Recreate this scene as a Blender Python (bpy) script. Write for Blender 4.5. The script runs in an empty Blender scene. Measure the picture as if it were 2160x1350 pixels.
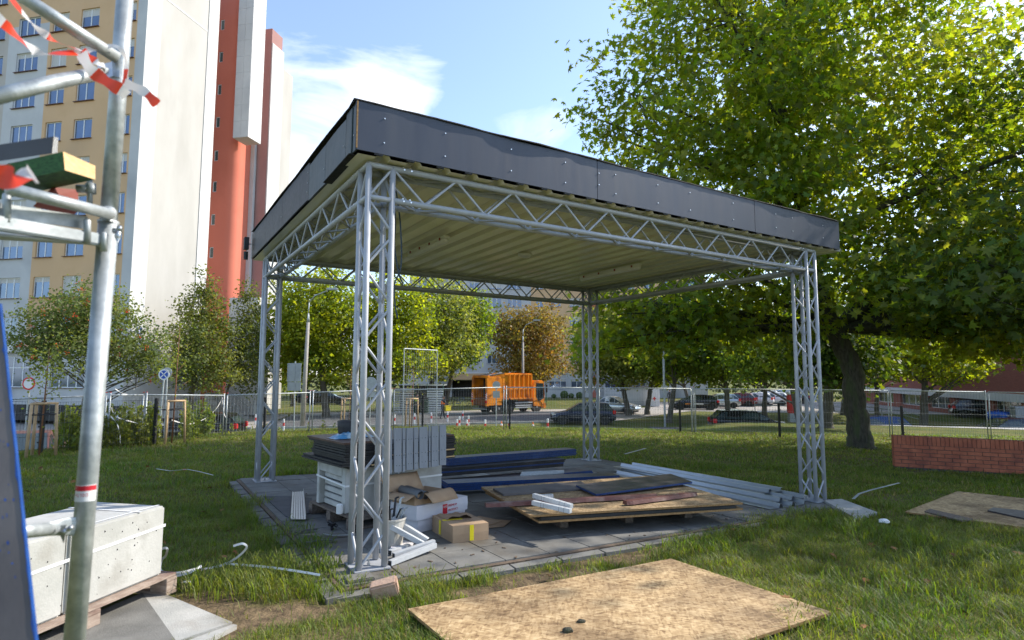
import bpy, bmesh, math, random
import numpy as np
from mathutils import Vector, Matrix

random.seed(7)
rng = np.random.default_rng(7)
sc = bpy.context.scene
COL = sc.collection
PI = math.pi
R = math.radians

# ------------------------------------------------------------------ camera
FPX, PITCH, ROLL = 1233.1, 0.0908, 0.0026
CAM = Vector((0, 0, 1.65))
_F = Vector((0, math.cos(PITCH), math.sin(PITCH)))
_U = Vector((0, -math.sin(PITCH), math.cos(PITCH)))
_R = Vector((1, 0, 0))
_R2 = _R * math.cos(ROLL) + _U * math.sin(ROLL)
_U2 = -_R * math.sin(ROLL) + _U * math.cos(ROLL)
cd = bpy.data.cameras.new('camera')
cam = bpy.data.objects.new('camera', cd)
COL.objects.link(cam)
cam.matrix_world = Matrix(((_R2.x, _U2.x, -_F.x, CAM.x), (_R2.y, _U2.y, -_F.y, CAM.y), (_R2.z, _U2.z, -_F.z, CAM.z), (0, 0, 0, 1)))
cd.sensor_width = 36
cd.lens = FPX / 2160 * 36
cd.clip_start = 0.05
cd.clip_end = 3000
cd.dof.use_dof = True
cd.dof.focus_distance = 7.5
cd.dof.aperture_fstop = 3.2
sc.camera = cam

# ------------------------------------------------------------------ sun, sky, exposure
SUN_AZ = R(66.5)      # clockwise from +Y
SUN_EL = R(38)
sd = bpy.data.lights.new('sun', 'SUN')
sun = bpy.data.objects.new('sun', sd)
COL.objects.link(sun)
sdir = Vector((math.cos(SUN_EL) * math.sin(SUN_AZ), math.cos(SUN_EL) * math.cos(SUN_AZ), math.sin(SUN_EL)))
sun.rotation_euler = sdir.to_track_quat('Z', 'Y').to_euler()
sun.location = sdir * 60
sd.energy = 3.3
sd.angle = R(0.55)
sd.color = (1.0, 0.93, 0.82)

w = bpy.data.worlds.new('World')
sc.world = w
w.use_nodes = True
nt = w.node_tree
nt.nodes.clear()
N = nt.nodes.new
L = nt.links.new
out = N('ShaderNodeOutputWorld')
bg = N('ShaderNodeBackground')
bg.inputs[1].default_value = 0.15
sky = N('ShaderNodeTexSky')
sky.sky_type = 'NISHITA'
sky.sun_disc = False
sky.sun_elevation = SUN_EL
sky.sun_rotation = SUN_AZ
sky.air_density = 1.0
sky.dust_density = 0.7
sky.ozone_density = 2.2
tc = N('ShaderNodeTexCoord')
mp = N('ShaderNodeMapping')
mp.inputs['Scale'].default_value = (1.0, 1.0, 2.6)
L(tc.outputs['Generated'], mp.inputs[0])
n1 = N('ShaderNodeTexNoise')
n1.inputs['Scale'].default_value = 3.1
n1.inputs['Detail'].default_value = 9
n1.inputs['Roughness'].default_value = 0.58
n1.inputs['Distortion'].default_value = 0.8
L(mp.outputs[0], n1.inputs['Vector'])
# one cumulus bank low in the north, where the tower stands against it, another wisp over the roof
def bump_dir(px, py, inner, outer):
    d = (_F + _R2 * (px - 1080) / FPX - _U2 * (py - 675) / FPX).normalized()
    dt = N('ShaderNodeVectorMath'); dt.operation = 'DOT_PRODUCT'
    nn = N('ShaderNodeVectorMath'); nn.operation = 'NORMALIZE'
    L(tc.outputs['Generated'], nn.inputs[0])
    L(nn.outputs[0], dt.inputs[0]); dt.inputs[1].default_value = d
    mr = N('ShaderNodeMapRange'); mr.interpolation_type = 'SMOOTHSTEP'
    mr.inputs[1].default_value = math.cos(outer); mr.inputs[2].default_value = math.cos(inner)
    L(dt.outputs['Value'], mr.inputs[0])
    return mr.outputs[0]
def madd(a, b, k=1.0):
    m = N('ShaderNodeMath'); m.operation = 'MULTIPLY_ADD'
    L(b, m.inputs[0]); m.inputs[1].default_value = k
    if isinstance(a, float): m.inputs[2].default_value = a
    else: L(a, m.inputs[2])
    return m.outputs[0]
s = madd(n1.outputs[0], bump_dir(660, 320, 0.03, 0.20), 0.23)
s = madd(s, bump_dir(845, 160, 0.01, 0.10), 0.20)
s = madd(s, bump_dir(1110, 260, 0.02, 0.12), 0.07)
# more cloud towards the horizon all round
sx = N('ShaderNodeSeparateXYZ'); L(tc.outputs['Generated'], sx.inputs[0])
hz = N('ShaderNodeMapRange'); hz.inputs[1].default_value = 0.38; hz.inputs[2].default_value = 0.05
L(sx.outputs[2], hz.inputs[0])
s = madd(s, hz.outputs[0], 0.10)
cr = N('ShaderNodeValToRGB')
cr.color_ramp.elements[0].position = 0.55; cr.color_ramp.elements[0].color = (0, 0, 0, 1)
cr.color_ramp.elements[1].position = 0.82; cr.color_ramp.elements[1].color = (1, 1, 1, 1)
L(s, cr.inputs[0])
mx = N('ShaderNodeMix'); mx.data_type = 'RGBA'
L(cr.outputs[0], mx.inputs['Factor'])
L(sky.outputs[0], mx.inputs['A'])
mx.inputs['B'].default_value = (4.9, 5.1, 5.5, 1)
# thin high veil lifts the blue a little everywhere
mv = N('ShaderNodeMix'); mv.data_type = 'RGBA'; mv.inputs['Factor'].default_value = 0.06
L(mx.outputs['Result'], mv.inputs['A']); mv.inputs['B'].default_value = (5.2, 5.6, 6.4, 1)
L(mv.outputs['Result'], bg.inputs[0])
L(bg.outputs[0], out.inputs[0])

sc.view_settings.view_transform = 'Standard'
sc.view_settings.look = 'None'
sc.view_settings.gamma = 1
sc.view_settings.use_curve_mapping = False
sc.view_settings.exposure = 1.05
sc.cycles.max_bounces = 8
sc.cycles.diffuse_bounces = 5
sc.cycles.transmission_bounces = 4
sc.cycles.transparent_max_bounces = 8
sc.cycles.caustics_reflective = False
sc.cycles.caustics_refractive = False

# ------------------------------------------------------------------ placing
PX0, PY0, YAW = -1.2686, 5.0239, 0.5614
PU = Vector((math.cos(YAW), math.sin(YAW), 0))
PV = Vector((-math.sin(YAW), math.cos(YAW), 0))
TU, TV = -0.0274, -0.0094

def ray(px, py):
    return _F + _R2 * ((px - 1080) / FPX) - _U2 * ((py - 675) / FPX)

def pz(x, y):
    dx, dy = x - PX0, y - PY0
    return TU * (dx * PU.x + dy * PU.y) + TV * (dx * PV.x + dy * PV.y)

def gnd(px, py, h=0.0):          # point of the tilted lawn/slab plane seen at a pixel of the photograph
    d = ray(px, py)
    a = TU * PU.x + TV * PV.x
    b = TU * PU.y + TV * PV.y
    c = pz(0, 0)
    t = (c + h - CAM.z) / (d.z - a * d.x - b * d.y)
    return CAM + d * t

def dep(px, py, D):              # point on the pixel's ray at distance D north of the camera
    d = ray(px, py)
    return CAM + d * (D / d.y)

def PW(U, V, z=0.0):             # pavilion coordinates to world
    return Vector((PX0, PY0, 0)) + PU * U + PV * V + Vector((0, 0, z))

def SW(U, V, h=0.0):             # same, standing on the tilted slab
    p = PW(U, V)
    p.z = pz(p.x, p.y) + h
    return p

FENCE = [(-11.3, -40), (-10.6, 8), (-9.9, 12.3), (-8.8, 15.0), (-8.4, 17.3), (-5.5, 19.6), (-0.1, 22.2), (6.4, 22.6), (9.6, 21.6), (14.1, 21.9), (60, 25)]

def sstep(a, b, x):
    t = np.clip((x - a) / (b - a), 0, 1)
    return t * t * (3 - 2 * t)

def terrain(x, y):
    x = np.asarray(x, float); y = np.asarray(y, float)
    best = np.full(x.shape, 1e9); sgn = np.ones(x.shape)
    for (ax, ay), (bx, by) in zip(FENCE[:-1], FENCE[1:]):
        dx, dy = bx - ax, by - ay
        t = np.clip(((x - ax) * dx + (y - ay) * dy) / (dx * dx + dy * dy), 0, 1)
        ex, ey = x - ax - t * dx, y - ay - t * dy
        d = np.hypot(ex, ey)
        cr_ = dx * (y - ay) - dy * (x - ax)
        m = d < best
        best = np.where(m, d, best); sgn = np.where(m, np.sign(cr_), sgn)
    d = best * sgn
    plane = np.maximum(pz(x, y), -1.35) if False else pz(x, y)
    plane = np.clip(plane, -1.4, 0.6)
    wl = sstep(0.2, 15.0, d)
    wleft = sstep(0.2, 6.5, d)
    k = sstep(-11, -5, x)
    wm = wleft * (1 - k) + wl * k
    kr = sstep(6, 12, x)
    wr = sstep(30.5, 35.0, y)
    wt = wm * (1 - kr) + wr * kr
    lev = -1.85 + kr * (-0.12 - 0.5 * sstep(14, 26, x)) * (1 - 0.9 * sstep(42, 52, y))
    g = plane * (1 - wt) + lev * wt
    near = 1 - sstep(15, 30, np.hypot(x, y - 8))
    n = 0.022 * np.sin(x * 1.7 + 1.3 * np.sin(y * 0.9)) * np.cos(y * 1.3 + 0.7 * np.sin(x * 1.1)) + 0.012 * np.sin(x * 4.1 + y * 2.3)
    # flat under the slab and the sheets near it
    du = (x - PX0) * PU.x + (y - PY0) * PU.y
    dv = (x - PX0) * PV.x + (y - PY0) * PV.y
    inside = (1 - sstep(0, 0.14, np.maximum(np.maximum(-0.38 - du, du - 7.15), np.maximum(-0.45 - dv, dv - 5.55))))
    n = n * (1 - inside)
    flat = sstep(0, 3, y) * 0 + 1
    return g - 0.03 - 0.03 * inside + n * near * flat * (x < 90)

def tz(x, y):
    return float(terrain(np.array([x]), np.array([y]))[0])

def far(px, D):                   # ground point at picture column px, distance D
    p = dep(px, 800, D)
    return Vector((p.x, p.y, tz(p.x, p.y)))

# ------------------------------------------------------------------ materials
def mat(name, c1, c2=None, scale=3.0, rough=0.7, metal=0.0, bump=0.0, bscale=None, stretch=(1, 1, 1), spec=0.4, c3=None, s3=0.4, trans=0.0, detail=5, lo=0.35, hi=0.65, rnd=0.0, coords='Object', rnd_hue=0.0):
    m = bpy.data.materials.new(name)
    m.use_nodes = True
    t = m.node_tree
    b = t.nodes['Principled BSDF']
    b.inputs['Roughness'].default_value = rough
    b.inputs['Metallic'].default_value = metal
    b.inputs['Specular IOR Level'].default_value = spec
    b.inputs['Base Color'].default_value = (*c1, 1)
    last = None
    if c2 is not None or bump:
        if coords == 'World':
            tcn = t.nodes.new('ShaderNodeNewGeometry'); src = tcn.outputs['Position']
        else:
            tcn = t.nodes.new('ShaderNodeTexCoord'); src = tcn.outputs['Object']
        mp_ = t.nodes.new('ShaderNodeMapping'); mp_.inputs['Scale'].default_value = stretch
        t.links.new(src, mp_.inputs[0])
    if c2 is not None:
        no = t.nodes.new('ShaderNodeTexNoise')
        no.inputs['Scale'].default_value = scale; no.inputs['Detail'].default_value = detail; no.inputs['Roughness'].default_value = 0.62
        t.links.new(mp_.outputs[0], no.inputs['Vector'])
        r_ = t.nodes.new('ShaderNodeValToRGB')
        r_.color_ramp.elements[0].position = lo; r_.color_ramp.elements[0].color = (*c1, 1)
        r_.color_ramp.elements[1].position = hi; r_.color_ramp.elements[1].color = (*c2, 1)
        t.links.new(no.outputs[0], r_.inputs[0]); last = r_.outputs[0]
        if c3 is not None:
            n3 = t.nodes.new('ShaderNodeTexNoise'); n3.inputs['Scale'].default_value = s3; n3.inputs['Detail'].default_value = 6
            t.links.new(mp_.outputs[0], n3.inputs['Vector'])
            r3 = t.nodes.new('ShaderNodeValToRGB'); r3.color_ramp.elements[0].position = 0.5; r3.color_ramp.elements[1].position = 0.68
            t.links.new(n3.outputs[0], r3.inputs[0])
            x3 = t.nodes.new('ShaderNodeMix'); x3.data_type = 'RGBA'
            t.links.new(r3.outputs[0], x3.inputs['Factor']); t.links.new(last, x3.inputs['A']); x3.inputs['B'].default_value = (*c3, 1)
            last = x3.outputs['Result']
    if rnd or rnd_hue:
        ge = t.nodes.new('ShaderNodeNewGeometry')
        hs = t.nodes.new('ShaderNodeHueSaturation')
        if last is not None: t.links.new(last, hs.inputs['Color'])
        else: hs.inputs['Color'].default_value = (*c1, 1)
        a_ = t.nodes.new('ShaderNodeMapRange'); a_.inputs[3].default_value = 1 - rnd; a_.inputs[4].default_value = 1 + rnd
        t.links.new(ge.outputs['Random Per Island'], a_.inputs[0]); t.links.new(a_.outputs[0], hs.inputs['Value'])
        if rnd_hue:
            wn = t.nodes.new('ShaderNodeTexWhiteNoise'); wn.noise_dimensions = '1D'
            t.links.new(ge.outputs['Random Per Island'], wn.inputs['W'])
            h_ = t.nodes.new('ShaderNodeMapRange'); h_.inputs[3].default_value = 0.5 - rnd_hue; h_.inputs[4].default_value = 0.5 + rnd_hue
            t.links.new(wn.outputs['Value'], h_.inputs[0]); t.links.new(h_.outputs[0], hs.inputs['Hue'])
        last = hs.outputs[0]
    if last is not None:
        t.links.new(last, b.inputs['Base Color'])
    if bump:
        nb = t.nodes.new('ShaderNodeTexNoise'); nb.inputs['Scale'].default_value = bscale or scale * 4; nb.inputs['Detail'].default_value = 6
        t.links.new(mp_.outputs[0], nb.inputs['Vector'])
        bn = t.nodes.new('ShaderNodeBump'); bn.inputs['Strength'].default_value = bump; bn.inputs['Distance'].default_value = 0.02
        t.links.new(nb.outputs[0], bn.inputs['Height']); t.links.new(bn.outputs[0], b.inputs['Normal'])
        rr = t.nodes.new('ShaderNodeMapRange'); rr.inputs[3].default_value = max(0, rough - 0.1); rr.inputs[4].default_value = min(1, rough + 0.1)
        t.links.new(nb.outputs[0], rr.inputs[0]); t.links.new(rr.outputs[0], b.inputs['Roughness'])
    if trans:
        tr = t.nodes.new('ShaderNodeBsdfTranslucent')
        ms = t.nodes.new('ShaderNodeMixShader'); ms.inputs[0].default_value = trans
        o = t.nodes['Material Output']
        if last is not None:
            tint = t.nodes.new('ShaderNodeMix'); tint.data_type = 'RGBA'; tint.blend_type = 'MULTIPLY'; tint.inputs['Factor'].default_value = 1
            tint.inputs['B'].default_value = (2.6, 2.1, 0.7, 1)
            t.links.new(last, tint.inputs['A']); t.links.new(tint.outputs['Result'], tr.inputs[0])
        else:
            tr.inputs[0].default_value = (*c1, 1)
        t.links.new(b.outputs[0], ms.inputs[1]); t.links.new(tr.outputs[0], ms.inputs[2]); t.links.new(ms.outputs[0], o.inputs[0])
    return m

MT = {}
MT['truss'] = mat('powder_coated_grey', (0.36, 0.375, 0.405), (0.43, 0.445, 0.475), 9, 0.46, 0.10, 0.05, 160)
MT['galv'] = mat('galvanised_steel', (0.30, 0.33, 0.34), (0.50, 0.53, 0.54), 22, 0.52, 0.45, 0.06, 60, c3=(0.30, 0.32, 0.33), s3=5)
MT['galv_bright'] = mat('bright_zinc_steel', (0.46, 0.49, 0.52), (0.40, 0.43, 0.46), 3, 0.34, 0.75, 0.03, 40)
MT['alu'] = mat('aluminium_profile', (0.52, 0.54, 0.56), (0.60, 0.62, 0.64), 8, 0.45, 0.3, 0.03, 80)
MT['fascia'] = mat('weathered_black_panel', (0.036, 0.042, 0.064), (0.048, 0.054, 0.076), 1.6, 0.38, 0, 0.03, 5, stretch=(2.2, 2.2, 0.35), spec=0.5, c3=(0.066, 0.070, 0.086), s3=0.7)
MT['fascia2'] = mat('graphite_panel', (0.05, 0.06, 0.065), (0.07, 0.08, 0.085), 3, 0.4, 0, 0.04, 12, spec=0.45)
MT['felt'] = mat('roofing_felt', (0.012, 0.012, 0.014), (0.03, 0.03, 0.03), 20, 0.85, 0, 0.3, 60)
MT['ceil'] = mat('cream_trapezoidal_sheet', (0.76, 0.73, 0.58), (0.71, 0.68, 0.53), 1.5, 0.22, 0, 0.02, 30, spec=0.5)
MT['white'] = mat('white_plastic', (0.75, 0.75, 0.73), (0.68, 0.68, 0.66), 6, 0.4)
MT['screw'] = mat('zinc_screw', (0.8, 0.8, 0.8), rough=0.3, metal=0.7)
MT['black'] = mat('black_rubber', (0.018, 0.018, 0.02), (0.035, 0.035, 0.037), 12, 0.6, 0, 0.1, 60)
MT['blackgloss'] = mat('black_gloss', (0.015, 0.015, 0.018), rough=0.25)
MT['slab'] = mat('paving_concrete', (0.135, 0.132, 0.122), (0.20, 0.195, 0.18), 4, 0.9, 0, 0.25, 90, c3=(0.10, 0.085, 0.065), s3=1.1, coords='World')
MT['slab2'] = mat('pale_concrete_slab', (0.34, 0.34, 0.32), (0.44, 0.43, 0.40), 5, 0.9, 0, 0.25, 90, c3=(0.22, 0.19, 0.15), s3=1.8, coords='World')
MT['concrete'] = mat('smooth_concrete', (0.40, 0.40, 0.375), (0.50, 0.495, 0.47), 3.2, 0.8, 0, 0.12, 60, c3=(0.36, 0.35, 0.32), s3=5)
MT['pit'] = mat('air_hole', (0.12, 0.11, 0.10), rough=0.9)
MT['wood_old'] = mat('weathered_pallet_wood', (0.10, 0.075, 0.06), (0.20, 0.16, 0.13), 3, 0.85, 0, 0.25, 30, stretch=(14, 14, 14))
MT['wood_pale'] = mat('sun_bleached_pallet_wood', (0.27, 0.20, 0.16), (0.40, 0.32, 0.26), 3, 0.85, 0, 0.25, 30, stretch=(4, 4, 20), c3=(0.16, 0.09, 0.07), s3=0.8)
MT['stake'] = mat('pine_stake', (0.42, 0.28, 0.15), (0.55, 0.40, 0.24), 6, 0.8)
MT['cut_pine'] = mat('cut_pine_end', (0.60, 0.38, 0.17), (0.70, 0.50, 0.26), 18, 0.7, stretch=(2, 2, 9))
MT['green_wood'] = mat('green_stained_beam', (0.012, 0.05, 0.016), (0.05, 0.15, 0.04), 10, 0.75, 0, 0.3, 40, stretch=(8, 1, 30))
MT['dark_panel'] = mat('dark_film_plywood', (0.030, 0.027, 0.030), (0.055, 0.05, 0.055), 3, 0.38, 0, 0.03, 20, spec=0.35)
MT['grey_panel'] = mat('dusty_film_plywood', (0.10, 0.09, 0.088), (0.165, 0.15, 0.145), 2, 0.6, 0, 0.05, 40, c3=(0.07, 0.062, 0.062), s3=2.2, spec=0.2, stretch=(1, 1, .4))
MT['blue_edge'] = mat('blue_painted_edge', (0.008, 0.045, 0.20), (0.015, 0.08, 0.32), 20, 0.5, 0, 0.1, 60)
MT['blue_navy'] = mat('navy_board_edge', (0.004, 0.024, 0.10), (0.007, 0.045, 0.17), 20, 0.5, 0, 0.1, 60)
MT['board_black'] = mat('black_board', (0.012, 0.012, 0.013), (0.028, 0.027, 0.028), 6, 0.6, 0, 0.15, 60)
MT['brown_board'] = mat('brown_board', (0.055, 0.025, 0.018), (0.085, 0.045, 0.032), 8, 0.5, 0, 0.1, 60)
MT['maroon'] = mat('worn_maroon_paint', (0.09, 0.022, 0.018), (0.16, 0.075, 0.06), 6, 0.55, 0, 0.2, 40, c3=(0.24, 0.17, 0.14), s3=5)
MT['picket'] = mat('grey_painted_picket', (0.235, 0.25, 0.275), (0.275, 0.29, 0.315), 4, 0.6, 0, 0.12, 30, stretch=(6, 6, 0.8))
MT['card'] = mat('cardboard', (0.36, 0.24, 0.145), (0.44, 0.31, 0.20), 3, 0.85, 0, 0.1, 14, c3=(0.30, 0.195, 0.12), s3=3)
MT['whitecard'] = mat('white_carton', (0.66, 0.64, 0.66), (0.58, 0.56, 0.60), 3, 0.7, 0, 0.05, 14)
MT['red'] = mat('red_print', (0.55, 0.02, 0.035), rough=0.5)
MT['yellow'] = mat('yellow_tape', (0.80, 0.66, 0.02), (0.72, 0.58, 0.02), 20, 0.4)
MT['strap'] = mat('white_strapping', (0.74, 0.74, 0.74), rough=0.45)
MT['brick'] = mat('red_brick', (0.27, 0.075, 0.040), (0.40, 0.125, 0.065), 5, 0.75, 0, 0.25, 60, rnd=.25, c3=(0.20, 0.06, 0.038), s3=3)
MT['mortar'] = mat('dark_mortar', (0.07, 0.06, 0.055), (0.11, 0.10, 0.09), 14, 0.95, 0, 0.3, 80)
MT['old_brick'] = mat('chipped_pale_brick', (0.42, 0.26, 0.18), (0.50, 0.36, 0.27), 7, 0.9, 0, 0.4, 40, c3=(0.30, 0.14, 0.09), s3=4)
MT['yellow_wall'] = mat('ochre_render', (0.62, 0.405, 0.225), (0.68, 0.45, 0.26), 0.5, 0.95, 0, 0.06, 30, c3=(0.55, 0.37, 0.22), s3=0.25)
MT['grey_wall'] = mat('pale_grey_render', (0.50, 0.50, 0.50), (0.57, 0.57, 0.57), 0.5, 0.95, 0, 0.06, 30, c3=(0.36, 0.365, 0.38), s3=0.25)
MT['greige_wall'] = mat('greige_render', (0.44, 0.40, 0.36), (0.50, 0.46, 0.41), 0.5, 0.95, 0, 0.06, 30)
MT['gable'] = mat('cream_gable_render', (0.43, 0.415, 0.385), (0.47, 0.455, 0.425), 0.6, 0.95, 0, 0.08, 8, stretch=(1, 1, .35), c3=(0.40, 0.385, 0.355), s3=.45)
MT['white_wall'] = mat('white_render', (0.56, 0.56, 0.55), (0.61, 0.61, 0.60), 0.7, 0.9, 0, 0.04, 20)
MT['red_wall'] = mat('brick_red_render', (0.58, 0.165, 0.105), (0.63, 0.19, 0.125), 0.4, 0.95, 0, 0.05, 20, c3=(0.53, 0.155, 0.105), s3=0.2)
MT['pink_wall'] = mat('shade_muted_red_render', (0.33, 0.18, 0.165), (0.37, 0.205, 0.19), 0.5, 0.95, 0, 0.05, 20)  # red front face in shade, the muting put into the colour
MT['frame'] = mat('white_window_frame', (0.72, 0.73, 0.74), rough=0.4)
MT['sill'] = mat('brown_metal_sill', (0.12, 0.055, 0.045), rough=0.5)
MT['bark'] = mat('maple_bark', (0.035, 0.030, 0.022), (0.085, 0.078, 0.058), 5, 0.95, 0, 0.7, 22, stretch=(4, 4, 1), c3=(0.06, 0.075, 0.03), s3=1.5)
MT['bark2'] = mat('grey_bark', (0.07, 0.06, 0.045), (0.13, 0.115, 0.09), 5, 0.95, 0, 0.5, 14, stretch=(3, 3, 1))
MT['asphalt'] = mat('asphalt', (0.075, 0.075, 0.08), (0.105, 0.105, 0.11), 3, 0.9, 0, 0.2, 40, coords='World', c3=(0.13, 0.13, 0.13), s3=0.25)
MT['paving'] = mat('beige_block_paving', (0.30, 0.27, 0.24), (0.37, 0.34, 0.30), 3, 0.9, 0, 0.2, 40, coords='World', c3=(0.26, 0.24, 0.22), s3=0.25)
MT['tyre'] = mat('tyre_rubber', (0.02, 0.02, 0.02), (0.04, 0.038, 0.035), 8, 0.85)
MT['rim'] = mat('alloy_rim', (0.45, 0.45, 0.46), rough=0.35, metal=0.7)
MT['orange'] = mat('orange_truck_paint', (0.90, 0.30, 0.015), (0.82, 0.25, 0.012), 1.5, 0.45, 0, 0.03, 10, c3=(0.42, 0.12, 0.02), s3=1.4)
MT['orange_dark'] = mat('grimy_orange_paint', (0.30, 0.09, 0.02), (0.12, 0.05, 0.025), 3, 0.7)
MT['chassis'] = mat('dark_chassis', (0.02, 0.02, 0.022), (0.05, 0.045, 0.04), 6, 0.7)
MT['hivis_o'] = mat('orange_hi_vis', (0.95, 0.19, 0.03), rough=0.8)
MT['hivis_y'] = mat('yellow_hi_vis', (0.65, 0.85, 0.08), rough=0.8)
MT['skin'] = mat('skin', (0.50, 0.30, 0.22), rough=0.6)
MT['cloth'] = mat('dark_work_clothes', (0.03, 0.032, 0.04), (0.05, 0.052, 0.06), 10, 0.9)
MT['pole_conc'] = mat('concrete_pole', (0.30, 0.27, 0.24), (0.38, 0.35, 0.31), 5, 0.9, 0, 0.2, 30)
MT['signback'] = mat('sign_back_metal', (0.33, 0.35, 0.37), (0.40, 0.42, 0.44), 4, 0.5, 0.4)
MT['signred'] = mat('sign_red', (0.62, 0.03, 0.025), rough=0.45)
MT['signblue'] = mat('sign_blue', (0.02, 0.08, 0.42), rough=0.45)
MT['signwhite'] = mat('sign_white', (0.78, 0.78, 0.78), rough=0.45)
MT['berry'] = mat('rowan_berry', (0.75, 0.10, 0.02), rough=0.4)
MT['blackcar'] = mat('black_car_paint', (0.008, 0.008, 0.011), rough=0.12, spec=0.6)
MT['navycar'] = mat('navy_car_paint', (0.008, 0.014, 0.035), rough=0.12, spec=0.6)
MT['bluecar'] = mat('blue_car_paint', (0.03, 0.06, 0.16), rough=0.15, metal=0.3)
MT['brightblue'] = mat('bright_blue_car_paint', (0.015, 0.10, 0.42), rough=0.15, metal=0.2)
MT['silvercar'] = mat('silver_car_paint', (0.50, 0.53, 0.54), rough=0.22, metal=0.6)
MT['whitecar'] = mat('white_car_paint', (0.75, 0.75, 0.76), rough=0.2)
MT['redcar'] = mat('dark_red_car_paint', (0.13, 0.02, 0.02), rough=0.2)
MT['marooncar'] = mat('dull_maroon_car_paint', (0.13, 0.062, 0.055), rough=0.35)
MT['taillight'] = mat('tail_light', (0.65, 0.02, 0.02), rough=0.2)
MT['headlight'] = mat('head_light', (0.7, 0.72, 0.75), rough=0.1, metal=0.3)
MT['cargl'] = mat('car_glass', (0.03, 0.045, 0.05), rough=0.05, spec=0.9)
MT['glass'] = mat('window_glass', (0.10, 0.14, 0.22), (0.16, 0.21, 0.31), 0.35, 0.07, 0.45, spec=0.8)
MT['glass_green'] = mat('green_window_glass', (0.05, 0.075, 0.07), (0.09, 0.12, 0.11), 0.5, 0.08, 0.2, spec=0.8)
MT['curtain'] = mat('net_curtain', (0.45, 0.44, 0.42), (0.62, 0.61, 0.58), 6, 0.9, stretch=(8, 8, 0.2))
MT['soil'] = mat('bare_soil', (0.11, 0.08, 0.055), (0.17, 0.125, 0.09), 6, 1.0, 0, 0.6, 30, coords='World')
MT['bagblue'] = mat('blue_print_plastic_bag', (0.10, 0.30, 0.52), (0.45, 0.60, 0.70), 7, 0.3, 0, 0.2, 20, lo=0.45, hi=0.55)
MT['redbrown'] = mat('red_oxide_steel', (0.20, 0.03, 0.02), (0.30, 0.06, 0.03), 10, 0.6)

def osb_mat(name, tint, wet=0.0):
    m = bpy.data.materials.new(name); m.use_nodes = True
    t = m.node_tree; b = t.nodes['Principled BSDF']; b.inputs['Roughness'].default_value = 0.78
    g = t.nodes.new('ShaderNodeNewGeometry')
    cols = []
    for i, (rot, sx_) in enumerate(((0.4, (15, 60, 30)), (1.7, (17, 66, 30)), (2.7, (13, 54, 30)))):
        mp_ = t.nodes.new('ShaderNodeMapping'); mp_.vector_type = 'POINT'
        mp_.inputs['Rotation'].default_value = (0, 0, rot)
        m2 = t.nodes.new('ShaderNodeMapping'); m2.inputs['Scale'].default_value = sx_
        nn = t.nodes.new('ShaderNodeTexNoise'); nn.inputs['Scale'].default_value = 3
        t.links.new(g.outputs['Position'], mp_.inputs[0]); t.links.new(mp_.outputs[0], m2.inputs[0])
        v_ = t.nodes.new('ShaderNodeTexVoronoi'); v_.inputs['Scale'].default_value = 1.0; v_.inputs['Randomness'].default_value = 1
        t.links.new(m2.outputs[0], v_.inputs['Vector'])
        sp = t.nodes.new('ShaderNodeSeparateColor'); t.links.new(v_.outputs['Color'], sp.inputs[0])
        cols.append(sp.outputs[0])
    mx1 = t.nodes.new('ShaderNodeMath'); mx1.operation = 'ADD'; t.links.new(cols[0], mx1.inputs[0]); t.links.new(cols[1], mx1.inputs[1])
    mx2 = t.nodes.new('ShaderNodeMath'); mx2.operation = 'ADD'; t.links.new(mx1.outputs[0], mx2.inputs[0]); t.links.new(cols[2], mx2.inputs[1])
    r_ = t.nodes.new('ShaderNodeMapRange'); r_.inputs[1].default_value = 0.4; r_.inputs[2].default_value = 2.6
    t.links.new(mx2.outputs[0], r_.inputs[0])
    cr_ = t.nodes.new('ShaderNodeValToRGB')
    e = cr_.color_ramp.elements
    e[0].position = 0.0; e[0].color = (0.20 * tint, 0.115 * tint, 0.05 * tint, 1)
    e[1].position = 1.0; e[1].color = (0.62 * tint, 0.45 * tint, 0.25 * tint, 1)
    q = e.new(0.45); q.color = (0.42 * tint, 0.28 * tint, 0.135 * tint, 1)
    t.links.new(r_.outputs[0], cr_.inputs[0])
    n2 = t.nodes.new('ShaderNodeTexNoise'); n2.inputs['Scale'].default_value = 1.5; n2.inputs['Detail'].default_value = 7; n2.inputs['Roughness'].default_value = 0.6
    t.links.new(g.outputs['Position'], n2.inputs['Vector'])
    rr = t.nodes.new('ShaderNodeValToRGB'); rr.color_ramp.elements[0].position = 0.44; rr.color_ramp.elements[1].position = 0.64
    rr.color_ramp.elements[0].color = (1, 1, 1, 1); rr.color_ramp.elements[1].color = (0.38, 0.34, 0.31, 1)
    t.links.new(n2.outputs[0], rr.inputs[0])
    x = t.nodes.new('ShaderNodeMix'); x.data_type = 'RGBA'; x.blend_type = 'MULTIPLY'; x.inputs['Factor'].default_value = wet
    t.links.new(cr_.outputs[0], x.inputs['A']); t.links.new(rr.outputs[0], x.inputs['B'])
    t.links.new(x.outputs['Result'], b.inputs['Base Color'])
    bn = t.nodes.new('ShaderNodeBump'); bn.inputs['Strength'].default_value = 0.35; bn.inputs['Distance'].default_value = 0.004
    t.links.new(mx2.outputs[0], bn.inputs['Height']); t.links.new(bn.outputs[0], b.inputs['Normal'])
    return m
MT['osb'] = osb_mat('strand_board', 1.0, 0.85)
MT['osb_warm'] = osb_mat('orange_strand_board', 0.85, 0.45)
MT['osb_edge'] = mat('strand_board_edge', (0.24, 0.13, 0.05), (0.38, 0.23, 0.10), 40, 0.9)

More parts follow.
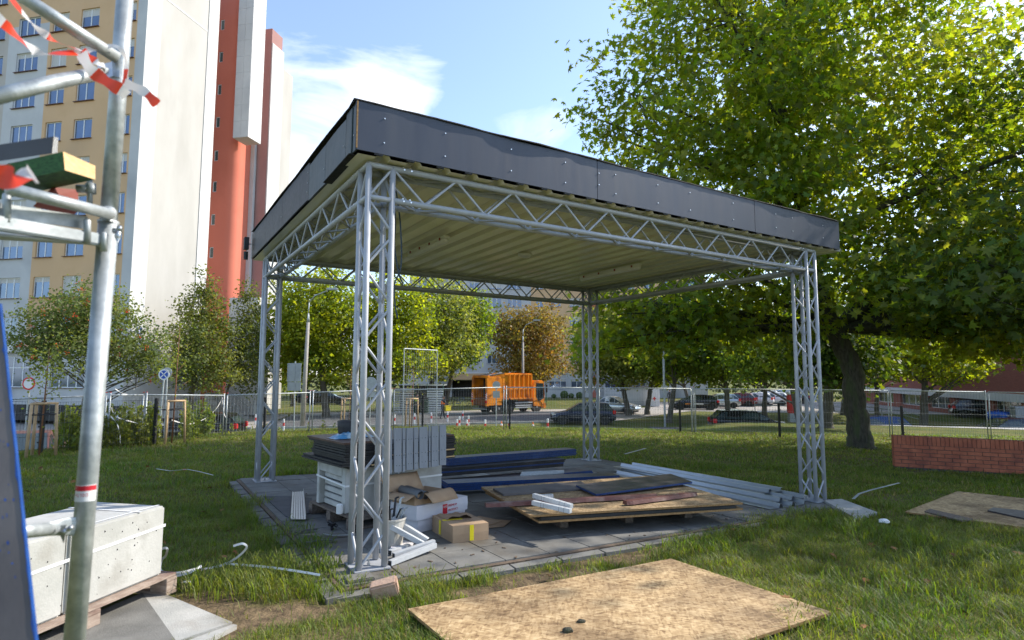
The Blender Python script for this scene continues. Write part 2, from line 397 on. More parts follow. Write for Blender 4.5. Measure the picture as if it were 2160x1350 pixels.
def stripe_mat(name, a, b_, n, soft=0.02, trans=0.25, bump=True):
    m = bpy.data.materials.new(name); m.use_nodes = True
    t = m.node_tree; p = t.nodes['Principled BSDF']; p.inputs['Roughness'].default_value = 0.35
    uvn = t.nodes.new('ShaderNodeUVMap'); sp = t.nodes.new('ShaderNodeSeparateXYZ'); t.links.new(uvn.outputs[0], sp.inputs[0])
    mu = t.nodes.new('ShaderNodeMath'); mu.operation = 'MULTIPLY'; mu.inputs[1].default_value = n; t.links.new(sp.outputs[0], mu.inputs[0])
    fr = t.nodes.new('ShaderNodeMath'); fr.operation = 'FRACT'; t.links.new(mu.outputs[0], fr.inputs[0])
    r_ = t.nodes.new('ShaderNodeValToRGB'); r_.color_ramp.interpolation = 'CONSTANT'
    r_.color_ramp.elements[0].color = (*a, 1); r_.color_ramp.elements[1].position = 0.5; r_.color_ramp.elements[1].color = (*b_, 1)
    t.links.new(fr.outputs[0], r_.inputs[0]); t.links.new(r_.outputs[0], p.inputs['Base Color'])
    if trans:
        tr = t.nodes.new('ShaderNodeBsdfTranslucent'); t.links.new(r_.outputs[0], tr.inputs[0])
        ms = t.nodes.new('ShaderNodeMixShader'); ms.inputs[0].default_value = trans
        t.links.new(p.outputs[0], ms.inputs[1]); t.links.new(tr.outputs[0], ms.inputs[2]); t.links.new(ms.outputs[0], t.nodes['Material Output'].inputs[0])
    return m
MT['tape'] = stripe_mat('red_white_barrier_tape', (0.80, 0.07, 0.03), (0.80, 0.78, 0.78), 1.0, trans=0.35)
MT['tape_white'] = mat('faded_barrier_tape', (0.72, 0.70, 0.68), (0.80, 0.78, 0.76), 5, 0.5)

# ------------------------------------------------------------------ mesh builder
class MB:
    def __init__(s): s.v = []; s.f = []; s.uv = None
    def add(s, vs, fs):
        o = len(s.v); s.v += [tuple(p) for p in vs]; s.f += [tuple(i + o for i in f) for f in fs]; return s
    def box(s, c, size, rz=0.0, rot=None):
        hx, hy, hz_ = size[0] / 2, size[1] / 2, size[2] / 2
        M_ = rot if rot is not None else Matrix.Rotation(rz, 3, 'Z')
        c = Vector(c)
        vs = [c + M_ @ Vector((x, y, z)) for x in (-hx, hx) for y in (-hy, hy) for z in (-hz_, hz_)]
        return s.add(vs, [(0, 1, 3, 2), (4, 6, 7, 5), (0, 4, 5, 1), (2, 3, 7, 6), (0, 2, 6, 4), (1, 5, 7, 3)])
    def bar(s, p0, p1, wdt, hgt, up=Vector((0, 0, 1))):
        p0, p1 = Vector(p0), Vector(p1); d = (p1 - p0); L_ = d.length; d.normalize()
        sd_ = d.cross(Vector(up))
        if sd_.length < 1e-4: sd_ = d.cross(Vector((1, 0, 0)))
        sd_.normalize(); u_ = sd_.cross(d)
        M_ = Matrix((d, sd_, u_)).transposed()
        return s.box((p0 + p1) / 2, (L_, wdt, hgt), rot=M_)
    def tube(s, p0, p1, r0, r1=None, n=8, cap=True):
        return s.path([p0, p1], [r0, r0 if r1 is None else r1], n, cap)
    def path(s, pts, rad, n=8, cap=True):
        pts = [Vector(p) for p in pts]
        if not hasattr(rad, '__len__'): rad = [rad] * len(pts)
        vs = []; fs = []
        ref = None
        for i, p in enumerate(pts):
            a = pts[max(0, i - 1)]; b = pts[min(len(pts) - 1, i + 1)]
            d = (b - a).normalized() if (b - a).length > 1e-9 else Vector((0, 0, 1))
            if ref is None:
                ref = d.orthogonal().normalized()
            ref = (ref - d * ref.dot(d))
            if ref.length < 1e-5: ref = d.orthogonal()
            ref.normalize(); q = d.cross(ref)
            for k in range(n):
                t = 2 * PI * k / n
                vs.append(p + (ref * math.cos(t) + q * math.sin(t)) * rad[i])
        for i in range(len(pts) - 1):
            for k in range(n):
                a = i * n + k; b = i * n + (k + 1) % n
                fs.append((a, b, b + n, a + n))
        if cap:
            fs.append(tuple(range(n - 1, -1, -1))); o = (len(pts) - 1) * n; fs.append(tuple(range(o, o + n)))
        return s.add(vs, fs)
    def ribbon(s, pts, wvec, thick=0.0):
        # flat band with UV along its length; pts centreline, wvec list of half-width vectors
        pts = [Vector(p) for p in pts]; vs = []; fs = []; L_ = 0; ls = [0]
        for i in range(1, len(pts)): L_ += (pts[i] - pts[i - 1]).length; ls.append(L_)
        for p, w_ in zip(pts, wvec): vs += [p - w_, p + w_]
        for i in range(len(pts) - 1): fs.append((2 * i, 2 * i + 1, 2 * i + 3, 2 * i + 2))
        if s.uv is None: s.uv = []
        s.uv += [l for l in ls for _ in (0, 1)]
        return s.add(vs, fs)
    def prism(s, poly, z0, z1):     # polygon in xy
        n = len(poly)
        vs = [(x, y, z0) for x, y in poly] + [(x, y, z1) for x, y in poly]
        fs = [tuple(range(n - 1, -1, -1)), tuple(range(n, 2 * n))] + [(i, (i + 1) % n, (i + 1) % n + n, i + n) for i in range(n)]
        return s.add(vs, fs)
    def slab(s, corners, th):       # thick plate with given top corners
        cs = [Vector(c) for c in corners]; n = len(cs)
        nn = (cs[1] - cs[0]).cross(cs[-1] - cs[0]).normalized()
        if nn.z < 0: nn = -nn
        vs = [c - nn * th for c in cs] + cs
        fs = [tuple(range(n - 1, -1, -1)), tuple(range(n, 2 * n))] + [(i, (i + 1) % n, (i + 1) % n + n, i + n) for i in range(n)]
        return s.add(vs, fs)
    def quad(s, a, b, c, d): return s.add([a, b, c, d], [(0, 1, 2, 3)])
    def lathe(s, prof, c=(0, 0, 0), n=16, axis='z'):
        vs = []; fs = []
        for (r_, h) in prof:
            for k in range(n):
                t = 2 * PI * k / n
                if axis == 'z': vs.append((c[0] + r_ * math.cos(t), c[1] + r_ * math.sin(t), c[2] + h))
                else: vs.append((c[0] + r_ * math.cos(t), c[1] + h, c[2] + r_ * math.sin(t)))
        for i in range(len(prof) - 1):
            for k in range(n):
                a = i * n + k; b = i * n + (k + 1) % n
                fs.append((a, b, b + n, a + n))
        fs.append(tuple(range(n))); fs.append(tuple(range((len(prof) - 1) * n, len(prof) * n)))
        return s.add(vs, fs)
    def build(s, name, m, parent=None, shift=True, smooth=False, bev=0.0, fix=True, **tags):
        me = bpy.data.meshes.new(name)
        off = Vector((0, 0, 0))
        if parent is not None: off = WL.get(parent.name, Vector((0, 0, 0))) if shift else off
        else:
            if shift and s.v:
                a = np.array(s.v); off = Vector(((a[:, 0].min() + a[:, 0].max()) / 2, (a[:, 1].min() + a[:, 1].max()) / 2, a[:, 2].min()))
        vs = [(p[0] - off.x, p[1] - off.y, p[2] - off.z) for p in s.v]
        me.from_pydata(vs, [], s.f)
        if fix:
            bm = bmesh.new(); bm.from_mesh(me); bmesh.ops.recalc_face_normals(bm, faces=bm.faces)
            if bev:
                bmesh.ops.remove_doubles(bm, verts=bm.verts, dist=1e-5)
                ed = [e for e in bm.edges if len(e.link_faces) == 2 and e.calc_face_angle(0) > 0.6]
                bmesh.ops.bevel(bm, geom=ed, offset=bev, segments=2, affect='EDGES', clamp_overlap=True)
            bm.to_mesh(me); bm.free()
        if s.uv is not None:
            uvl = me.uv_layers.new(name='UVMap')
            for lp in me.loops: uvl.data[lp.index].uv = (s.uv[lp.vertex_index], 0)
        if smooth:
            me.polygons.foreach_set('use_smooth', [True] * len(me.polygons))
        if m is not None: me.materials.append(MT[m] if isinstance(m, str) else m)
        return link(name, me, parent, off, **tags)

WL = {}
def link(name, me, parent=None, off=Vector((0, 0, 0)), loc=None, label=None, cat=None, group=None, kind=None, rotz=None):
    o = bpy.data.objects.new(name, me); COL.objects.link(o)
    if parent is not None:
        o.parent = parent
        WL[o.name] = WL.get(parent.name, Vector((0, 0, 0)))
        if loc is not None: o.location = loc
    else:
        o.location = off if loc is None else loc
        WL[o.name] = Vector(o.location)
    if rotz is not None: o.rotation_euler = (0, 0, rotz)
    if label: o['label'] = label
    if cat: o['category'] = cat
    if group: o['group'] = group
    if kind: o['kind'] = kind
    return o

def thing(name, label, cat, loc=(0, 0, 0), rotz=0.0, group=None, kind=None):
    return link(name, None, None, loc=Vector(loc), label=label, cat=cat, group=group, kind=kind, rotz=rotz)

def copy_tree(o, loc=None, rotz=None, label=None, group=None, parent=None):
    c = o.copy(); COL.objects.link(c)
    if parent is not None: c.parent = parent
    if loc is not None: c.location = loc; WL[c.name] = Vector(loc)
    if rotz is not None: c.rotation_euler = (0, 0, rotz)
    if label: c['label'] = label
    if group: c['group'] = group
    for ch in list(o.children):
        copy_tree(ch, parent=c)
    return c

def text_mb(txt, size, origin, right, up, depth=0.0006):
    cu = bpy.data.curves.new('lettering', 'FONT'); cu.body = txt; cu.size = size; cu.extrude = depth; cu.resolution_u = 2
    ob = bpy.data.objects.new('lettering_tmp', cu); COL.objects.link(ob)
    bpy.context.view_layer.update()
    me = bpy.data.meshes.new_from_object(ob.evaluated_get(bpy.context.evaluated_depsgraph_get()))
    right = Vector(right).normalized(); up = Vector(up).normalized(); nn = right.cross(up); origin = Vector(origin)
    mb = MB(); mb.add([origin + right * v_.co.x + up * v_.co.y + nn * v_.co.z for v_ in me.vertices], [tuple(p.vertices) for p in me.polygons])
    bpy.data.objects.remove(ob); bpy.data.curves.remove(cu); bpy.data.meshes.remove(me)
    return mb

# ------------------------------------------------------------------ ground
def tone(nodes, links, pos, sc_, lo, hi, det=5):
    n_ = nodes.new('ShaderNodeTexNoise'); n_.inputs['Scale'].default_value = sc_; n_.inputs['Detail'].default_value = det
    links.new(pos, n_.inputs['Vector'])
    r_ = nodes.new('ShaderNodeValToRGB'); r_.color_ramp.elements[0].position = lo; r_.color_ramp.elements[1].position = hi
    links.new(n_.outputs[0], r_.inputs[0]); return r_.outputs[0]
def mixc(nodes, links, f, a, b):
    x = nodes.new('ShaderNodeMix'); x.data_type = 'RGBA'
    links.new(f, x.inputs['Factor'])
    for s_, i_ in ((a, 'A'), (b, 'B')):
        if isinstance(s_, tuple): x.inputs[i_].default_value = (*s_, 1)
        else: links.new(s_, x.inputs[i_])
    return x.outputs['Result']
gm = bpy.data.materials.new('lawn_soil'); gm.use_nodes = True
t_ = gm.node_tree; b_ = t_.nodes['Principled BSDF']; b_.inputs['Roughness'].default_value = 1; b_.inputs['Specular IOR Level'].default_value = 0.1
g_ = t_.nodes.new('ShaderNodeNewGeometry'); P_ = g_.outputs['Position']
grass_c = mixc(t_.nodes, t_.links, tone(t_.nodes, t_.links, P_, 14, 0.35, 0.65), (0.060, 0.082, 0.016), (0.120, 0.142, 0.032))
grass_c = mixc(t_.nodes, t_.links, tone(t_.nodes, t_.links, P_, 0.55, 0.42, 0.68, 7), grass_c, (0.17, 0.15, 0.055))
soil_c = mixc(t_.nodes, t_.links, tone(t_.nodes, t_.links, P_, 9, 0.35, 0.65), (0.090, 0.065, 0.042), (0.20, 0.145, 0.085))
va = t_.nodes.new('ShaderNodeVertexColor'); va.layer_name = 'bare'
res_ = mixc(t_.nodes, t_.links, va.outputs[0], grass_c, soil_c)
t_.links.new(res_, b_.inputs['Base Color'])
nb_ = t_.nodes.new('ShaderNodeTexNoise'); nb_.inputs['Scale'].default_value = 35; nb_.inputs['Detail'].default_value = 6
t_.links.new(P_, nb_.inputs['Vector'])
bn_ = t_.nodes.new('ShaderNodeBump'); bn_.inputs['Strength'].default_value = 0.8; bn_.inputs['Distance'].default_value = 0.03
t_.links.new(nb_.outputs[0], bn_.inputs['Height']); t_.links.new(bn_.outputs[0], b_.inputs['Normal'])

SOIL = [gnd(560, 1290), gnd(1110, 1222), gnd(1300, 1165), gnd(450, 1260), gnd(1480, 1118), gnd(1950, 985), gnd(700, 1325), gnd(1790, 965), gnd(1850, 1040)]
SOILR = [(0.55, 0.28), (0.55, 0.26), (1.0, 0.26), (0.5, 0.3), (0.5, 0.18), (1.0, 0.45), (0.4, 0.2), (0.8, 0.6), (0.7, 0.3)]
SAMP = [1.0, 1.0, 1.0, 1.0, 0.95, 0.7, 0.7, 0.6, 0.6]
def bare(x, y):
    r_ = np.zeros_like(x)
    for p, (a, b), k in zip(SOIL, SOILR, SAMP):
        c_, s_ = math.cos(YAW), math.sin(YAW)
        dx, dy = x - p.x, y - p.y
        uu, vv = dx * c_ + dy * s_, -dx * s_ + dy * c_
        q = np.sqrt((uu / a) ** 2 + (vv / b) ** 2) + 0.25 * np.sin(x * 9 + 2 * np.sin(y * 7)) + 0.2 * np.sin(y * 13)
        r_ = np.maximum(r_, k * (1 - sstep(0.6, 1.3, q)))
    return r_

def axis(parts):
    a = []
    for x0, x1, st in parts: a += list(np.arange(x0, x1, st))
    return np.array(a + [parts[-1][1]])
xs = axis([(-400, -60, 20), (-60, -20, 2), (-20, -8, 0.4), (-8, 10, 0.12), (10, 24, 0.4), (24, 60, 2), (60, 400, 20)])
ys = axis([(-80, -6, 4), (-6, 1.6, 0.5), (1.6, 12, 0.12), (12, 26, 0.4), (26, 60, 0.8), (60, 140, 8), (140, 900, 40)])
X, Y = np.meshgrid(xs, ys); Z = terrain(X, Y)
nx, ny = len(xs), len(ys)
co = np.stack([X, Y, Z], -1).reshape(-1, 3)
i_ = np.arange(nx * ny).reshape(ny, nx)
fa = np.stack([i_[:-1, :-1], i_[:-1, 1:], i_[1:, 1:], i_[1:, :-1]], -1).reshape(-1, 4)
def mesh_np(name, co, fa, m, per=4):
    me = bpy.data.meshes.new(name)
    me.vertices.add(len(co)); me.vertices.foreach_set('co', co.astype(np.float32).ravel())
    n = len(fa); me.loops.add(n * per); me.loops.foreach_set('vertex_index', fa.astype(np.int32).ravel())
    me.polygons.add(n); me.polygons.foreach_set('loop_start', np.arange(0, n * per, per, dtype=np.int32))
    me.polygons.foreach_set('loop_total', np.full(n, per, dtype=np.int32)) if hasattr(me.polygons[0], 'loop_total') and False else None
    me.update(calc_edges=True)
    if m is not None: me.materials.append(MT[m] if isinstance(m, str) else m)
    return me
gme = mesh_np('ground', co, fa, gm)
ca = gme.color_attributes.new('bare', 'FLOAT_COLOR', 'POINT')
bv = bare(co[:, 0], co[:, 1])
ca.data.foreach_set('color', np.stack([bv, bv, bv, np.ones_like(bv)], -1).astype(np.float32).ravel())
gme.polygons.foreach_set('use_smooth', np.ones(len(fa), bool))
link('ground', gme, kind='structure')

def sheet(name, quad, m, dz=0.012, nu=40, nv=14):
    a, b, c, d = [np.array(q[:2]) for q in quad]
    u_, v_ = np.meshgrid(np.linspace(0, 1, nu), np.linspace(0, 1, nv))
    P = (a * (1 - u_[..., None]) + b * u_[..., None]) * (1 - v_[..., None]) + (d * (1 - u_[..., None]) + c * u_[..., None]) * v_[..., None]
    z = terrain(P[..., 0], P[..., 1]) + dz
    co = np.concatenate([P, z[..., None]], -1).reshape(-1, 3)
    i_ = np.arange(nu * nv).reshape(nv, nu)
    fa = np.stack([i_[:-1, :-1], i_[:-1, 1:], i_[1:, 1:], i_[1:, :-1]], -1).reshape(-1, 4)
    return link(name, mesh_np(name, co, fa, m), kind='structure')
sheet('road', [(-16, 37.2), (7.5, 44), (8, 54), (-18, 48)], 'asphalt', 0.02)
sheet('pavement', [(-60, 28.5), (-16.2, 37.2), (-18.2, 48.0), (-60, 40)], 'paving', 0.03)
sheet('pavement', [(7.7, 44.2), (17, 56), (18, 66), (8.2, 55)], 'paving', 0.028)
sheet('pavement', [(-18, 48.2), (8, 54.2), (8, 59), (-18, 52)], 'paving', 0.024)
sheet('parking_lot', [(17.2, 56), (60, 50), (60, 78), (12, 74)], 'paving', 0.016)
sheet('street', [(9.2, 33.4), (60, 33.2), (60, 41), (9.2, 40)], 'asphalt', 0.03)
sheet('footpath', [gnd(1440, 884), (40, 25.8), (40, 27.3), gnd(1440, 879)], 'slab2', 0.02, 60, 4)
kb = MB()
def kerb_line(a, b, n=30):
    for i in range(n):
        p = Vector(a).lerp(Vector(b), i / n); q = Vector(a).lerp(Vector(b), (i + 0.97) / n)
        p = Vector((p.x, p.y, tz(p.x, p.y) + 0.05)); q = Vector((q.x, q.y, tz(q.x, q.y) + 0.05))
        kb.bar(p, q, 0.15, 0.16)
kerb_line((-16, 37.0), (7.5, 43.8)); kerb_line((-18, 48.1), (8, 54.1)); kerb_line((-60, 28.3), (-16.2, 37.0)); kerb_line((-60, 40.2), (-18.2, 48.1))
kb.build('kerb', 'slab2', kind='structure')

# ------------------------------------------------------------------ paved floor under the pavilion
bed = MB(); bed.slab([SW(-0.24, -0.33, -0.012), SW(7.14, -0.33, -0.012), SW(7.14, 5.54, -0.012), SW(-0.24, 5.54, -0.012)], 0.10)
floor = bed.build('pavilion_floor', 'soil', kind='structure')
for i in range(15):
    for j in range(12):
        U0, V0 = -0.2 + i * 0.488, -0.28 + j * 0.485
        e = random.uniform(-0.003, 0.003)
        s = MB(); s.slab([SW(U0 + .006, V0 + .006, e), SW(U0 + .482, V0 + .006, e + random.uniform(-.002, .002)), SW(U0 + .482, V0 + .479, e), SW(U0 + .006, V0 + .479, e + random.uniform(-.002, .002))], 0.05)
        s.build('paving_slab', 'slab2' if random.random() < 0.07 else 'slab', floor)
for i in range(14):   # left kerb of loose edging stones
    V0 = -0.45 + i * 0.42
    s = MB(); s.slab([SW(-.38, V0, -.016), SW(-.26, V0, -.010), SW(-.26, V0 + .38, -.014), SW(-.38 + random.uniform(-.02, .02), V0 + .38, -.020)], 0.06)
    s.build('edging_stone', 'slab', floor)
for i in range(14):
    U0 = -0.3 + i * 0.52
    s = MB(); s.slab([SW(U0, -.46, -.022), SW(U0 + .5, -.46 + random.uniform(-.012, .012), -.026), SW(U0 + .5, -.36, -.014), SW(U0, -.36, -.016)], 0.06)
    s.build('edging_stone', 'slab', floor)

# ------------------------------------------------------------------ pavilion
LU, LV, CW, HT, HB = 6.6495, 4.9962, 0.2213, 3.4883, 3.1946
pav = thing('pavilion', 'open metal pavilion on four grey lattice truss posts with flat black edged roof', 'pavilion', (PX0, PY0, 0))
CR, BR = 0.0275, 0.0125
def sub(mb_fn, name, par, m='truss', **k):
    q = MB(); mb_fn(q); return q.build(name, m, par, smooth=True, fix=False, **k)
def chord(a, b, par, r_=CR): return sub(lambda q: q.tube(a, b, r_, n=14), 'chord', par)
def brace(a, b, par, r_=BR): return sub(lambda q: q.tube(a, b, r_, n=8, cap=False), 'brace', par)
def frame_part(name): 
    o = link(name, None, pav, label=None); return o

def post(U0, V0, every=True):
    zb = pz(*PW(U0 + CW / 2, V0 + CW / 2).xy)
    q = MB(); e = 0.045
    q.slab([PW(U0 - e, V0 - e, zb + .022), PW(U0 + CW + e, V0 - e, zb + .022 + TU * .3), PW(U0 + CW + e, V0 + CW + e, zb + .022 + TU * .3), PW(U0 - e, V0 + CW + e, zb + .022)], 0.012)
    par = q.build('post', 'truss', pav)
    par['label'] = 'lattice truss post'
    cs = [(0, 0), (CW, 0), (CW, CW), (0, CW)]
    for a, b in cs:
        chord(PW(U0 + a, V0 + b, zb + 0.022), PW(U0 + a, V0 + b, HT), par)
    st = MB()
    H = HB - zb; nh = 10; hs = H / nh
    for f_ in range(4):
        a, b = cs[f_], cs[(f_ + 1) % 4]
        for k in range(nh):
            s0, s1 = (a, b) if (k + f_ // 2) % 2 == 0 else (b, a)
            p = PW(U0 + s0[0], V0 + s0[1], zb + k * hs + 0.03); p2 = PW(U0 + s1[0], V0 + s1[1], zb + (k + 1) * hs - 0.02)
            if every or f_ in (0, 3): brace(p, p2, par)
            else: st.tube(p, p2, BR, n=6, cap=False)
        # head of the post between beam chords
        p = PW(U0 + a[0], V0 + a[1], HB); p2 = PW(U0 + b[0], V0 + b[1], HT)
        brace(p, p2, par)
        for z in (HB, HT):
            chord(PW(U0 + a[0], V0 + a[1], z), PW(U0 + b[0], V0 + b[1], z), par, CR * 0.92)
    if st.v: st.build('inner_bracing', 'truss', par, smooth=True, fix=False, kind='stuff')
    for (a, b) in ((CW * .5, CW * .35), (CW * .25, CW * .8)):
        bt = MB(); p = PW(U0 + a, V0 + b, zb + .02); bt.tube(p, p + Vector((0, 0, .05)), .007, n=8); bt.tube(p + Vector((0, 0, .004)), p + Vector((0, 0, .022)), .014, n=6)
        bt.build('anchor_bolt', 'galv_bright', par)
    cl = MB(); cl.box(PW(U0 + .0, V0 + .06, zb + .06), (.008, .05, .1), YAW); cl.build('cleat', 'truss', par)
    return par
for (a, b, ev) in ((0, 0, True), (0, LV, True), (LU, 0, True), (LU, LV, False)):
    post(a, b, ev)

def beam(o, d, s, length, n, full, lab):
    # o origin (U,V) of outer chord, d direction (U,V), s inward direction; square truss
    def P(t, k, z): return PW(o[0] + d[0] * t + s[0] * k, o[1] + d[1] * t + s[1] * k, z)
    q = MB(); q.tube(P(0, 0, HT), P(length, 0, HT), CR, n=14)
    par = q.build('beam', 'truss', pav, smooth=True, fix=False)
    par['label'] = lab
    chord(P(0, 0, HB), P(length, 0, HB), par); chord(P(0, CW, HT), P(length, CW, HT), par); chord(P(0, CW, HB), P(length, CW, HB), par)
    st = MB(); h = length / n
    for i in range(n):
        a, m_, b = i * h, (i + .5) * h, (i + 1) * h
        for k in (0, CW):
            off = 0
            for p, p2 in ((P(a, k, HT), P(m_, k, HB)), (P(m_, k, HB), P(b, k, HT))):
                if full or k == 0: brace(p, p2, par)
                else: st.tube(p, p2, BR, n=6, cap=False)
        for z in (HT, HB):
            st.tube(P(a, 0, z), P(m_, CW, z), BR, n=6, cap=False); st.tube(P(m_, CW, z), P(b, 0, z), BR, n=6, cap=False)
    st.build('horizontal_bracing', 'truss', par, smooth=True, fix=False, kind='stuff')
    jb = MB()
    for t in (0.10, 0.17, length - .17, length - .10):
        for k in (0, CW):
            for z in (HB, HT):
                jb.lathe([(CR + .003, -.004), (CR + .003, .004)], (0, 0, 0), 8) if False else None
                p = P(t, k, z); p2 = P(t + .02, k, z); jb.tube(p + Vector((0, 0, .02)), p + Vector((0, 0, .034)), .009, n=6)
                c_ = P(t, k, z); outw = (P(t, -1 if k == 0 else 1 + CW, z) - c_).normalized()
                jb.tube(c_ + outw * .02, c_ + outw * .034, .009, n=6)
    jb.build('joint_screws', 'screw', par, fix=False)
beam((CW, 0), (1, 0), (0, 1), LU - CW, 10, True, 'lattice beam along the front')
beam((0, CW), (0, 1), (1, 0), LV - CW, 7, True, 'lattice beam along the left side')
beam((CW, LV + CW), (1, 0), (0, -1), LU - CW, 10, False, 'lattice beam along the back')
beam((LU + CW, CW), (0, 1), (-1, 0), LV - CW, 7, False, 'lattice beam along the right side')

# roof sheet with its ribs running front to back
U1, U2, V1, V2 = -0.152, LU + CW + 0.50, -0.12, LV + CW + 0.39
Z0, Z1 = 3.556, 3.99
q = MB(); prof = []
uu = U1 + .02
while uu < U2 - .05:
    prof += [(uu, 3.53), (uu + .165, 3.53), (uu + .195, 3.58), (uu + .265, 3.58)]
    uu += .295
prof.append((U2 - .02, 3.53))
vs = []; fs = []
for (a, z) in prof: vs += [PW(a, V1 + .02, z), PW(a, V2 - .02, z)]
for i in range(len(prof) - 1): fs.append((2 * i, 2 * i + 1, 2 * i + 3, 2 * i + 2))
q.add(vs, fs); q.build('ceiling_sheet', 'ceil', pav, fix=False)
q = MB(); q.slab([PW(U1 + .025, V1 + .025, 3.93), PW(U2 - .025, V1 + .025, 3.90), PW(U2 - .025, V2 - .025, 3.88), PW(U1 + .025, V2 - .025, 3.90)], .06)
q.build('roof_deck', 'felt', pav)

def u_at(px):          # where the front fascia crosses a picture column
    lo, hi = -1, 9
    for _ in range(40):
        m_ = (lo + hi) / 2; p = PW(m_, V1, 3.8) - CAM
        x = 1080 + FPX * p.dot(_R2) / p.dot(_F)
        if x < px: lo = m_
        else: hi = m_
    return lo
def v_at(px):
    lo, hi = -1, 7
    for _ in range(40):
        m_ = (lo + hi) / 2; p = PW(U1, m_, 3.8) - CAM
        x = 1080 + FPX * p.dot(_R2) / p.dot(_F)
        if x > px: lo = m_
        else: hi = m_
    return lo
def fascia(P, t0, t1, m, th=.018, zlo=Z0, zhi=Z1, screws=(), label=None, bow=0.004):
    q = MB(); n = 10
    vs = []; fs = []
    for i in range(n + 1):
        t = t0 + (t1 - t0) * i / n
        b_o = bow * math.sin(PI * i / n) * random.uniform(.4, 1)
        zz = zhi + .006 * math.sin(t * 3.1) + random.uniform(-.002, .002)
        vs += [P(t, -b_o, zlo), P(t, -b_o, zz), P(t, th - b_o, zz), P(t, th - b_o, zlo)]
    for i in range(n):
        a = 4 * i
        fs += [(a + k, a + (k + 1) % 4, a + 4 + (k + 1) % 4, a + 4 + k) for k in range(4)]
    fs += [(0, 1, 2, 3), (4 * n, 4 * n + 3, 4 * n + 2, 4 * n + 1)]
    q.add(vs, fs); o = q.build('fascia_panel', m, pav, label=label)
    if screws:
        s = MB()
        for (t, z) in screws:
            c = P(t, -bow, z); d = (P(t, -1, z) - P(t, 0, z)).normalized(); s.tube(c - d * .002, c + d * .004, .0065, n=8)
        s.build('fixing_screws', 'screw', o, fix=False, kind='stuff')
    return o
PF = lambda t, k, z: PW(t, V1 + k, z)
PLF = lambda t, k, z: PW(U1 + k, t, z)
PB = lambda t, k, z: PW(t, V2 - k, z)
PR = lambda t, k, z: PW(U2 - k, t, z)
ua, ub = u_at(1260), u_at(1592)
sa = [(u_at(x), z) for x in (811, 939, 1078, 1192) for z in (3.66, 3.88)]
fascia(PF, U1 - .01, ua - .004, 'fascia', screws=sa, label='black fascia panel at the near corner')
fascia(PF, ua + .004, ub - .004, 'fascia', screws=[(u_at(x), z) for x in (1298, 1387, 1455, 1546) for z in (3.66, 3.88)] + [(ua + .02, 3.72), (ua + .02, 3.85)], label='black fascia panel mid front')
fascia(PF, ub + .004, U2, 'fascia', screws=[(u_at(x), z) for x in (1636, 1671, 1735) for z in (3.68, 3.87)], label='black fascia panel at the right corner')
vb = [V1 + .022, v_at(730), v_at(687), v_at(652), v_at(596), V2]
ms = ['fascia2', 'fascia2', 'fascia2', 'dark_panel', 'dark_panel']
for i in range(5):
    fascia(PLF, vb[i] + .003, vb[i + 1] - .003, ms[i], zlo=Z0 - (0.02 if i in (1, 2) else 0), zhi=Z1 - (.05 if i in (1, 2) else .01),
           screws=[(vb[i] + .05, 3.70)] if i != 3 else [(vb[i] + .05, z) for z in (3.65, 3.75, 3.87)])
for i in range(3):
    a = U1 + (U2 - U1) * i / 3; b = U1 + (U2 - U1) * (i + 1) / 3
    fascia(PB, a + .02, b - .003, 'fascia')
    a = V1 + (V2 - V1) * i / 3; b = V1 + (V2 - V1) * (i + 1) / 3
    fascia(PR, a + .02, b - .003, 'fascia')
q = MB(); q.box(PW(U1 - .004, V1 + .13, (Z0 + Z1) / 2 - .01), (.012, .035, Z1 - Z0 - .03), YAW); q.build('corner_trim', mat('dark_teal_trim', (0.012, 0.03, 0.032), rough=.4), pav)
q = MB(); q.bar(PW(U1 + .0, V1 - .004, Z0 + .01), PW(U1 + .0, V1 - .004, Z1 - .01), .012, .012, up=PU); q.build('splintered_edge', 'osb_edge', pav)
# membrane lapping ragged over the fascia top
q = MB(); vs = []; fs = []; n = 90
for i in range(n + 1):
    t = U1 - .03 + (U2 - U1 + .04) * i / n
    lift = .010 + .012 * abs(math.sin(t * 1.9 + .6)) * (0.5 + 0.5 * math.sin(t * .8)) + random.uniform(0, .004)
    ov = .008 + .022 * max(0, math.sin(t * 1.25 - .4)) * abs(math.sin(t * 2.9)) + random.uniform(0, .004)
    vs += [PW(t, V1 + .16, Z1 - .02 + .01), PW(t, V1 + .01, Z1 + lift), PW(t, V1 - ov, Z1 + lift * .9 - .004), PW(t, V1 - ov - .002, Z1 + lift * .7 - .012)]
for i in range(n):
    a = 4 * i
    fs += [(a + k, a + k + 1, a + 5 + k, a + 4 + k) for k in range(3)]
q.add(vs, fs)
vs = []; fs = []
for i in range(n + 1):
    t = V1 + (V2 - V1) * i / n
    lift = .006 + .016 * abs(math.sin(t * 1.4)) + random.uniform(0, .003)
    vs += [PW(U1 + .16, t, Z1 - .01), PW(U1 + .01, t, Z1 + lift), PW(U1 - .02, t, Z1 + lift - .003), PW(U1 - .022, t, Z1 + lift - .016)]
for i in range(n):
    a = 4 * i
    fs += [(a + k, a + k + 1, a + 5 + k, a + 4 + k) for k in range(3)]
q.add(vs, fs); q.build('roof_membrane', 'felt', pav, fix=False)
q = MB(); uu = U1 + .2
while uu < U2 - .1:
    q.box(PW(uu, V1 + .012, Z0 - .006), (.075, .02, .018), YAW); uu += .295
q.build('foam_closers', 'black', pav, kind='stuff')
# narrow shelf of torn membrane under the left corner and the small fittings on the far left corner
q = MB(); q.slab([PW(U1 - .035, V1 + .1, Z0 - .012), PW(U1 + .05, V1 + .1, Z0 - .012), PW(U1 + .05, V1 + .95, Z0 - .03), PW(U1 - .035, V1 + .95, Z0 - .03)], .008)
q.build('torn_membrane', 'felt', pav)

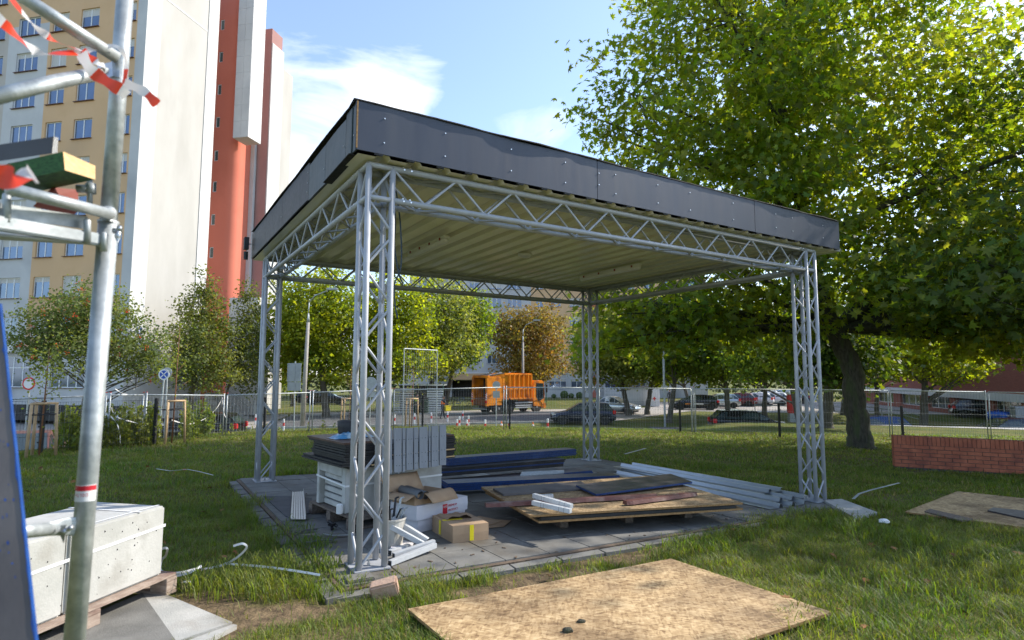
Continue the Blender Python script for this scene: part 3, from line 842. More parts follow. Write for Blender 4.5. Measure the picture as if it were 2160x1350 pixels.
p = PW(U1 - .09, V2 - .02, 3.80)
fl = thing('floodlight', 'small black floodlight on the far left corner of the pavilion roof edge', 'floodlight', p)
q = MB(); q.box(p, (.07, .12, .2), YAW); q.build('housing', 'black', fl)
q = MB(); q.box(p + Vector((0, 0, -.2)) , (.03, .05, .12), YAW); q.tube(p + Vector((0, 0, -.14)), p + Vector((0, 0, -.27)), .035, n=10); q.build('sensor', 'black', fl)
q = MB(); q.bar(p + Vector((.0, 0, -.02)), p + PU * .08, .02, .02); q.build('bracket', 'galv', fl)

def striplight(Ua, Va, Vb, label):
    z = 3.49
    t = thing('strip_light', label, 'strip light', PW(Ua, (Va + Vb) / 2, z), group='strip lights under the pavilion roof')
    q = MB(); q.bar(PW(Ua, Va, z - .005), PW(Ua, Vb, z - .005), .085, .03); q.build('base_tray', 'white', t, bev=.004)
    q = MB(); q.path([PW(Ua, Va + .01, z - .04), PW(Ua, Va + .03, z - .045), PW(Ua, Vb - .03, z - .045), PW(Ua, Vb - .01, z - .04)], [.02, .045, .045, .02], 14); q.build('diffuser', 'white', t, smooth=True, fix=False)
    for k in range(4):
        for s_ in (-1, 1):
            v_ = Va + (Vb - Va) * (.1 + .267 * k)
            q = MB(); q.box(PW(Ua + s_ * .047, v_, z - .022), (.012, .03, .035), YAW); q.build('clip', 'redbrown', t)
striplight(1.78, 2.1, 3.4, 'white strip light under the roof behind the near post, nearer one of the two')
striplight(5.40, 2.15, 3.75, 'white strip light under the roof towards the right rear of the pavilion')
q = MB(); c_ = PW(3.42, 2.68, 3.53); q.lathe([(.11, 0), (.11, -.02), (.085, -.05), (.03, -.062)], c_, 20)
q.build('smoke_detector', 'white', smooth=True, label='round white fitting under the middle of the pavilion roof', cat='detector')

def cable(pts, r_, label, m='black'):
    q = MB(); P = [Vector(p) for p in pts]; out_ = []
    for i in range(len(P) - 1):
        a = P[max(i - 1, 0)]; b = P[i]; c = P[i + 1]; d = P[min(i + 2, len(P) - 1)]
        for k in range(6):
            t = k / 6
            out_.append(.5 * ((2 * b) + (c - a) * t + (2 * a - 5 * b + 4 * c - d) * t * t + (3 * b - a - 3 * c + d) * t ** 3))
    out_.append(P[-1]); q.path(out_, r_, 6)
    return q.build('cable', m, smooth=True, fix=False, label=label, cat='cable')
CBL = mat('slate_blue_cable', (0.03, 0.05, 0.07), rough=.5)
cable([dep(832, 390, 5.55), dep(838, 420, 5.55), dep(845, 480, 5.52), dep(846, 560, 5.5), dep(832, 600, 5.5), dep(833, 640, 5.48), dep(839, 672, 5.46)], .008, 'thin dark cable hanging behind the near post, reaching lowest', CBL)
cable([dep(830, 395, 5.62), dep(834, 470, 5.6), dep(832, 520, 5.58), dep(842, 580, 5.56), dep(851, 598, 5.55)], .008, 'shorter dark cable loop hanging behind the near post', CBL)

# ------------------------------------------------------------------ things stored on the paved floor
def zat(P, px, py):
    d = ray(px, py); t = (Vector(P).xy - CAM.xy).length / d.xy.length
    return CAM.z + d.z * t
def up(P, h): return Vector((P.x, P.y, P.z + h))
def board(corners, th, m, edge=None, name='board', parent=None, bev=0, **k):
    q = MB(); q.slab(corners, th)
    o = q.build(name, m, parent, bev=bev, **k)
    if edge:
        o.data.materials.append(MT[edge])
        for p in o.data.polygons:
            if abs(p.normal.z) < 0.7: p.material_index = 1
    return o

def pallet(origin, ux, uy, lx, ly, label, m, nd=6):
    ux = Vector(ux).normalized(); uy = Vector(uy).normalized(); o = Vector(origin)
    t = thing('pallet', label, 'pallet', o)
    P = lambda a, b, h: o + ux * a + uy * b + Vector((0, 0, h))
    def bx(name, a0, a1, b0, b1, h0, h1):
        q = MB(); q.slab([P(a0, b0, h1), P(a1, b0, h1), P(a1, b1, h1), P(a0, b1, h1)], h1 - h0); q.build(name, m, t, bev=.003)
    for i in range(nd):
        w_ = ly / nd; bx('deck_board', 0, lx, i * w_ + .008, (i + 1) * w_ - .008, .118, .140)
    for a in (0, lx / 2 - .05, lx - .1): bx('stringer', a, a + .1, 0, ly, .094, .117)
    for a in (0, lx / 2 - .05, lx - .1):
        for b in (0, ly / 2 - .07, ly - .14): bx('block', a, a + .1, b, b + .14, .022, .093)
    for a in (0, lx / 2 - .05, lx - .1): bx('skid', a - .0, a + .1, 0, ly, 0, .021)
    return t

# stack of U shaped concrete elements on a dark pallet
A = gnd(727, 1084, .15); Cf = gnd(667, 1060, .15); Bf = gnd(915, 1052, .15)
e1 = (Cf - A); e1.z = 0; wid = e1.length; e1.normalize()
e2 = Vector((e1.y, -e1.x, 0)); L2 = (Bf - A).dot(e2)
zt = zat(A, 735, 988); zb = A.z; H = zt - zb
o_ = A - e2 * .02 - e1 * .18; o_.z = pz(o_.x, o_.y)
pallet(o_, e1, e2, wid + .35, L2 + .1, 'dark old pallet under the white slotted concrete elements', 'wood_old', 9)
cs = thing('concrete_elements', 'stack of white slotted concrete elements strapped on the dark pallet behind the near post', 'concrete blocks', A)
def CP(a, b, h): return A + e1 * a + e2 * b + Vector((0, 0, h))
def cbox(name, a0, a1, b0, b1, h0, h1, m='concrete', bev=.006):
    q = MB(); q.slab([CP(a0, b0, h1), CP(a1, b0, h1), CP(a1, b1, h1), CP(a0, b1, h1)], h1 - h0); return q.build(name, m, cs, bev=bev)
cbox('side_wall', 0, .09, 0, L2, 0, H); cbox('side_wall', wid - .07, wid, 0, L2, 0, H)
cbox('top_wall', .092, wid - .072, 0, L2, H - .10, H)
ns = 5
for i in range(ns):
    h0 = i * (H - .11) / ns
    cbox('inner_element', .10, wid - .08, .06, L2 - .02, h0 + .004, h0 + (H - .11) / ns - .014)
q = MB(); hs = H * .60
def strapline(q, a, b, h, t=.0):
    q.slab([CP(a[0], a[1], h + .018), CP(b[0], b[1], h + .018), CP(b[0] + t, b[1], h + .018), CP(a[0] + t, a[1], h + .018)], .018)
q.bar(CP(-.004, -.004, hs), CP(-.004, L2, hs - .01), .004, .02)
q.bar(CP(-.004, -.004, hs), CP(wid + .004, -.004, hs + .03), .004, .02)
q.bar(CP(-.004, L2 * .52, -.0), CP(-.004, L2 * .52, H), .004, .02, up=e2)
q.build('strapping', 'strap', cs)
# dark boards stacked on top of them
zt2 = zat(A, 738, 931)
nb = 11; th = (zt2 - zt) / nb
stk = thing('board_stack', 'stack of black and brown boards lying on the white concrete elements', 'boards', CP(0, 0, H))
for i in range(nb):
    jx = random.uniform(-.02, .02); jy = random.uniform(-.03, .03)
    a0, a1, b0, b1 = -.10 + jx, wid + .02, -.07 + jy, L2 + .12 + jy
    if i in (0,): a1 += .02; b0 += .05
    if i in (1, 2): a1 += .19; b0 -= .02
    if i >= nb - 2: b0 -= .0; a1 += .12
    m = 'board_black' if i < nb - 1 else 'brown_board'
    z1_ = H + (i + 1) * th - .002
    q = MB(); q.slab([CP(a0, b0, z1_), CP(a1, b0, z1_), CP(a1, b1, z1_), CP(a0, b1, z1_)], th - .004 if i not in (1, 7) else th * .8)
    q.build('board', m, stk, bev=.002, label='red brown board on top of the stack' if i == nb - 1 else None)
for i, (hh, b0) in enumerate(((.02, .25), (th * 4, .35))):
    q = MB(); q.slab([CP(-.13, b0, H + hh + .012), CP(-.02, b0, H + hh + .012), CP(-.02, L2 + .1, H + hh + .012), CP(-.13, L2 + .1, H + hh + .012)], .012); q.build('spacer_lath', 'cut_pine', stk)
ztop = H + nb * th
q = MB(); vs = []; fs = []; n = 12; bc = CP(wid * .45, .22, ztop)
for i in range(n + 1):
    for j in range(9):
        u_, v_ = i / n - .5, j / 8 - .5
        vs.append(bc + e2 * u_ * .50 + e1 * v_ * .24 + Vector((0, 0, .004 + .05 * (1 - (2 * u_) ** 4) * (1 - (2 * v_) ** 2) * (1 + .35 * math.sin(i * 2.1 + j)))))
for i in range(n):
    for j in range(8): fs.append((i * 9 + j, (i + 1) * 9 + j, (i + 1) * 9 + j + 1, i * 9 + j + 1))
q.add(vs, fs); q.build('plastic_bag', 'bagblue', smooth=True, label='crumpled blue and white plastic bag on top of the board stack', cat='bag')
q = MB(); bk = gnd(722, 922, 1.12); bk = CP(wid * .75, .30, ztop)
q.lathe([(.12, 0), (.125, .02), (.135, .10), (.14, .17), (.125, .18), (.115, .175), (.05, .165)], bk, 24)
q.build('upturned_bucket', 'black', smooth=True, bev=0, label='black upturned plastic bucket on the board stack', cat='bucket')
# grey pickets leaning on the stack
pz0 = []
f0 = CP(-.19, .42, 0); 
pic = thing('picket_panel', 'grey painted picket panel leaning on the board stack beside the near post', 'picket panel', CP(-.16, .5, H - .1))
xs_ = [(806, 828), (831, 848), (849, 856), (857, 872), (873, 883), (884.5, 903), (904.5, 909), (910, 926), (927, 942)]
def pick(pxx, py, off):
    d = ray(pxx, py); nn = -e1; p0 = CP(-.20 - off, 0, 0)
    t = (p0 - CAM).dot(nn) / d.dot(nn); return CAM + d * t
for i, (x0, x1) in enumerate(xs_):
    yt = 906 - (x0 - 806) * .07 + (-3 if i in (0,) else 0) + random.uniform(-1, 1); yb = [1000, 997, 996, 992, 991, 988, 987, 985, 982][i]
    tl, tr = pick(x0 + .6, yt, 0.0), pick(x1 - .6, yt - .8, 0.0); bl, br = pick(x0 + .6, yb, .07), pick(x1 - .6, yb - 1, .07)
    back = e1 * .02 + (e2 * 0)
    q = MB(); q.add([tl, tr, br, bl, tl + back, tr + back, br + back, bl + back], [(0, 1, 2, 3), (7, 6, 5, 4), (0, 4, 5, 1), (1, 5, 6, 2), (2, 6, 7, 3), (3, 7, 4, 0)])
    o = q.build('picket', 'picket', pic, bev=.002)
    s = MB()
    for f_ in (.27, .62, .85):
        for g_ in (.3, .7):
            c = tl.lerp(tr, g_).lerp(bl.lerp(br, g_), f_); s.tube(c + e1 * .002, c - e1 * .003, .004, n=6)
    s.build('nail_heads', 'black', o, kind='stuff')
for f_ in (.3, .8):
    a = pick(806, 906 + 90 * f_, -.03 + .07 * f_) ; b = pick(942, 897 + 85 * f_, -.03 + .07 * f_)
    q = MB(); q.bar(a + e1 * .03, b + e1 * .03, .03, .05, up=Vector((0, 0, 1))); q.build('rail', 'picket', pic)
q = MB(); p = CP(-.12, L2 + .1, H + .03)
for i in range(3): q.slab([CP(.02, L2 + .0, H + .06 + i * .09), CP(.3, L2 + .0, H + .06 + i * .09), CP(.3, L2 + .2, H + .06 + i * .09), CP(.02, L2 + .2, H + .06 + i * .09)], .03); 
q.build('board_offcuts', 'board_black', stk, kind='stuff')

# perforated profile, mat, strips on the left of the slab
q = MB(); a = [gnd(613, 1095, .03), gnd(645, 1095, .03), gnd(640, 1036, .03), gnd(617, 1038, .03)]
pf = thing('perforated_profile', 'long perforated galvanised steel channel lying left of the concrete elements', 'steel channel', a[0])
q.slab(a, .002)
dl = (a[1] - a[0]).normalized()
q.bar(a[1] + Vector((0, 0, .015)), a[2] + Vector((0, 0, .015)), .002, .045); q.bar(a[0] + Vector((0, 0, .008)), a[3] + Vector((0, 0, .008)), .002, .02)
q.build('channel', 'galv_bright', pf)
q = MB()
for i in range(44):
    for j in range(5):
        f_ = (i + .5) / 44; g_ = (j + .9) / 5.8
        c = a[0].lerp(a[1], g_).lerp(a[3].lerp(a[2], g_), f_) + Vector((0, 0, .0015)); q.box(c, (.011, .016, .001), YAW - .45)
q.build('punched_holes', 'black', pf, kind='stuff')
q = MB(); m_ = [gnd(556, 1046, .012), gnd(602, 1088, .012), gnd(612, 1092, .012), gnd(655, 1082, .012), gnd(658, 1050, .012), gnd(600, 1046, .012)]
q.slab(m_, .008); q.build('rubber_mat', mat('blue_black_mat', (0.03, 0.035, 0.045), (0.055, 0.06, 0.07), 6, .7), label='blue black rubber mat lying flat on the slabs by the left edge', cat='mat')
def strip(pts, w_, m, label, cat='strip', h=.02, name='strip', th=.004):
    P = [gnd(x, y, h) for x, y in pts]; q = MB(); vs = []; fs = []
    for i, p in enumerate(P):
        d = (P[min(i + 1, len(P) - 1)] - P[max(i - 1, 0)]).normalized(); n_ = d.cross(Vector((0, 0, 1))) * (w_ / 2)
        zz = Vector((0, 0, random.uniform(0, .012)))
        vs += [p - n_ + zz, p + n_ + zz, p + n_ + zz - Vector((0, 0, th)), p - n_ + zz - Vector((0, 0, th))]
    for i in range(len(P) - 1):
        b_ = 4 * i; fs += [(b_ + k, b_ + (k + 1) % 4, b_ + 4 + (k + 1) % 4, b_ + 4 + k) for k in range(4)]
    fs += [(0, 1, 2, 3), (4 * len(P) - 4, 4 * len(P) - 1, 4 * len(P) - 2, 4 * len(P) - 3)]
    q.add(vs, fs); return q.build(name, m, label=label, cat=cat)
strip([(623, 1124), (640, 1120), (669, 1117)], .05, 'black', 'curved black rubber offcut on the slabs left of the near post, rear one')
strip([(636, 1131), (650, 1128), (664, 1128)], .04, 'dark_panel', 'short dark offcut between two longer black strips left of the near post')
strip([(648, 1146), (670, 1140), (702, 1139)], .045, 'fascia2', 'flat dark grey strip on the slabs just left of the near post')
strip([(681, 1128), (700, 1129), (738, 1129)], .03, 'galv_bright', 'thin zinc strip on the slabs beside the dark pallet')
q = MB(); c_ = gnd(716, 1083, .16); q.lathe([(.035, 0), (.036, .09), (.02, .10)], c_, 14); q.build('paper_cup', 'white', smooth=False, label='small white plastic cup on the dark pallet', cat='cup')
# bucket of fittings behind the near post
bc = SW(.50, .62, 0)
bkt = thing('paint_bucket', 'stained white plastic bucket full of steel fittings behind the near post', 'bucket', bc)
q = MB(); q.lathe([(.12, 0), (.15, .26), (.158, .265), (.158, .28), (.148, .28), (.14, .25)], bc, 24); q.build('tub', mat('dirty_white_plastic', (.55, .53, .48), (.38, .36, .32), 6, .5), bkt, smooth=False)
ftm = ['galv', 'black', 'galv_bright']
for i in range(14):
    a_ = random.uniform(0, 2 * PI); r_ = random.uniform(0, .10); hh = random.uniform(.08, .24)
    p0 = bc + Vector((r_ * math.cos(a_), r_ * math.sin(a_), .2)); p1 = p0 + Vector((math.cos(a_) * .07, math.sin(a_) * .07, hh))
    q = MB(); q.bar(p0, p1, .02, .012); q.tube(p1, p1 + Vector((.03, 0, .01)), .009, n=6); q.build('fitting', ftm[i % 3], bkt)
# loose black fittings on the ground
for i, (px, py) in enumerate(((880, 1092), (895, 1086), (905, 1099), (866, 1088), (914, 1088), (700, 1112), (752, 1120))):
    c = gnd(px, py, .03); q = MB(); a_ = random.uniform(0, 3)
    q.box(c, (.16, .03, .03), a_); q.tube(c + Vector((.05, .03, .0)), c + Vector((-.05, .02, .06)), .018, n=8); q.box(c + Vector((0, 0, .03)), (.05, .07, .02), a_ + .8)
    q.build('black_clamp', 'blackgloss', label=['black clamp in the middle of the heap before the white cartons', 'black clamp at the back of the heap before the white cartons', 'black clamp at the front of the heap before the white cartons', 'leftmost black clamp of the heap before the white cartons', 'rightmost black clamp of the heap, nearest the taped box', 'black clamp lying alone left of the near post by the pallet', 'black clamp on the slabs inside the near post'][i], cat='clamp', group='black clamps in a heap by the near post')
# grey square profiles
def prof(p0, p1, w_, label, h0=.025, h1=.025, wall=True):
    a, b = gnd(*p0, h0), gnd(*p1, h1); q = MB(); q.bar(a, b, w_, w_); o = q.build('square_tube', 'alu', label=label, cat='metal tube', group='grey square tubes in front of the cartons', bev=.002)
    s = MB(); d = (b - a).normalized()
    s.bar(a - d * .001, a + d * .001, w_ * .8, w_ * .8); s.build('open_end', 'black', o); s = MB(); s.bar(b - d * .001, b + d * .001, w_ * .8, w_ * .8); s.build('open_end', 'black', o)
    return o
prof((822, 1188), (918, 1150), .045, 'grey square tube lying nearest the camera in the fanned out bundle', .03, .06)
prof((830, 1172), (916, 1143), .045, 'grey square tube just behind the nearest one of the bundle', .03, .075)
prof((822, 1166), (862, 1152), .045, 'short grey square tube at the left of the bundle')
prof((824, 1110), (893, 1148), .045, 'grey square tube sloping down from the bucket, front one', .22, .06)
prof((828, 1094), (902, 1140), .045, 'grey square tube sloping down from the bucket, middle one', .26, .08)
prof((836, 1098), (880, 1130), .045, 'grey square tube sloping down from the bucket, rear one', .2, .05)
board([gnd(822, 1158, .03), gnd(862, 1160, .03), gnd(872, 1145, .03), gnd(838, 1135, .04)], .012, 'whitecard', name='leaflet', label='white and purple printed carton flat under the grey tubes', cat='carton')

# cartons
def carton(P0, ux, uy, lx, ly, h, m, label, name='carton', open_=False):
    t = thing(name, label, 'box', P0); ux = Vector(ux).normalized(); uy = Vector(uy).normalized()
    P = lambda a, b, z: P0 + ux * a + uy * b + Vector((0, 0, z))
    q = MB()
    b_ = .012
    if not open_:
        n = 8; vs = []; fs = []
        prof_ = [(0, 0), (lx * .5, -b_), (lx, 0), (lx + b_ * .6, ly * .5), (lx, ly), (lx * .5, ly), (0, ly), (-b_ * .6, ly * .5)]
        for z in (0, h * .5, h):
            k = 1 + (.012 if z == h * .5 else 0)
            for a, c in prof_: vs.append(P(lx / 2 + (a - lx / 2) * k, ly / 2 + (c - ly / 2) * k, z))
        for r_ in range(2):
            for i in range(8): fs.append((r_ * 8 + i, r_ * 8 + (i + 1) % 8, r_ * 8 + 8 + (i + 1) % 8, r_ * 8 + 8 + i))
        fs += [tuple(range(8)), tuple(range(16, 24))]
        q.add(vs, fs)
    else:
        w_ = .006
        for (a0, a1, c0, c1) in ((0, lx, 0, w_), (0, lx, ly - w_, ly), (0, w_, w_, ly - w_), (lx - w_, lx, w_, ly - w_)):
            q.slab([P(a0, c0, h), P(a1, c0, h), P(a1, c1, h), P(a0, c1, h)], h)
        q.slab([P(w_, w_, .006), P(lx - w_, w_, .006), P(lx - w_, ly - w_, .006), P(w_, ly - w_, .006)], .006)
    q.build('carton_body', m, t)
    return t, P
# brown box with yellow tape
K0 = gnd(955, 1146); K1 = gnd(1030, 1137); K2 = gnd(912, 1120)
ux, uy = (K1 - K0), (K2 - K0); hK = zat(K0, 957, 1110) - K0.z
bx_, P = carton(K0, ux, uy, ux.length, uy.length, hK, 'card', 'brown cardboard box sealed with yellow tape in front of the white cartons')
lx, ly = ux.length, uy.length
q = MB(); w_ = .045
for (a, c) in (((lx * .45), 0),):
    q.slab([P(a, -.016, hK * .98), P(a + w_, -.016, hK * .98), P(a + w_, -.0165, .01), P(a, -.0165, .01)], .0015)
q.slab([P(-.014, ly * .52, hK * .98), P(-.014, ly * .52 + w_, hK * .98), P(-.0145, ly * .52 + w_, .02), P(-.0145, ly * .52, .02)], .0015)
q.slab([P(-.0, ly * .45, hK + .004), P(lx * .55, ly * .45, hK + .004), P(lx * .55, ly * .45 + w_, hK + .004), P(0, ly * .45 + w_, hK + .004)], .002)
q.build('packing_tape', 'yellow', bx_, kind='stuff')
q = MB(); vs = []; fs = []
for i in range(9):
    for j in range(5):
        a, c = i / 8, j / 4
        vs.append(P(lx * (.1 + .75 * a), ly * (.45 + .52 * c), hK + .006 + .035 * math.sin(a * PI) * (1 - c) + .012 * math.sin(i * 1.3)))
for i in range(8):
    for j in range(4): fs.append((i * 5 + j, i * 5 + 5 + j, i * 5 + 6 + j, i * 5 + 1 + j))
q.add(vs, fs); q.build('lifted_flap', 'card', bx_, smooth=True, fix=False)
# white cartons
W0 = gnd(884, 1125); W1 = gnd(983, 1099); ux = W1 - W0; uy = Vector((-ux.y, ux.x, 0)); hW = .13
bx_, P = carton(W0 + uy.normalized() * .02, ux, uy, ux.length, .42, hW, 'whitecard', 'white carton at the bottom of the pile behind the yellow taped box')
bx_, P = carton(W0 + Vector((0, 0, hW + .002)) - ux.normalized() * .04, ux, uy, ux.length + .06, .40, .15, 'whitecard', 'upper white carton with the red KJG logo and PREMIUM print')
lx = ux.length + .06; un = ux.normalized(); nn = -uy.normalized()
q = MB(); a0 = lx * .47
q.slab([P(a0, -.016, .115), P(a0 + .075, -.016, .115), P(a0 + .075, -.0165, .01), P(a0, -.0165, .01)], .0012); q.build('logo_square', 'red', bx_)
o = P(a0 + .008, -.019, .078); text_mb('KJG', .034, o, un, (0, 0, 1)).build('logo_lettering', 'signwhite', bx_, fix=False)
o = P(a0 + .09, -.018, .080); text_mb('PREMIUM', .034, o, un, (0, 0, 1)).build('print_premium', 'red', bx_, fix=False)
o = P(a0 + .09, -.018, .030); text_mb('PRODUCT', .034, o, un, (0, 0, 1)).build('print_product', 'red', bx_, fix=False)
# big open brown carton with pipes on top
Q0 = P(.0, .03, .152)
bx2, P2 = carton(Q0, ux, uy, .48, .34, .11, 'card', 'large open brown carton holding two grey pipes on the white cartons', open_=True)
def flap(P_, a, bm_=8, name='open_flap'):
    q = MB(); vs = []; fs = []
    for i in range(bm_ + 1):
        for j in range(5): vs.append(a(i / bm_, j / 4))
    for i in range(bm_):
        for j in range(4): fs.append((i * 5 + j, i * 5 + 5 + j, i * 5 + 6 + j, i * 5 + 1 + j))
    q.add(vs, fs); o = q.build(name, 'card', P_, smooth=True, fix=False)
    md = o.modifiers.new('thickness', 'SOLIDIFY'); md.thickness = .005
flap(bx2, lambda s_, t: P2(.10 + .40 * s_, -.005 - .16 * t, .12 - .09 * t * t + .05 * s_ * t * (1 - t) * 2))
flap(bx2, lambda s_, t: P2(-.1 + .56 * s_, .34 + .10 * t, .11 + .16 * t))
flap(bx2, lambda s_, t: P2(.48 + .13 * t, .0 + .34 * s_, .11 - .03 * t))
flap(bx2, lambda s_, t: P2(-.14 * t, .0 + .34 * s_, .11 - .05 * t))
for i, (a, z) in enumerate(((.035, .11), (.115, .10))):
    q = MB(); p0 = P2(a, -.05, z); p1 = P2(a + .05, .3, z + .02); d = (p1 - p0).normalized(); q.path([p0, p1, p1, p0 + d * .03], [.042, .042, .036, .036], 20, cap=False)
    q.build('grey_pipe', mat('grey_pvc_%d' % i, (.14, .15, .16), rough=.45), smooth=True, label=['left one of two grey plastic pipe ends in the open carton', 'right one of two grey plastic pipe ends in the open carton'][i], cat='pipe', fix=False)
for i, cnr in enumerate(([(1030, 1112), (1062, 1110), (1078, 1098), (1040, 1095)], [(990, 1098), (1030, 1108), (1060, 1098), (1010, 1088)])):
    board([gnd(x, y, .012 + .01 * i) for x, y in cnr], .006, 'card', name='cardboard_sheet', label=['brown cardboard scrap flat on the slabs right of the taped box', 'brown cardboard scrap under the corner of the strand boards'][i], cat='cardboard')

# blue edged boards, three stacks along the back of the floor
def hstack(front_l, front_r, back_dir, depth, hbase, n, th, mats, label, jit=.02, edge='blue_navy'):
    a, b = gnd(*front_l, hbase), gnd(*front_r, hbase)
    d = Vector((b.x - a.x, b.y - a.y, 0)); bd = Vector((-d.y, d.x, 0)).normalized() * depth
    t = thing('board_stack', label, 'boards', a)
    for i in range(n):
        j1, j2 = random.uniform(-jit, jit), random.uniform(-jit, jit); dn = d.normalized(); up_ = Vector((0, 0, (i + 1) * th))
        cs_ = [a + dn * j1 + bd * (j2 * .5), b + dn * j2 + bd * (j2 * .5), b + dn * j2 + bd, a + dn * j1 + bd]
        board([c + up_ for c in cs_], th - .003, mats[i % len(mats)], edge if mats[i % len(mats)] != 'board_black' else None, parent=t, bev=0)
    return t
pl_ = [('dark_panel')]
hstack((946, 1037), (1305, 1018), 0, .33, .06, 4, .028, ['dark_panel'], 'low front stack of blue edged dark boards behind the strand boards', .03)
hstack((900, 1034), (1252, 1002), 0, .34, .02, 3, .028, ['dark_panel'], 'low middle stack of blue edged boards with a grey metal offcut on it', .04)
hstack((905, 1008), (1190, 984), 0, .30, .14, 5, .026, ['board_black', 'board_black', 'dark_panel'], 'black boards lying under the uppermost blue edged stack at the back', .05)
hstack((945, 983), (1216, 960), 0, .26, .27, 5, .024, ['dark_panel'], 'uppermost stack of long blue edged boards at the back of the floor', .02)
for i, (a_, b_, dd) in enumerate(((920, 1015, 0), (1080, 1003, 0), (1180, 994, 0))):
    c = gnd(a_, b_ + 12, .06); q = MB(); q.box(c, (.1, .3, .12), YAW - .7); q.build('bearer_block', 'wood_old', label=['left', 'middle', 'right'][i] + ' one of three dark bearers under the blue edged boards', cat='bearer', group='bearers under the blue edged boards')
board([gnd(1097, 1003, .15), gnd(1190, 998, .15), gnd(1190, 991, .15), gnd(1101, 995, .15)], .012, 'galv', name='metal_offcut', label='pale grey metal offcut lying on the middle stack of blue edged boards', cat='metal strip')
# strand boards with planks on them
hO = .25
c4 = [gnd(1118, 1087, hO), gnd(1567, 1060, hO), gnd(1375, 1003, hO), gnd(1015, 1027, hO)]
top_ = thing('strand_board', 'upper warm coloured strand board carrying planks in the middle of the floor', 'strand board', c4[0])
board(c4, .022, 'osb_warm', 'osb_edge', name='sheet', parent=top_)
c5 = [c + Vector((0, 0, -.065)) for c in c4]; dd = (c4[1] - c4[0]).normalized(); 
c5 = [c5[0] + dd * .10, c5[1] + dd * .0, c5[2] + dd * .05, c5[3] + dd * .06]
board([c + Vector((0, 0, .035)) for c in (c5[0] + dd * .02, c5[1] - dd * .1, c5[2] - dd * .1, c5[3])], .03, 'board_black', name='black_board', label='black boards sandwiched between the two strand boards', cat='board')
board(c5, .022, 'osb_warm', 'osb_edge', name='strand_board', label='lower strand board under the black boards in the middle of the floor', cat='strand board')
for i, f_ in enumerate((.18, .5, .82)):
    a = c5[0].lerp(c5[1], f_); b = c5[3].lerp(c5[2], f_); s_ = (b - a)
    q = MB(); q.bar(Vector((a.x, a.y, pz(a.x, a.y) + .07)) + s_ * .22, Vector((b.x, b.y, pz(b.x, b.y) + .07)) - s_ * .1, .10, .14); q.build('bearer', 'wood_old', label=['left', 'middle', 'right'][i] + ' one of three dark timber bearers under the strand boards', cat='bearer', group='bearers under the strand boards')
hT = hO
board([gnd(1062, 1042, hT + .03), gnd(1247, 1028, hT + .03), gnd(1225, 1015, hT + .03), gnd(1040, 1030, hT + .03)], .026, 'grey_panel', None, name='dark_board', label='dark grey board lying at the back left of the strand board', cat='board')
board([gnd(1257, 1042, hT + .05), gnd(1460, 1016, hT + .06), gnd(1415, 999, hT + .05), gnd(1215, 1023, hT + .05)], .024, 'dark_panel', 'blue_navy', name='dark_board', label='wide blue edged black board overhanging the back of the strand board', cat='board')
def plank(p0, p1, w_, th_, h, m, label):
    a, b = gnd(*p0, h), gnd(*p1, h); q = MB(); vs = []; fs = []; n = 14
    d = (b - a).normalized(); s_ = d.cross(Vector((0, 0, 1)))
    for i in range(n + 1):
        c = a.lerp(b, i / n) + s_ * random.uniform(-.004, .004); ww = w_ / 2 * (1 if 0 < i < n else .7); t2 = th_ / 2
        vs += [c - s_ * ww - Vector((0, 0, t2 * .6)), c - s_ * ww * .7 + Vector((0, 0, t2)), c + s_ * ww * .7 + Vector((0, 0, t2)), c + s_ * ww - Vector((0, 0, t2 * .6))]
    for i in range(n):
        b_ = 4 * i; fs += [(b_ + k, b_ + (k + 1) % 4, b_ + 4 + (k + 1) % 4, b_ + 4 + k) for k in range(4)]
    fs += [(0, 1, 2, 3), (4 * n, 4 * n + 3, 4 * n + 2, 4 * n + 1)]
    q.add(vs, fs); return q.build('plank', m, label=label, cat='plank', smooth=False)
plank((1024, 1066), (1383, 1046), .10, .05, hT + .03, 'maroon', 'long worn maroon plank across the strand board, white at its tip')
plank((1318, 1061), (1466, 1042), .11, .05, hT + .03, 'maroon', 'short worn maroon plank at the right of the strand board')
def sqt(p0, p1, h0, h1, label):
    a, b = gnd(*p0, h0), gnd(*p1, h1); q = MB(); q.bar(a, b, .05, .045); o = q.build('square_tube', 'alu', bev=.002, label=label, cat='metal tube')
    s = MB(); d = (b - a).normalized(); s.bar(a - d * .001, a, .038, .034)
    for f_ in (.25, .32, .72, .85): s.bar(a.lerp(b, f_), a.lerp(b, f_ + .005), .051, .046)
    s.build('scored_marks', 'black', o, kind='stuff')
sqt((1126, 1045), (1206, 1068), hT + .13, hT + .10, 'upper white metal tube stacked on the planks of the strand board')
sqt((1124, 1060), (1204, 1078), hT + .09, hT + .07, 'lower white metal tube resting on the long maroon plank')
sqt((1128, 1049), (1165, 1046), hT + .08, hT + .08, 'short white metal tube behind the two on the planks')
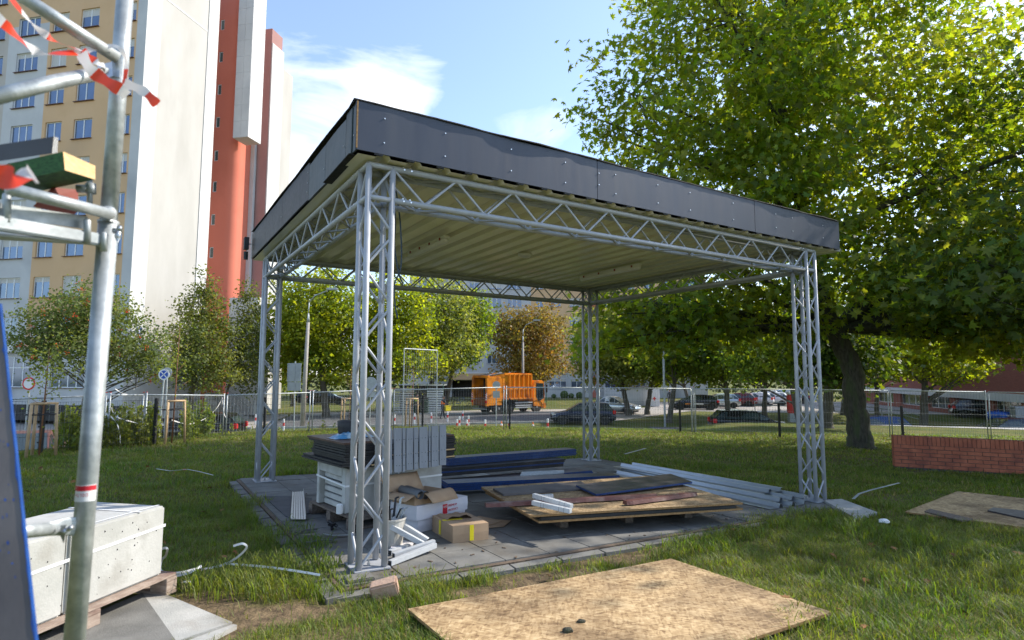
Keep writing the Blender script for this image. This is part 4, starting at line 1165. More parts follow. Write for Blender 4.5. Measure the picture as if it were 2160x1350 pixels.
# profiled steel sheets
def profsheet(U0, V0, Vn, n, h, label, tilt=0.0):
    q = MB(); pr = []; u_ = 0
    for i in range(n): pr += [(u_, .0), (u_ + .19, .0), (u_ + .215, .05), (u_ + .255, .05), (u_ + .28, 0)]; u_ += .285
    pr = pr[:-1]
    vs = []; fs = []
    for a, z in pr: vs += [SW(U0 + a, V0, h + z), SW(U0 + a + tilt, Vn, h + z + .01), ]
    for i in range(len(pr) - 1): fs.append((2 * i, 2 * i + 1, 2 * i + 3, 2 * i + 2))
    q.add(vs, fs); o = q.build('steel_sheet', 'galv_bright', label=label, cat='steel sheet', fix=False)
    md = o.modifiers.new('thickness', 'SOLIDIFY'); md.thickness = .0015
profsheet(5.55, -.02, 3.3, 3, .01, 'lowest of the profiled zinc sheets in front of the right post', .1)
profsheet(5.80, .14, 3.45, 3, .045, 'middle one of the profiled zinc sheets by the right post', .1)
profsheet(6.08, .5, 3.6, 2, .085, 'topmost of the profiled zinc sheets, nearest the right post', -.05)

# ------------------------------------------------------------------ on the grass
def osb(px_corners, label, h=.03, m='osb'):
    c = [gnd(x, y, h) for x, y in px_corners]
    return board(c, .02, m, 'osb_edge', name='strand_board', label=label, cat='strand board'), c
k1 = gnd(860, 1284, .03); k2 = gnd(1415, 1178, .03); k3 = gnd(1755, 1291, .03); k4 = k1 + (k3 - k2)
board([k1, k2, k3, k4], .02, 'osb', 'osb_edge', name='strand_board', label='big pale strand board lying on the grass nearest the camera', cat='strand board')
OSB1 = [k1, k2, k3, k4]
r1 = gnd(1908, 1079, .03); r2 = gnd(2020, 1036, .03); r3 = gnd(2300, 1066, .03); r4 = r1 + (r3 - r2)
OSB2 = [r1, r2, r3, r4]
board(OSB2, .02, 'osb', 'osb_edge', name='strand_board', label='strand board lying on the grass at the right below the brick wall', cat='strand board')
board([gnd(1950, 1078, .05), gnd(2030, 1098, .05), gnd(2052, 1094, .05), gnd(1962, 1073, .05)], .018, 'wood_old', None, name='board_offcut', label='narrow brown board lying on the right strand board', cat='board')
board([gnd(2083, 1076, .05), gnd(2230, 1108, .05), gnd(2235, 1085, .05), gnd(2095, 1070, .05)], .025, 'dark_panel', None, name='board_offcut', label='black edged board at the picture\'s right edge on the strand board', cat='board')
board([gnd(1738, 1055, .03), gnd(1800, 1090, .03), gnd(1850, 1080, .03), gnd(1775, 1052, .03)], .05, 'slab2', None, name='concrete_slab', label='pale concrete slab in the grass beside the right post', cat='slab')
def rock(c, r_, m, name, label, cat, sc_=(1, 1, .6), sd_=0):
    bm = bmesh.new(); bmesh.ops.create_icosphere(bm, subdivisions=2, radius=r_)
    rr = random.Random(sd_)
    for v_ in bm.verts:
        v_.co *= 1 + rr.uniform(-.14, .14); v_.co = Vector((v_.co.x * sc_[0], v_.co.y * sc_[1], max(v_.co.z, -r_ * .3) * sc_[2]))
    me = bpy.data.meshes.new(name); bm.to_mesh(me); bm.free(); me.materials.append(MT[m]); link(name, me, off=c, label=label, cat=cat)
rock(gnd(1226, 1311, .035), .022, 'green_stone' if 'green_stone' in MT else 'bark', 'pebble', 'smaller dark stone lying on the big strand board', 'stone', (1.3, .8, .7), 3)
rock(gnd(1197, 1331, .035), .03, 'bark', 'pebble', 'larger dark stone lying on the big strand board', 'stone', (1.2, .8, .8), 4)
# broken brick
bc = gnd(815, 1245, .03); q = MB(); q.box(bc + Vector((0, 0, .02)), (.20, .11, .12), .15)
br_ = q.build('broken_brick', 'old_brick', bev=.012, label='chipped pale brick in the grass below the near post', cat='brick')
for v_ in br_.data.vertices:
    n_ = math.sin(v_.co.x * 60) * math.sin(v_.co.y * 47 + v_.co.z * 31); v_.co += v_.co.normalized() * n_ * .006
br_.rotation_euler = (.25, -.18, 0)
q = MB(); q.box(gnd(757, 1222, .0) , (.22, .16, .05), .5); q.build('stone_block', 'slab', bev=.008, label='flat grey stone at the foot of the near post', cat='stone')
# metal strips and strapping in the grass
strip([(1800, 1052), (1812, 1042), (1835, 1034), (1897, 1019)], .035, 'galv', 'bent steel strip in the grass right of the right post', 'steel strip', .09, 'steel_strip')
strip([(1318, 958), (1362, 946)], .05, 'galv_bright', 'short bright steel strip in the lawn behind the back post', 'steel strip', .10, 'steel_strip')
strip([(330, 990), (360, 993), (395, 991), (420, 995), (450, 1003)], .02, 'galv', 'thin pale strip lying in the shaded lawn left of the pavilion', 'strip', .12)
def band(pts, label, r_=.006):
    P = [gnd(x, y, h) for x, y, h in pts]; out_ = []
    for i in range(len(P) - 1):
        a = P[max(i - 1, 0)]; b = P[i]; c = P[i + 1]; d = P[min(i + 2, len(P) - 1)]
        for k in range(6):
            t = k / 6; out_.append(.5 * ((2 * b) + (c - a) * t + (2 * a - 5 * b + 4 * c - d) * t * t + (3 * b - a - 3 * c + d) * t ** 3))
    out_.append(P[-1]); q = MB(); vs = []; fs = []
    for i, p in enumerate(out_):
        d = (out_[min(i + 1, len(out_) - 1)] - out_[max(i - 1, 0)]).normalized(); n_ = (CAM - p).cross(d).normalized() * .0075; e_ = Vector((0, 0, .002))
        vs += [p - n_, p + n_, p + n_ + e_, p - n_ + e_]
    for i in range(len(out_) - 1):
        b_ = 4 * i; fs += [(b_ + k, b_ + (k + 1) % 4, b_ + 4 + (k + 1) % 4, b_ + 4 + k) for k in range(4)]
    q.add(vs, fs); q.build('strapping_band', 'strap', label=label, cat='strap')
band([(340, 1158, .25), (352, 1157, .28), (350, 1172, .2), (341, 1183, .12), (341, 1205, .05), (380, 1208, .04), (425, 1196, .06)], 'white strapping band looping out beside the concrete blocks')
band([(362, 1216, .04), (395, 1210, .05), (425, 1194, .08)], 'short white strapping end on the bare soil behind the concrete blocks')
band([(425, 1202, .05), (470, 1192, .08), (500, 1176, .16), (520, 1156, .25), (512, 1147, .29), (492, 1152, .27)], 'white strapping band curling up out of the grass')
band([(474, 1189, .10), (560, 1196, .10), (620, 1204, .09), (675, 1213, .08)], 'long straight grey strapping band in the grass left of the near post')
rock(gnd(1865, 1100, .08), .05, 'signwhite', 'crumpled_paper', 'crumpled white paper in the grass near the right strand board', 'paper', (1.3, 1, .7), 9)
rock(gnd(392, 1228, .01), .03, 'signwhite', 'crumpled_paper', 'scrap of white paper on the soil by the concrete blocks', 'paper', (1.3, .8, .3), 8)

# brick wall at the right
W0 = gnd(1888, 984); W1 = gnd(2164, 1001)
wd = Vector((W1.x - W0.x, W1.y - W0.y, 0)).normalized(); wn = Vector((wd.y, -wd.x, 0))
wall = thing('brick_wall', 'low red brick garden wall with an upright soldier course at the right', 'wall', W0)
htop = zat(W0, 1888, 919) - W0.z
def WP(a, d_, h): return W0 + wd * a + wn * d_ + Vector((0, 0, h + a * ((W1.z - W0.z) / (W1 - W0).length)))
Lw = 5.0
q = MB(); q.add([WP(0.008, -.012, -.1), WP(Lw, -.012, -.1), WP(Lw, -.24, -.1), WP(.008, -.24, -.1), WP(.008, -.012, htop - .01), WP(Lw, -.012, htop - .01), WP(Lw, -.24, htop - .01), WP(.008, -.24, htop - .01)],
           [(0, 1, 2, 3), (4, 5, 6, 7), (0, 1, 5, 4), (1, 2, 6, 5), (2, 3, 7, 6), (3, 0, 4, 7)])
q.build('mortar_core', 'mortar', wall)
BL, BH, JN = .262, 0, .011
sold = htop * .27; rows = 6; rh = (htop - sold) / rows
def brick_at(a0, a1, h0, h1, nm='brick', sd_=0):
    q = MB(); e = random.uniform(0, .003)
    vs = [WP(a0, e, h0), WP(a1, e, h0), WP(a1, -.1, h0), WP(a0, -.1, h0), WP(a0, e, h1), WP(a1, e, h1), WP(a1, -.1, h1), WP(a0, -.1, h1)]
    q.add(vs, [(0, 3, 2, 1), (4, 5, 6, 7), (0, 1, 5, 4), (1, 2, 6, 5), (2, 3, 7, 6), (3, 0, 4, 7)]); q.build(nm, 'brick', wall)
for r_ in range(rows):
    a = -(BL / 2 if r_ % 2 == (rows - 1) % 2 else 0) ; h0 = r_ * rh + .004
    while a < 3.4:
        a0 = max(a, 0); a1 = min(a + BL - JN, Lw)
        if a1 - a0 > .03: brick_at(a0, a1, h0, h0 + rh - JN)
        a += BL
a = 0
while a < 3.4:
    q = MB(); vs = []
    for h in (htop - sold + .002, htop):
        for d_ in (.004, -.245): vs += [WP(a, d_, h), WP(a + .078 - .009, d_, h)]
    q.add(vs, [(0, 1, 3, 2), (4, 5, 7, 6), (0, 1, 5, 4), (2, 3, 7, 6), (0, 2, 6, 4), (1, 3, 7, 5)]); q.build('soldier_brick', 'brick', wall); a += .078
# return end of the wall
for r_ in range(rows):
    h0 = r_ * rh + .004; q = MB(); q.add([WP(-.003, .0, h0), WP(-.003, -.24, h0), WP(.012, -.24, h0), WP(.012, 0, h0), WP(-.003, .0, h0 + rh - JN), WP(-.003, -.24, h0 + rh - JN), WP(.012, -.24, h0 + rh - JN), WP(.012, 0, h0 + rh - JN)],
        [(0, 3, 2, 1), (4, 5, 6, 7), (0, 1, 5, 4), (1, 2, 6, 5), (2, 3, 7, 6), (3, 0, 4, 7)]); q.build('brick', 'brick', wall)

# ------------------------------------------------------------------ foreground left: concrete blocks on pallet
B0 = gnd(80, 1312, .15); Bb = gnd(342, 1211, .15)
dB = Vector((Bb.x - B0.x, Bb.y - B0.y, 0)); lenB = dB.length; dB.normalize(); nB = Vector((-dB.y, dB.x, 0))
zT = zat(Bb, 345, 1067); hB = zT - Bb.z
B0 = Bb - dB * (lenB + .35)
def BP(a, b, h): return Vector((B0.x, B0.y, Bb.z)) + dB * a + nB * b + Vector((0, 0, h))
LB = lenB + .35; wB = .62
ge = BP(0, 0, -.15)
pallet(BP(-.02, -.06, -.145), dB, nB, LB + .1, wB + .1, 'bleached wooden pallet under the strapped concrete blocks', 'wood_pale', 5)
cb = thing('concrete_blocks', 'two large pale concrete blocks strapped with white bands at the left', 'concrete blocks', BP(LB / 2, 0, 0))
sp = LB * .40
for (a0, a1, dz) in ((0, sp - .004, .01), (sp + .004, LB, 0)):
    q = MB(); q.slab([BP(a0, 0, hB + dz), BP(a1, 0, hB + dz), BP(a1, wB, hB + dz), BP(a0, wB, hB + dz)], hB + dz)
    q.build('block', 'concrete', cb, bev=.014)
q = MB()
for i in range(46):
    a, h = random.uniform(.1, LB - .05), random.uniform(.03, hB - .03)
    p = BP(a, -.001, h); q.lathe([(random.uniform(.002, .007), -.001), (.001, .0005)], p, 6, 'y')
q.build('air_holes', 'pit', cb, kind='stuff', fix=False)
q = MB()
q.bar(BP(0, -.004, hB * .62), BP(LB, -.004, hB * .66), .003, .02, up=nB) if False else q.slab([BP(0, -.004, hB * .60 + .022), BP(LB + .003, -.004, hB * .69 + .022), BP(LB + .003, -.002, hB * .69 + .022), BP(0, -.002, hB * .60 + .022)], .02)
q.add([BP(LB + .004, -.004, hB * .69), BP(LB + .004, wB, hB * .69), BP(LB + .004, wB, hB * .69 + .02), BP(LB + .004, -.004, hB * .69 + .02)], [(0, 1, 2, 3)])
q.add([BP(LB - .23, 0, hB + .004), BP(LB - .21, 0, hB + .004), BP(LB - .21, wB, hB + .004), BP(LB - .23, wB, hB + .004)], [(0, 1, 2, 3)])
q.add([BP(sp * 1.02, .05, hB + .003), BP(LB, .05, hB + .003), BP(LB, .07, hB + .003), BP(sp * 1.02, .07, hB + .003)], [(0, 1, 2, 3)])
q.build('strapping', 'strap', cb, fix=False)
# slabs under it
for i, (cn, lab) in enumerate((([(60, 1352), (205, 1400), (372, 1352), (300, 1250)], 'damp concrete paving slab in front of the pallet at the left'), ([(372, 1352), (490, 1312), (352, 1254), (300, 1250)], 'dry pale concrete paving slab with a wet stain beside the pallet'))):
    board([gnd(x, y, .012) for x, y in cn], .05, 'slab2' if i else 'slab', None, name='paving_slab', label=lab, cat='slab')
board([gnd(376, 1358, .008), gnd(492, 1316, .008), gnd(500, 1318, .008), gnd(400, 1368, .008)], .05, 'slab2', None, name='kerb_stone', label='narrow concrete edging beside the pale slab at the bottom left', cat='kerb')

# leaning dusty panel with blue edge
t = thing('leaning_panel', 'dusty dark film faced panel with a blue painted edge leaning at the left edge', 'panel', dep(60, 1340, 1.35))
a, b = dep(-1, 640, 1.45), dep(75, 1360, 1.18); b2 = dep(90, 1500, 1.13)
e_ = (b - a).normalized(); lf = Vector((-1, -.18, 0)).normalized()
bk = Vector((-.50, .86, .05)).normalized() * .020
q = MB(); q.add([a, b2, b2 + lf * .7, a + lf * .7, a + bk, b2 + bk, b2 + lf * .7 + bk, a + lf * .7 + bk], [(0, 1, 2, 3), (7, 6, 5, 4), (0, 4, 5, 1), (1, 5, 6, 2), (2, 6, 7, 3), (3, 7, 4, 0)])
q.build('board', 'grey_panel', t)
q = MB(); r_ = (b2 - a); n = 60; vs = []; fs = []
for i in range(n + 1):
    p = a + r_ * (i / n); w_ = .001 + .006 * (.5 + .5 * math.sin(i * .9)) * random.random() ** 2
    f_ = -bk.normalized() * .0015
    vs += [p + f_ - lf * .001, p + f_ + lf * w_ * .7, p + bk - lf * .0015]
for i in range(n):
    k = 3 * i; fs += [(k, k + 1, k + 4, k + 3), (k, k + 3, k + 5, k + 2)]
q.add(vs, fs); q.build('blue_painted_edge', 'blue_edge', t, fix=False)
q = MB()
for i in range(34):
    f_ = random.uniform(.05, .8); p = a + r_ * f_ + lf * (random.expovariate(22) + .012) - bk.normalized() * .001
    d2 = r_.normalized() * random.uniform(.001, .006); l2 = lf * random.uniform(.001, .003)
    q.add([p - d2 - l2 * .4, p - d2 * .2 + l2, p + d2 + l2 * .3, p + d2 * .3 - l2], [(0, 1, 2, 3)])
q.build('blue_spatter', 'blue_edge', t, kind='stuff', fix=False)

# ------------------------------------------------------------------ scaffold
scf = thing('scaffold', 'galvanised scaffold frame standing at the left edge with rails and deck', 'scaffold', dep(155, 1350, 1.6))
D0 = 1.6
def gp(name, fn, m='galv', smooth=True, bev=0, **k): q = MB(); fn(q); return q.build(name, m, scf, smooth=smooth, bev=bev, fix=not smooth, **k)
topP, midP, botP = dep(272, -120, 1.6), dep(229, 466, 1.6), dep(150, 1440, 1.58)
gp('upright_tube', lambda q: q.tube(midP + Vector((0, 0, .0)), topP, .0213, n=24), label='upper upright tube')
gp('upright_tube', lambda q: q.tube(botP, midP - Vector((0, 0, .003)), .0242, n=24), label='lower upright tube')
gp('collar', lambda q: q.lathe([(.0255, -.004), (.0262, 0), (.0262, .003), (.0215, .005)], midP - Vector((0, 0, .004)), 24))
gp('guard_rail', lambda q: q.tube(dep(20, -25, 1.35), dep(247, 122, 1.57), .0165, n=16), label='upper guard rail sloping down to the upright')
gp('guard_rail', lambda q: q.path([dep(-40, 212, 1.25), dep(120, 172, 1.42), dep(190, 158, 1.5), dep(226, 146, 1.54)], [.0175, .0175, .0165, .006], 16), label='lower guard rail with a flattened end')
gp('rail_head', lambda q: (q.slab([dep(205, 138, 1.53), dep(236, 130, 1.55), dep(238, 160, 1.55), dep(208, 172, 1.53)], .004), q.tube(dep(217, 147, 1.52), dep(217, 147, 1.60), .006, n=10), q.box(dep(243, 158, 1.585), (.028, .02, .02), .3)), 'galv_bright', smooth=False)
gp('deck_beam', lambda q: q.tube(dep(20, 398, 1.30), dep(234, 452, 1.57), .0150, n=16), label='round deck beam under the timber')
gp('weld', lambda q: q.lathe([(.012, -.02), (.019, -.008), (.019, .01), (.012, .02)], dep(229, 452, 1.578), 14))
# U profile of the deck edge
a0, a1 = dep(-60, 462, 1.28), dep(220, 508, 1.575)
gp('deck_edge', lambda q: q.bar(a0, a1, .03, .032), smooth=False, bev=.004, label='square steel deck edge')
gp('deck_edge_lip', lambda q: q.bar(dep(-60, 435, 1.29), dep(184, 470, 1.54), .004, .034), smooth=False)
gp('deck_plate', lambda q: q.slab([dep(-60, 488, 1.3), dep(215, 515, 1.56), dep(200, 505, 1.95), dep(-60, 500, 1.9)], .004), smooth=False, label='underside of the steel deck')
for (x, y0, y1, D_) in ((14, 408, 470, 1.36), (184, 462, 512, 1.535), (219, 490, 530, 1.575)):
    gp('bracket_ring', lambda q: q.path([dep(x, y0, D_ - .02), dep(x, y0 + 4, D_ - .02), dep(x, y1, D_ - .02)], [.006, .0085, .0085], 12))
gp('hook_pin', lambda q: (q.tube(dep(189, 376, 1.57), dep(190, 432, 1.57), .0065, n=10), q.tube(dep(191, 388, 1.57), dep(192, 408, 1.57), .0125, n=12), q.tube(dep(162, 398, 1.56), dep(190, 398, 1.57), .011, n=10)))
gp('wedge_pin', lambda q: (q.tube(dep(240, 487, 1.58), dep(255, 487, 1.58), .008, n=10), q.lathe([(.001, -.018), (.008, -.005), (.007, .012), (.001, .016)], dep(249, 497, 1.57), 8), q.box(dep(252, 482, 1.57), (.01, .01, .014), .2)), 'galv_bright')
gp('bolt_hole', lambda q: q.lathe([(.0045, -.0), (.0045, .001)], dep(236, 446, 1.575), 12, 'y'), 'black')
gp('cross_brace', lambda q: q.path([dep(20, 1125, 1.40), dep(60, 1120, 1.45), dep(105, 1116, 1.52)], [.0165, .0165, .0165], 16), label='lower brace tube with its flattened end clamped to the upright')
def flat_end(q):
    vs = []; fs = []; n = 16
    for i, (x, y, D_, rw, rt) in enumerate(((100, 1116, 1.51, .0165, .0165), (120, 1113, 1.53, .020, .010), (140, 1111, 1.55, .0235, .003), (160, 1110, 1.565, .0235, .003), (168, 1110, 1.57, .012, .002))):
        c = dep(x, y, D_)
        for k in range(n):
            t = 2 * PI * k / n; vs.append(c + Vector((0, 0, 1)) * math.cos(t) * rw + Vector((.25, -1, 0)).normalized() * math.sin(t) * rt)
    for i in range(4):
        for k in range(n): fs.append((i * n + k, i * n + (k + 1) % n, (i + 1) * n + (k + 1) % n, (i + 1) * n + k))
    fs.append(tuple(range(4 * n, 5 * n))); q.add(vs, fs)
gp('flattened_end', flat_end)
gp('pin', lambda q: q.tube(dep(133, 1121, 1.53), dep(152, 1112, 1.52), .0065, n=10), 'galv_bright')
gp('pin', lambda q: q.tube(dep(135, 1121, 1.515), dep(135, 1121, 1.56), .007, n=12), 'galv_bright')
gp('locking_wedge', lambda q: q.slab([dep(128, 1108, 1.52), dep(139, 1107, 1.52), dep(137, 1130, 1.52), dep(134, 1146, 1.52), dep(126, 1128, 1.52)], .003), 'galv_bright', smooth=False)
# sticker around the upright
s0, s1 = dep(174.5, 1075, 1.6), dep(177.5, 1042, 1.6)
def around(q, f0, f1, r_, a0=-2.7, a1=.2, n=16):
    # band on the upright between heights, facing the camera
    ax = (midP - botP).normalized(); vs = []; fs = []
    for i in range(n + 1):
        t = a0 + (a1 - a0) * i / n
        o_ = Vector((math.cos(t), math.sin(t), 0)) * r_
        vs += [f0 + o_, f1 + o_]
    for i in range(n): fs.append((2 * i, 2 * i + 2, 2 * i + 3, 2 * i + 1))
    q.add(vs, fs)
ctr = lambda py: botP + (midP - botP) * ((1440 - py) / (1440 - 466))
gp('sticker', lambda q: around(q, ctr(1074), ctr(1040), .0246, -3.0, -.0), 'signwhite', smooth=False)
gp('sticker_band', lambda q: around(q, ctr(1052), ctr(1041.5), .0248, -3.0, -.0), 'red', smooth=False)
def cyl_text(txt, size, py, x_px, m, nm):
    c = ctr(py); mb = text_mb(txt, size, (0, 0, 0), (1, 0, 0), (0, 0, 1), .0)
    w_ = max(v_[0] for v_ in mb.v); a_c = -PI / 2 + math.asin(max(-.95, min(.95, (x_px - 0) / .0242)))
    q = MB(); vs = []
    for v_ in mb.v:                       # upside down lettering wrapped on the tube
        t = a_c - (v_[0] - w_ / 2) / .0251
        vs.append(c + Vector((math.cos(t) * .0251, math.sin(t) * .0251, -v_[2])))
    q.add(vs, mb.f); q.build(nm, m, scf, fix=False)
cyl_text('DELTA', .0115, 1057, .002, 'red', 'sticker_lettering')
cyl_text('DB', .0065, 1044.5, -.017, 'signwhite', 'sticker_lettering')

# timber and panel lying on the scaffold deck
a, b = dep(-60, 352, 1.30), dep(186, 362, 1.44)
def beam_pts(q, fr, dirv, L_):
    vs = list(fr) + [p + dirv * L_ for p in fr]
    q.add(vs, [(0, 1, 2, 3), (7, 6, 5, 4), (0, 4, 5, 1), (1, 5, 6, 2), (2, 6, 7, 3), (3, 7, 4, 0)])
e = [dep(132, 320, 1.40), dep(200, 350, 1.54), dep(200, 379, 1.54), dep(136, 359, 1.40)]
dv = (dep(10, 395, 1.45) - dep(136, 359, 1.40)); dv = Vector((-.95, .22, -.10)).normalized()
tb = thing('timber_beam', 'green stained timber beam with a freshly cut yellow end on the scaffold', 'timber', e[0])
q = MB(); beam_pts(q, e, dv, .9); q.build('beam_body', 'green_wood', tb)
q = MB(); e2 = [p - dv * .0015 for p in e]; q.add(e2, [(0, 1, 2, 3)]); q.build('cut_end', 'cut_pine', tb, fix=False)
q = MB(); f4 = [dep(112, 288, 1.46), dep(123, 291, 1.49), dep(121, 322, 1.49), dep(108, 324, 1.46)]
pn = thing('edge_panel', 'black film faced plywood with a layered white edge on the scaffold', 'panel', f4[0])
dv2 = Vector((-.97, .10, -.10)).normalized(); beam_pts(q, f4, dv2, .9); q.build('panel_body', 'dark_panel', pn)
q = MB()
for i in range(4):
    f_ = .12 + i * .22; a1_, b1_ = f4[0].lerp(f4[1], f_), f4[3].lerp(f4[2], f_)
    a2_, b2_ = f4[0].lerp(f4[1], f_ + .1), f4[3].lerp(f4[2], f_ + .1); q.add([p - dv2 * .001 for p in (a1_, a2_, b2_, b1_)], [(0, 1, 2, 3)])
q.build('ply_layers', 'strap', pn, fix=False)
board([dep(80, 425, 1.52), dep(165, 445, 1.60), dep(165, 400, 1.62), dep(110, 395, 1.56)], .03, 'redbrown', None, name='clamp_block', label='small red brown steel block under the timber on the scaffold', cat='clamp')

# barrier tape
def tape(pts, label, w0=.02, twist=1.0, per=.22, ph=0.0):
    P = []; src = [dep(*p) for p in pts]
    for i in range(len(src) - 1):
        a = src[max(i - 1, 0)]; b = src[i]; c = src[i + 1]; d = src[min(i + 2, len(src) - 1)]
        for k in range(10):
            t = k / 10; P.append(.5 * ((2 * b) + (c - a) * t + (2 * a - 5 * b + 4 * c - d) * t * t + (3 * b - a - 3 * c + d) * t ** 3))
    P.append(src[-1]); W = []
    for i, p in enumerate(P):
        d = (P[min(i + 1, len(P) - 1)] - P[max(i - 1, 0)]).normalized(); n_ = d.cross(Vector((0, -1, 0))).normalized(); m_ = d.cross(n_)
        t = twist * math.sin(i * .21 + ph) * .6
        W.append((n_ * math.cos(t) + m_ * math.sin(t)) * (w0 / 2) * (0.88 + .14 * math.sin(i * .5 + ph)) * (1 if i < len(P) - 1 else .1))
    q = MB(); q.ribbon(P, W); q.uv = [u_ / per + ph for u_ in q.uv]; q.build('barrier_tape', 'tape', smooth=True, fix=False, label=label, cat='barrier tape')
tape([(-30, 20, 1.2), (20, 60, 1.28), (80, 112, 1.38), (135, 112, 1.45), (176, 110, 1.5)], 'red and white barrier tape running in low from the left to the knot', .030, .5, .16, .62)
tape([(10, -20, 1.25), (60, 40, 1.34), (115, 85, 1.42), (176, 108, 1.5)], 'red and white barrier tape running down along the upper rail', .020, .6, .17, .1)
tape([(174, 106, 1.49), (190, 122, 1.5), (205, 132, 1.5), (222, 140, 1.52)], 'short twist of barrier tape at the knot', .022, .9, .1, .1)
tape([(172, 112, 1.47), (190, 145, 1.47), (222, 170, 1.49), (255, 190, 1.51), (268, 202, 1.52)], 'loose barrier tape end hanging before the upright', .035, .4, .13, .52)
tape([(262, 176, 1.55), (290, 186, 1.56), (312, 200, 1.57), (332, 221, 1.58)], 'pointed barrier tape end sticking out right of the upright', .028, .4, .12, .5)
tape([(176, 108, 1.5), (215, 100, 1.53), (245, 98, 1.54), (262, 115, 1.55), (266, 140, 1.56), (262, 178, 1.56)], 'barrier tape wound round the upright', .014, .5, .30, .5)
tape([(-40, 350, .95), (-10, 365, .97), (30, 378, .98), (60, 372, 1.0), (70, 366, 1.0)], 'blurred barrier tape end close at the left picture edge', .042, .3, .14, .0)

# ------------------------------------------------------------------ buildings
def win_mesh(w_, h_, nv, bars=(), dp=.05, fw=.055):
    q = MB(); t = fw
    q.box((0, 0, t / 2), (w_, dp, t)); q.box((0, 0, h_ - t / 2), (w_, dp, t))
    q.box((-w_ / 2 + t / 2, 0, h_ / 2), (t, dp, h_ - 2 * t)); q.box((w_ / 2 - t / 2, 0, h_ / 2), (t, dp, h_ - 2 * t))
    for i in range(1, nv): q.box((-w_ / 2 + w_ * i / nv, 0, h_ / 2), (t * 1.5, dp * .9, h_ - 2 * t))
    for b in bars: q.box((0, 0, h_ * b), (w_ - 2 * t, dp * .8, t))
    me = bpy.data.meshes.new('window'); me.from_pydata(q.v, [], q.f); me.materials.append(MT['frame']); return me
def pane_mesh(w_, h_, m):
    me = bpy.data.meshes.new('pane'); q = MB(); q.box((0, .006, h_ / 2), (w_ - .09, .012, h_ - .09)); me.from_pydata(q.v, [], q.f); me.materials.append(MT[m]); return me
def sill_mesh(w_, m='sill'):
    me = bpy.data.meshes.new('sill'); q = MB(); q.box((0, -.16, -.02), (w_ + .14, .22, .035)); me.from_pydata(q.v, [], q.f); me.materials.append(MT[m]); return me
_wc = {}
def window(par, x, y, z, w_, h_, nv=2, bars=(), glass='glass', sill=True, blind=None):
    key = (round(w_, 3), round(h_, 3), nv, bars, glass)
    if key not in _wc: _wc[key] = (win_mesh(w_, h_, nv, bars), pane_mesh(w_, h_, glass), sill_mesh(w_))
    a, b, c = _wc[key]
    o = link('window', a, par, loc=(x, y, z)); link('pane', b, o)
    if sill: link('sill', c, o)
    if blind is not None:
        q = MB(); q.box((0, .0, h_ - .05 - blind / 2), (w_ - .12, .008, blind)); 
        q.build('curtain', 'curtain', o, shift=False)
    return o
def facade(par, x0, x1, z0, z1, zones, openings, depth=.14, y=0.0, name='wall'):
    # wall in the plane y with real openings and reveals; zones = [(x0,x1,z0,z1,material)]
    xs = sorted(set([x0, x1] + [v for o in openings for v in o[:2]] + [v for zn in zones for v in zn[:2]]))
    zs = sorted(set([z0, z1] + [v for o in openings for v in o[2:4]] + [v for zn in zones for v in zn[2:4]]))
    xs = [v for v in xs if x0 <= v <= x1]; zs = [v for v in zs if z0 <= v <= z1]
    mbs = {}; zmat = {}
    for i in range(len(xs) - 1):
        for j in range(len(zs) - 1):
            a, b, c, d = xs[i], xs[i + 1], zs[j], zs[j + 1]; mx_, mz_ = (a + b) / 2, (c + d) / 2
            if any(o[0] < mx_ < o[1] and o[2] < mz_ < o[3] for o in openings): continue
            mm = None
            for zi, zn in enumerate(zones):
                if zn[0] <= mx_ <= zn[1] and zn[2] <= mz_ <= zn[3]: mm = zi
            mbs.setdefault(mm, MB()).add([(a, y, c), (b, y, c), (b, y, d), (a, y, d)], [(0, 1, 2, 3)])
    for o in openings:
        mx_, mz_ = (o[0] + o[1]) / 2, (o[2] + o[3]) / 2; mm = None
        for zi, zn in enumerate(zones):
            if zn[0] <= mx_ <= zn[1] and zn[2] <= mz_ <= zn[3]: mm = zi
        a, b, c, d = o[:4]; q = mbs.setdefault(mm, MB())
        for e in (((a, c), (b, c)), ((b, c), (b, d)), ((b, d), (a, d)), ((a, d), (a, c))):
            q.add([(e[0][0], y, e[0][1]), (e[1][0], y, e[1][1]), (e[1][0], y + depth, e[1][1]), (e[0][0], y + depth, e[0][1])], [(0, 1, 2, 3)])
    for m, q in mbs.items(): q.build(name, zones[m][4], par, shift=False, fix=False)
def lbox(par, name, x0, x1, y0, y1, z0, z1, m, **k):
    q = MB(); q.box(((x0 + x1) / 2, (y0 + y1) / 2, (z0 + z1) / 2), (x1 - x0, y1 - y0, z1 - z0)); return q.build(name, m, par, shift=False, **k)

TC = Vector((-25.42, 38.5, 0)); TN = Vector((.21020, .97766, 0)); TX = Vector((.97766, -.21020, 0))
TR = math.atan2(TX.y, TX.x)
def tx(px, py, Y):
    d = ray(px, py); t = (TC + TN * Y - CAM).dot(TN) / d.dot(TN); P = CAM + d * t; return (P - TC).dot(TX), P.z
def ty(px, py, X_):
    d = ray(px, py); t = (TC + TX * X_ - CAM).dot(TX) / d.dot(TX); P = CAM + d * t; return (P - TC).dot(TN), P.z
BZ, TZ = -1.6, 35.0
tow = thing('tower_block', 'tall ochre and grey apartment tower with a blank cream gable at the left', 'tower block', (TC.x, TC.y, 0), TR)
sills = [4.02, 6.77, 9.58, 12.38, 15.14, 17.88, 20.62, 23.36, 26.05, 28.8, 31.5]
cols = [(-1.72, -.86, 2), (-5.55, -3.98, 2), (-8.02, -6.6, 2), (-11.1, -9.15, 3), (-13.9, -12.35, 2), (-16.6, -14.9, 2), (-19.9, -18.0, 3), (-22.8, -21.2, 2), (-26, -24.3, 2), (-29.4, -27.5, 3)]
op = []
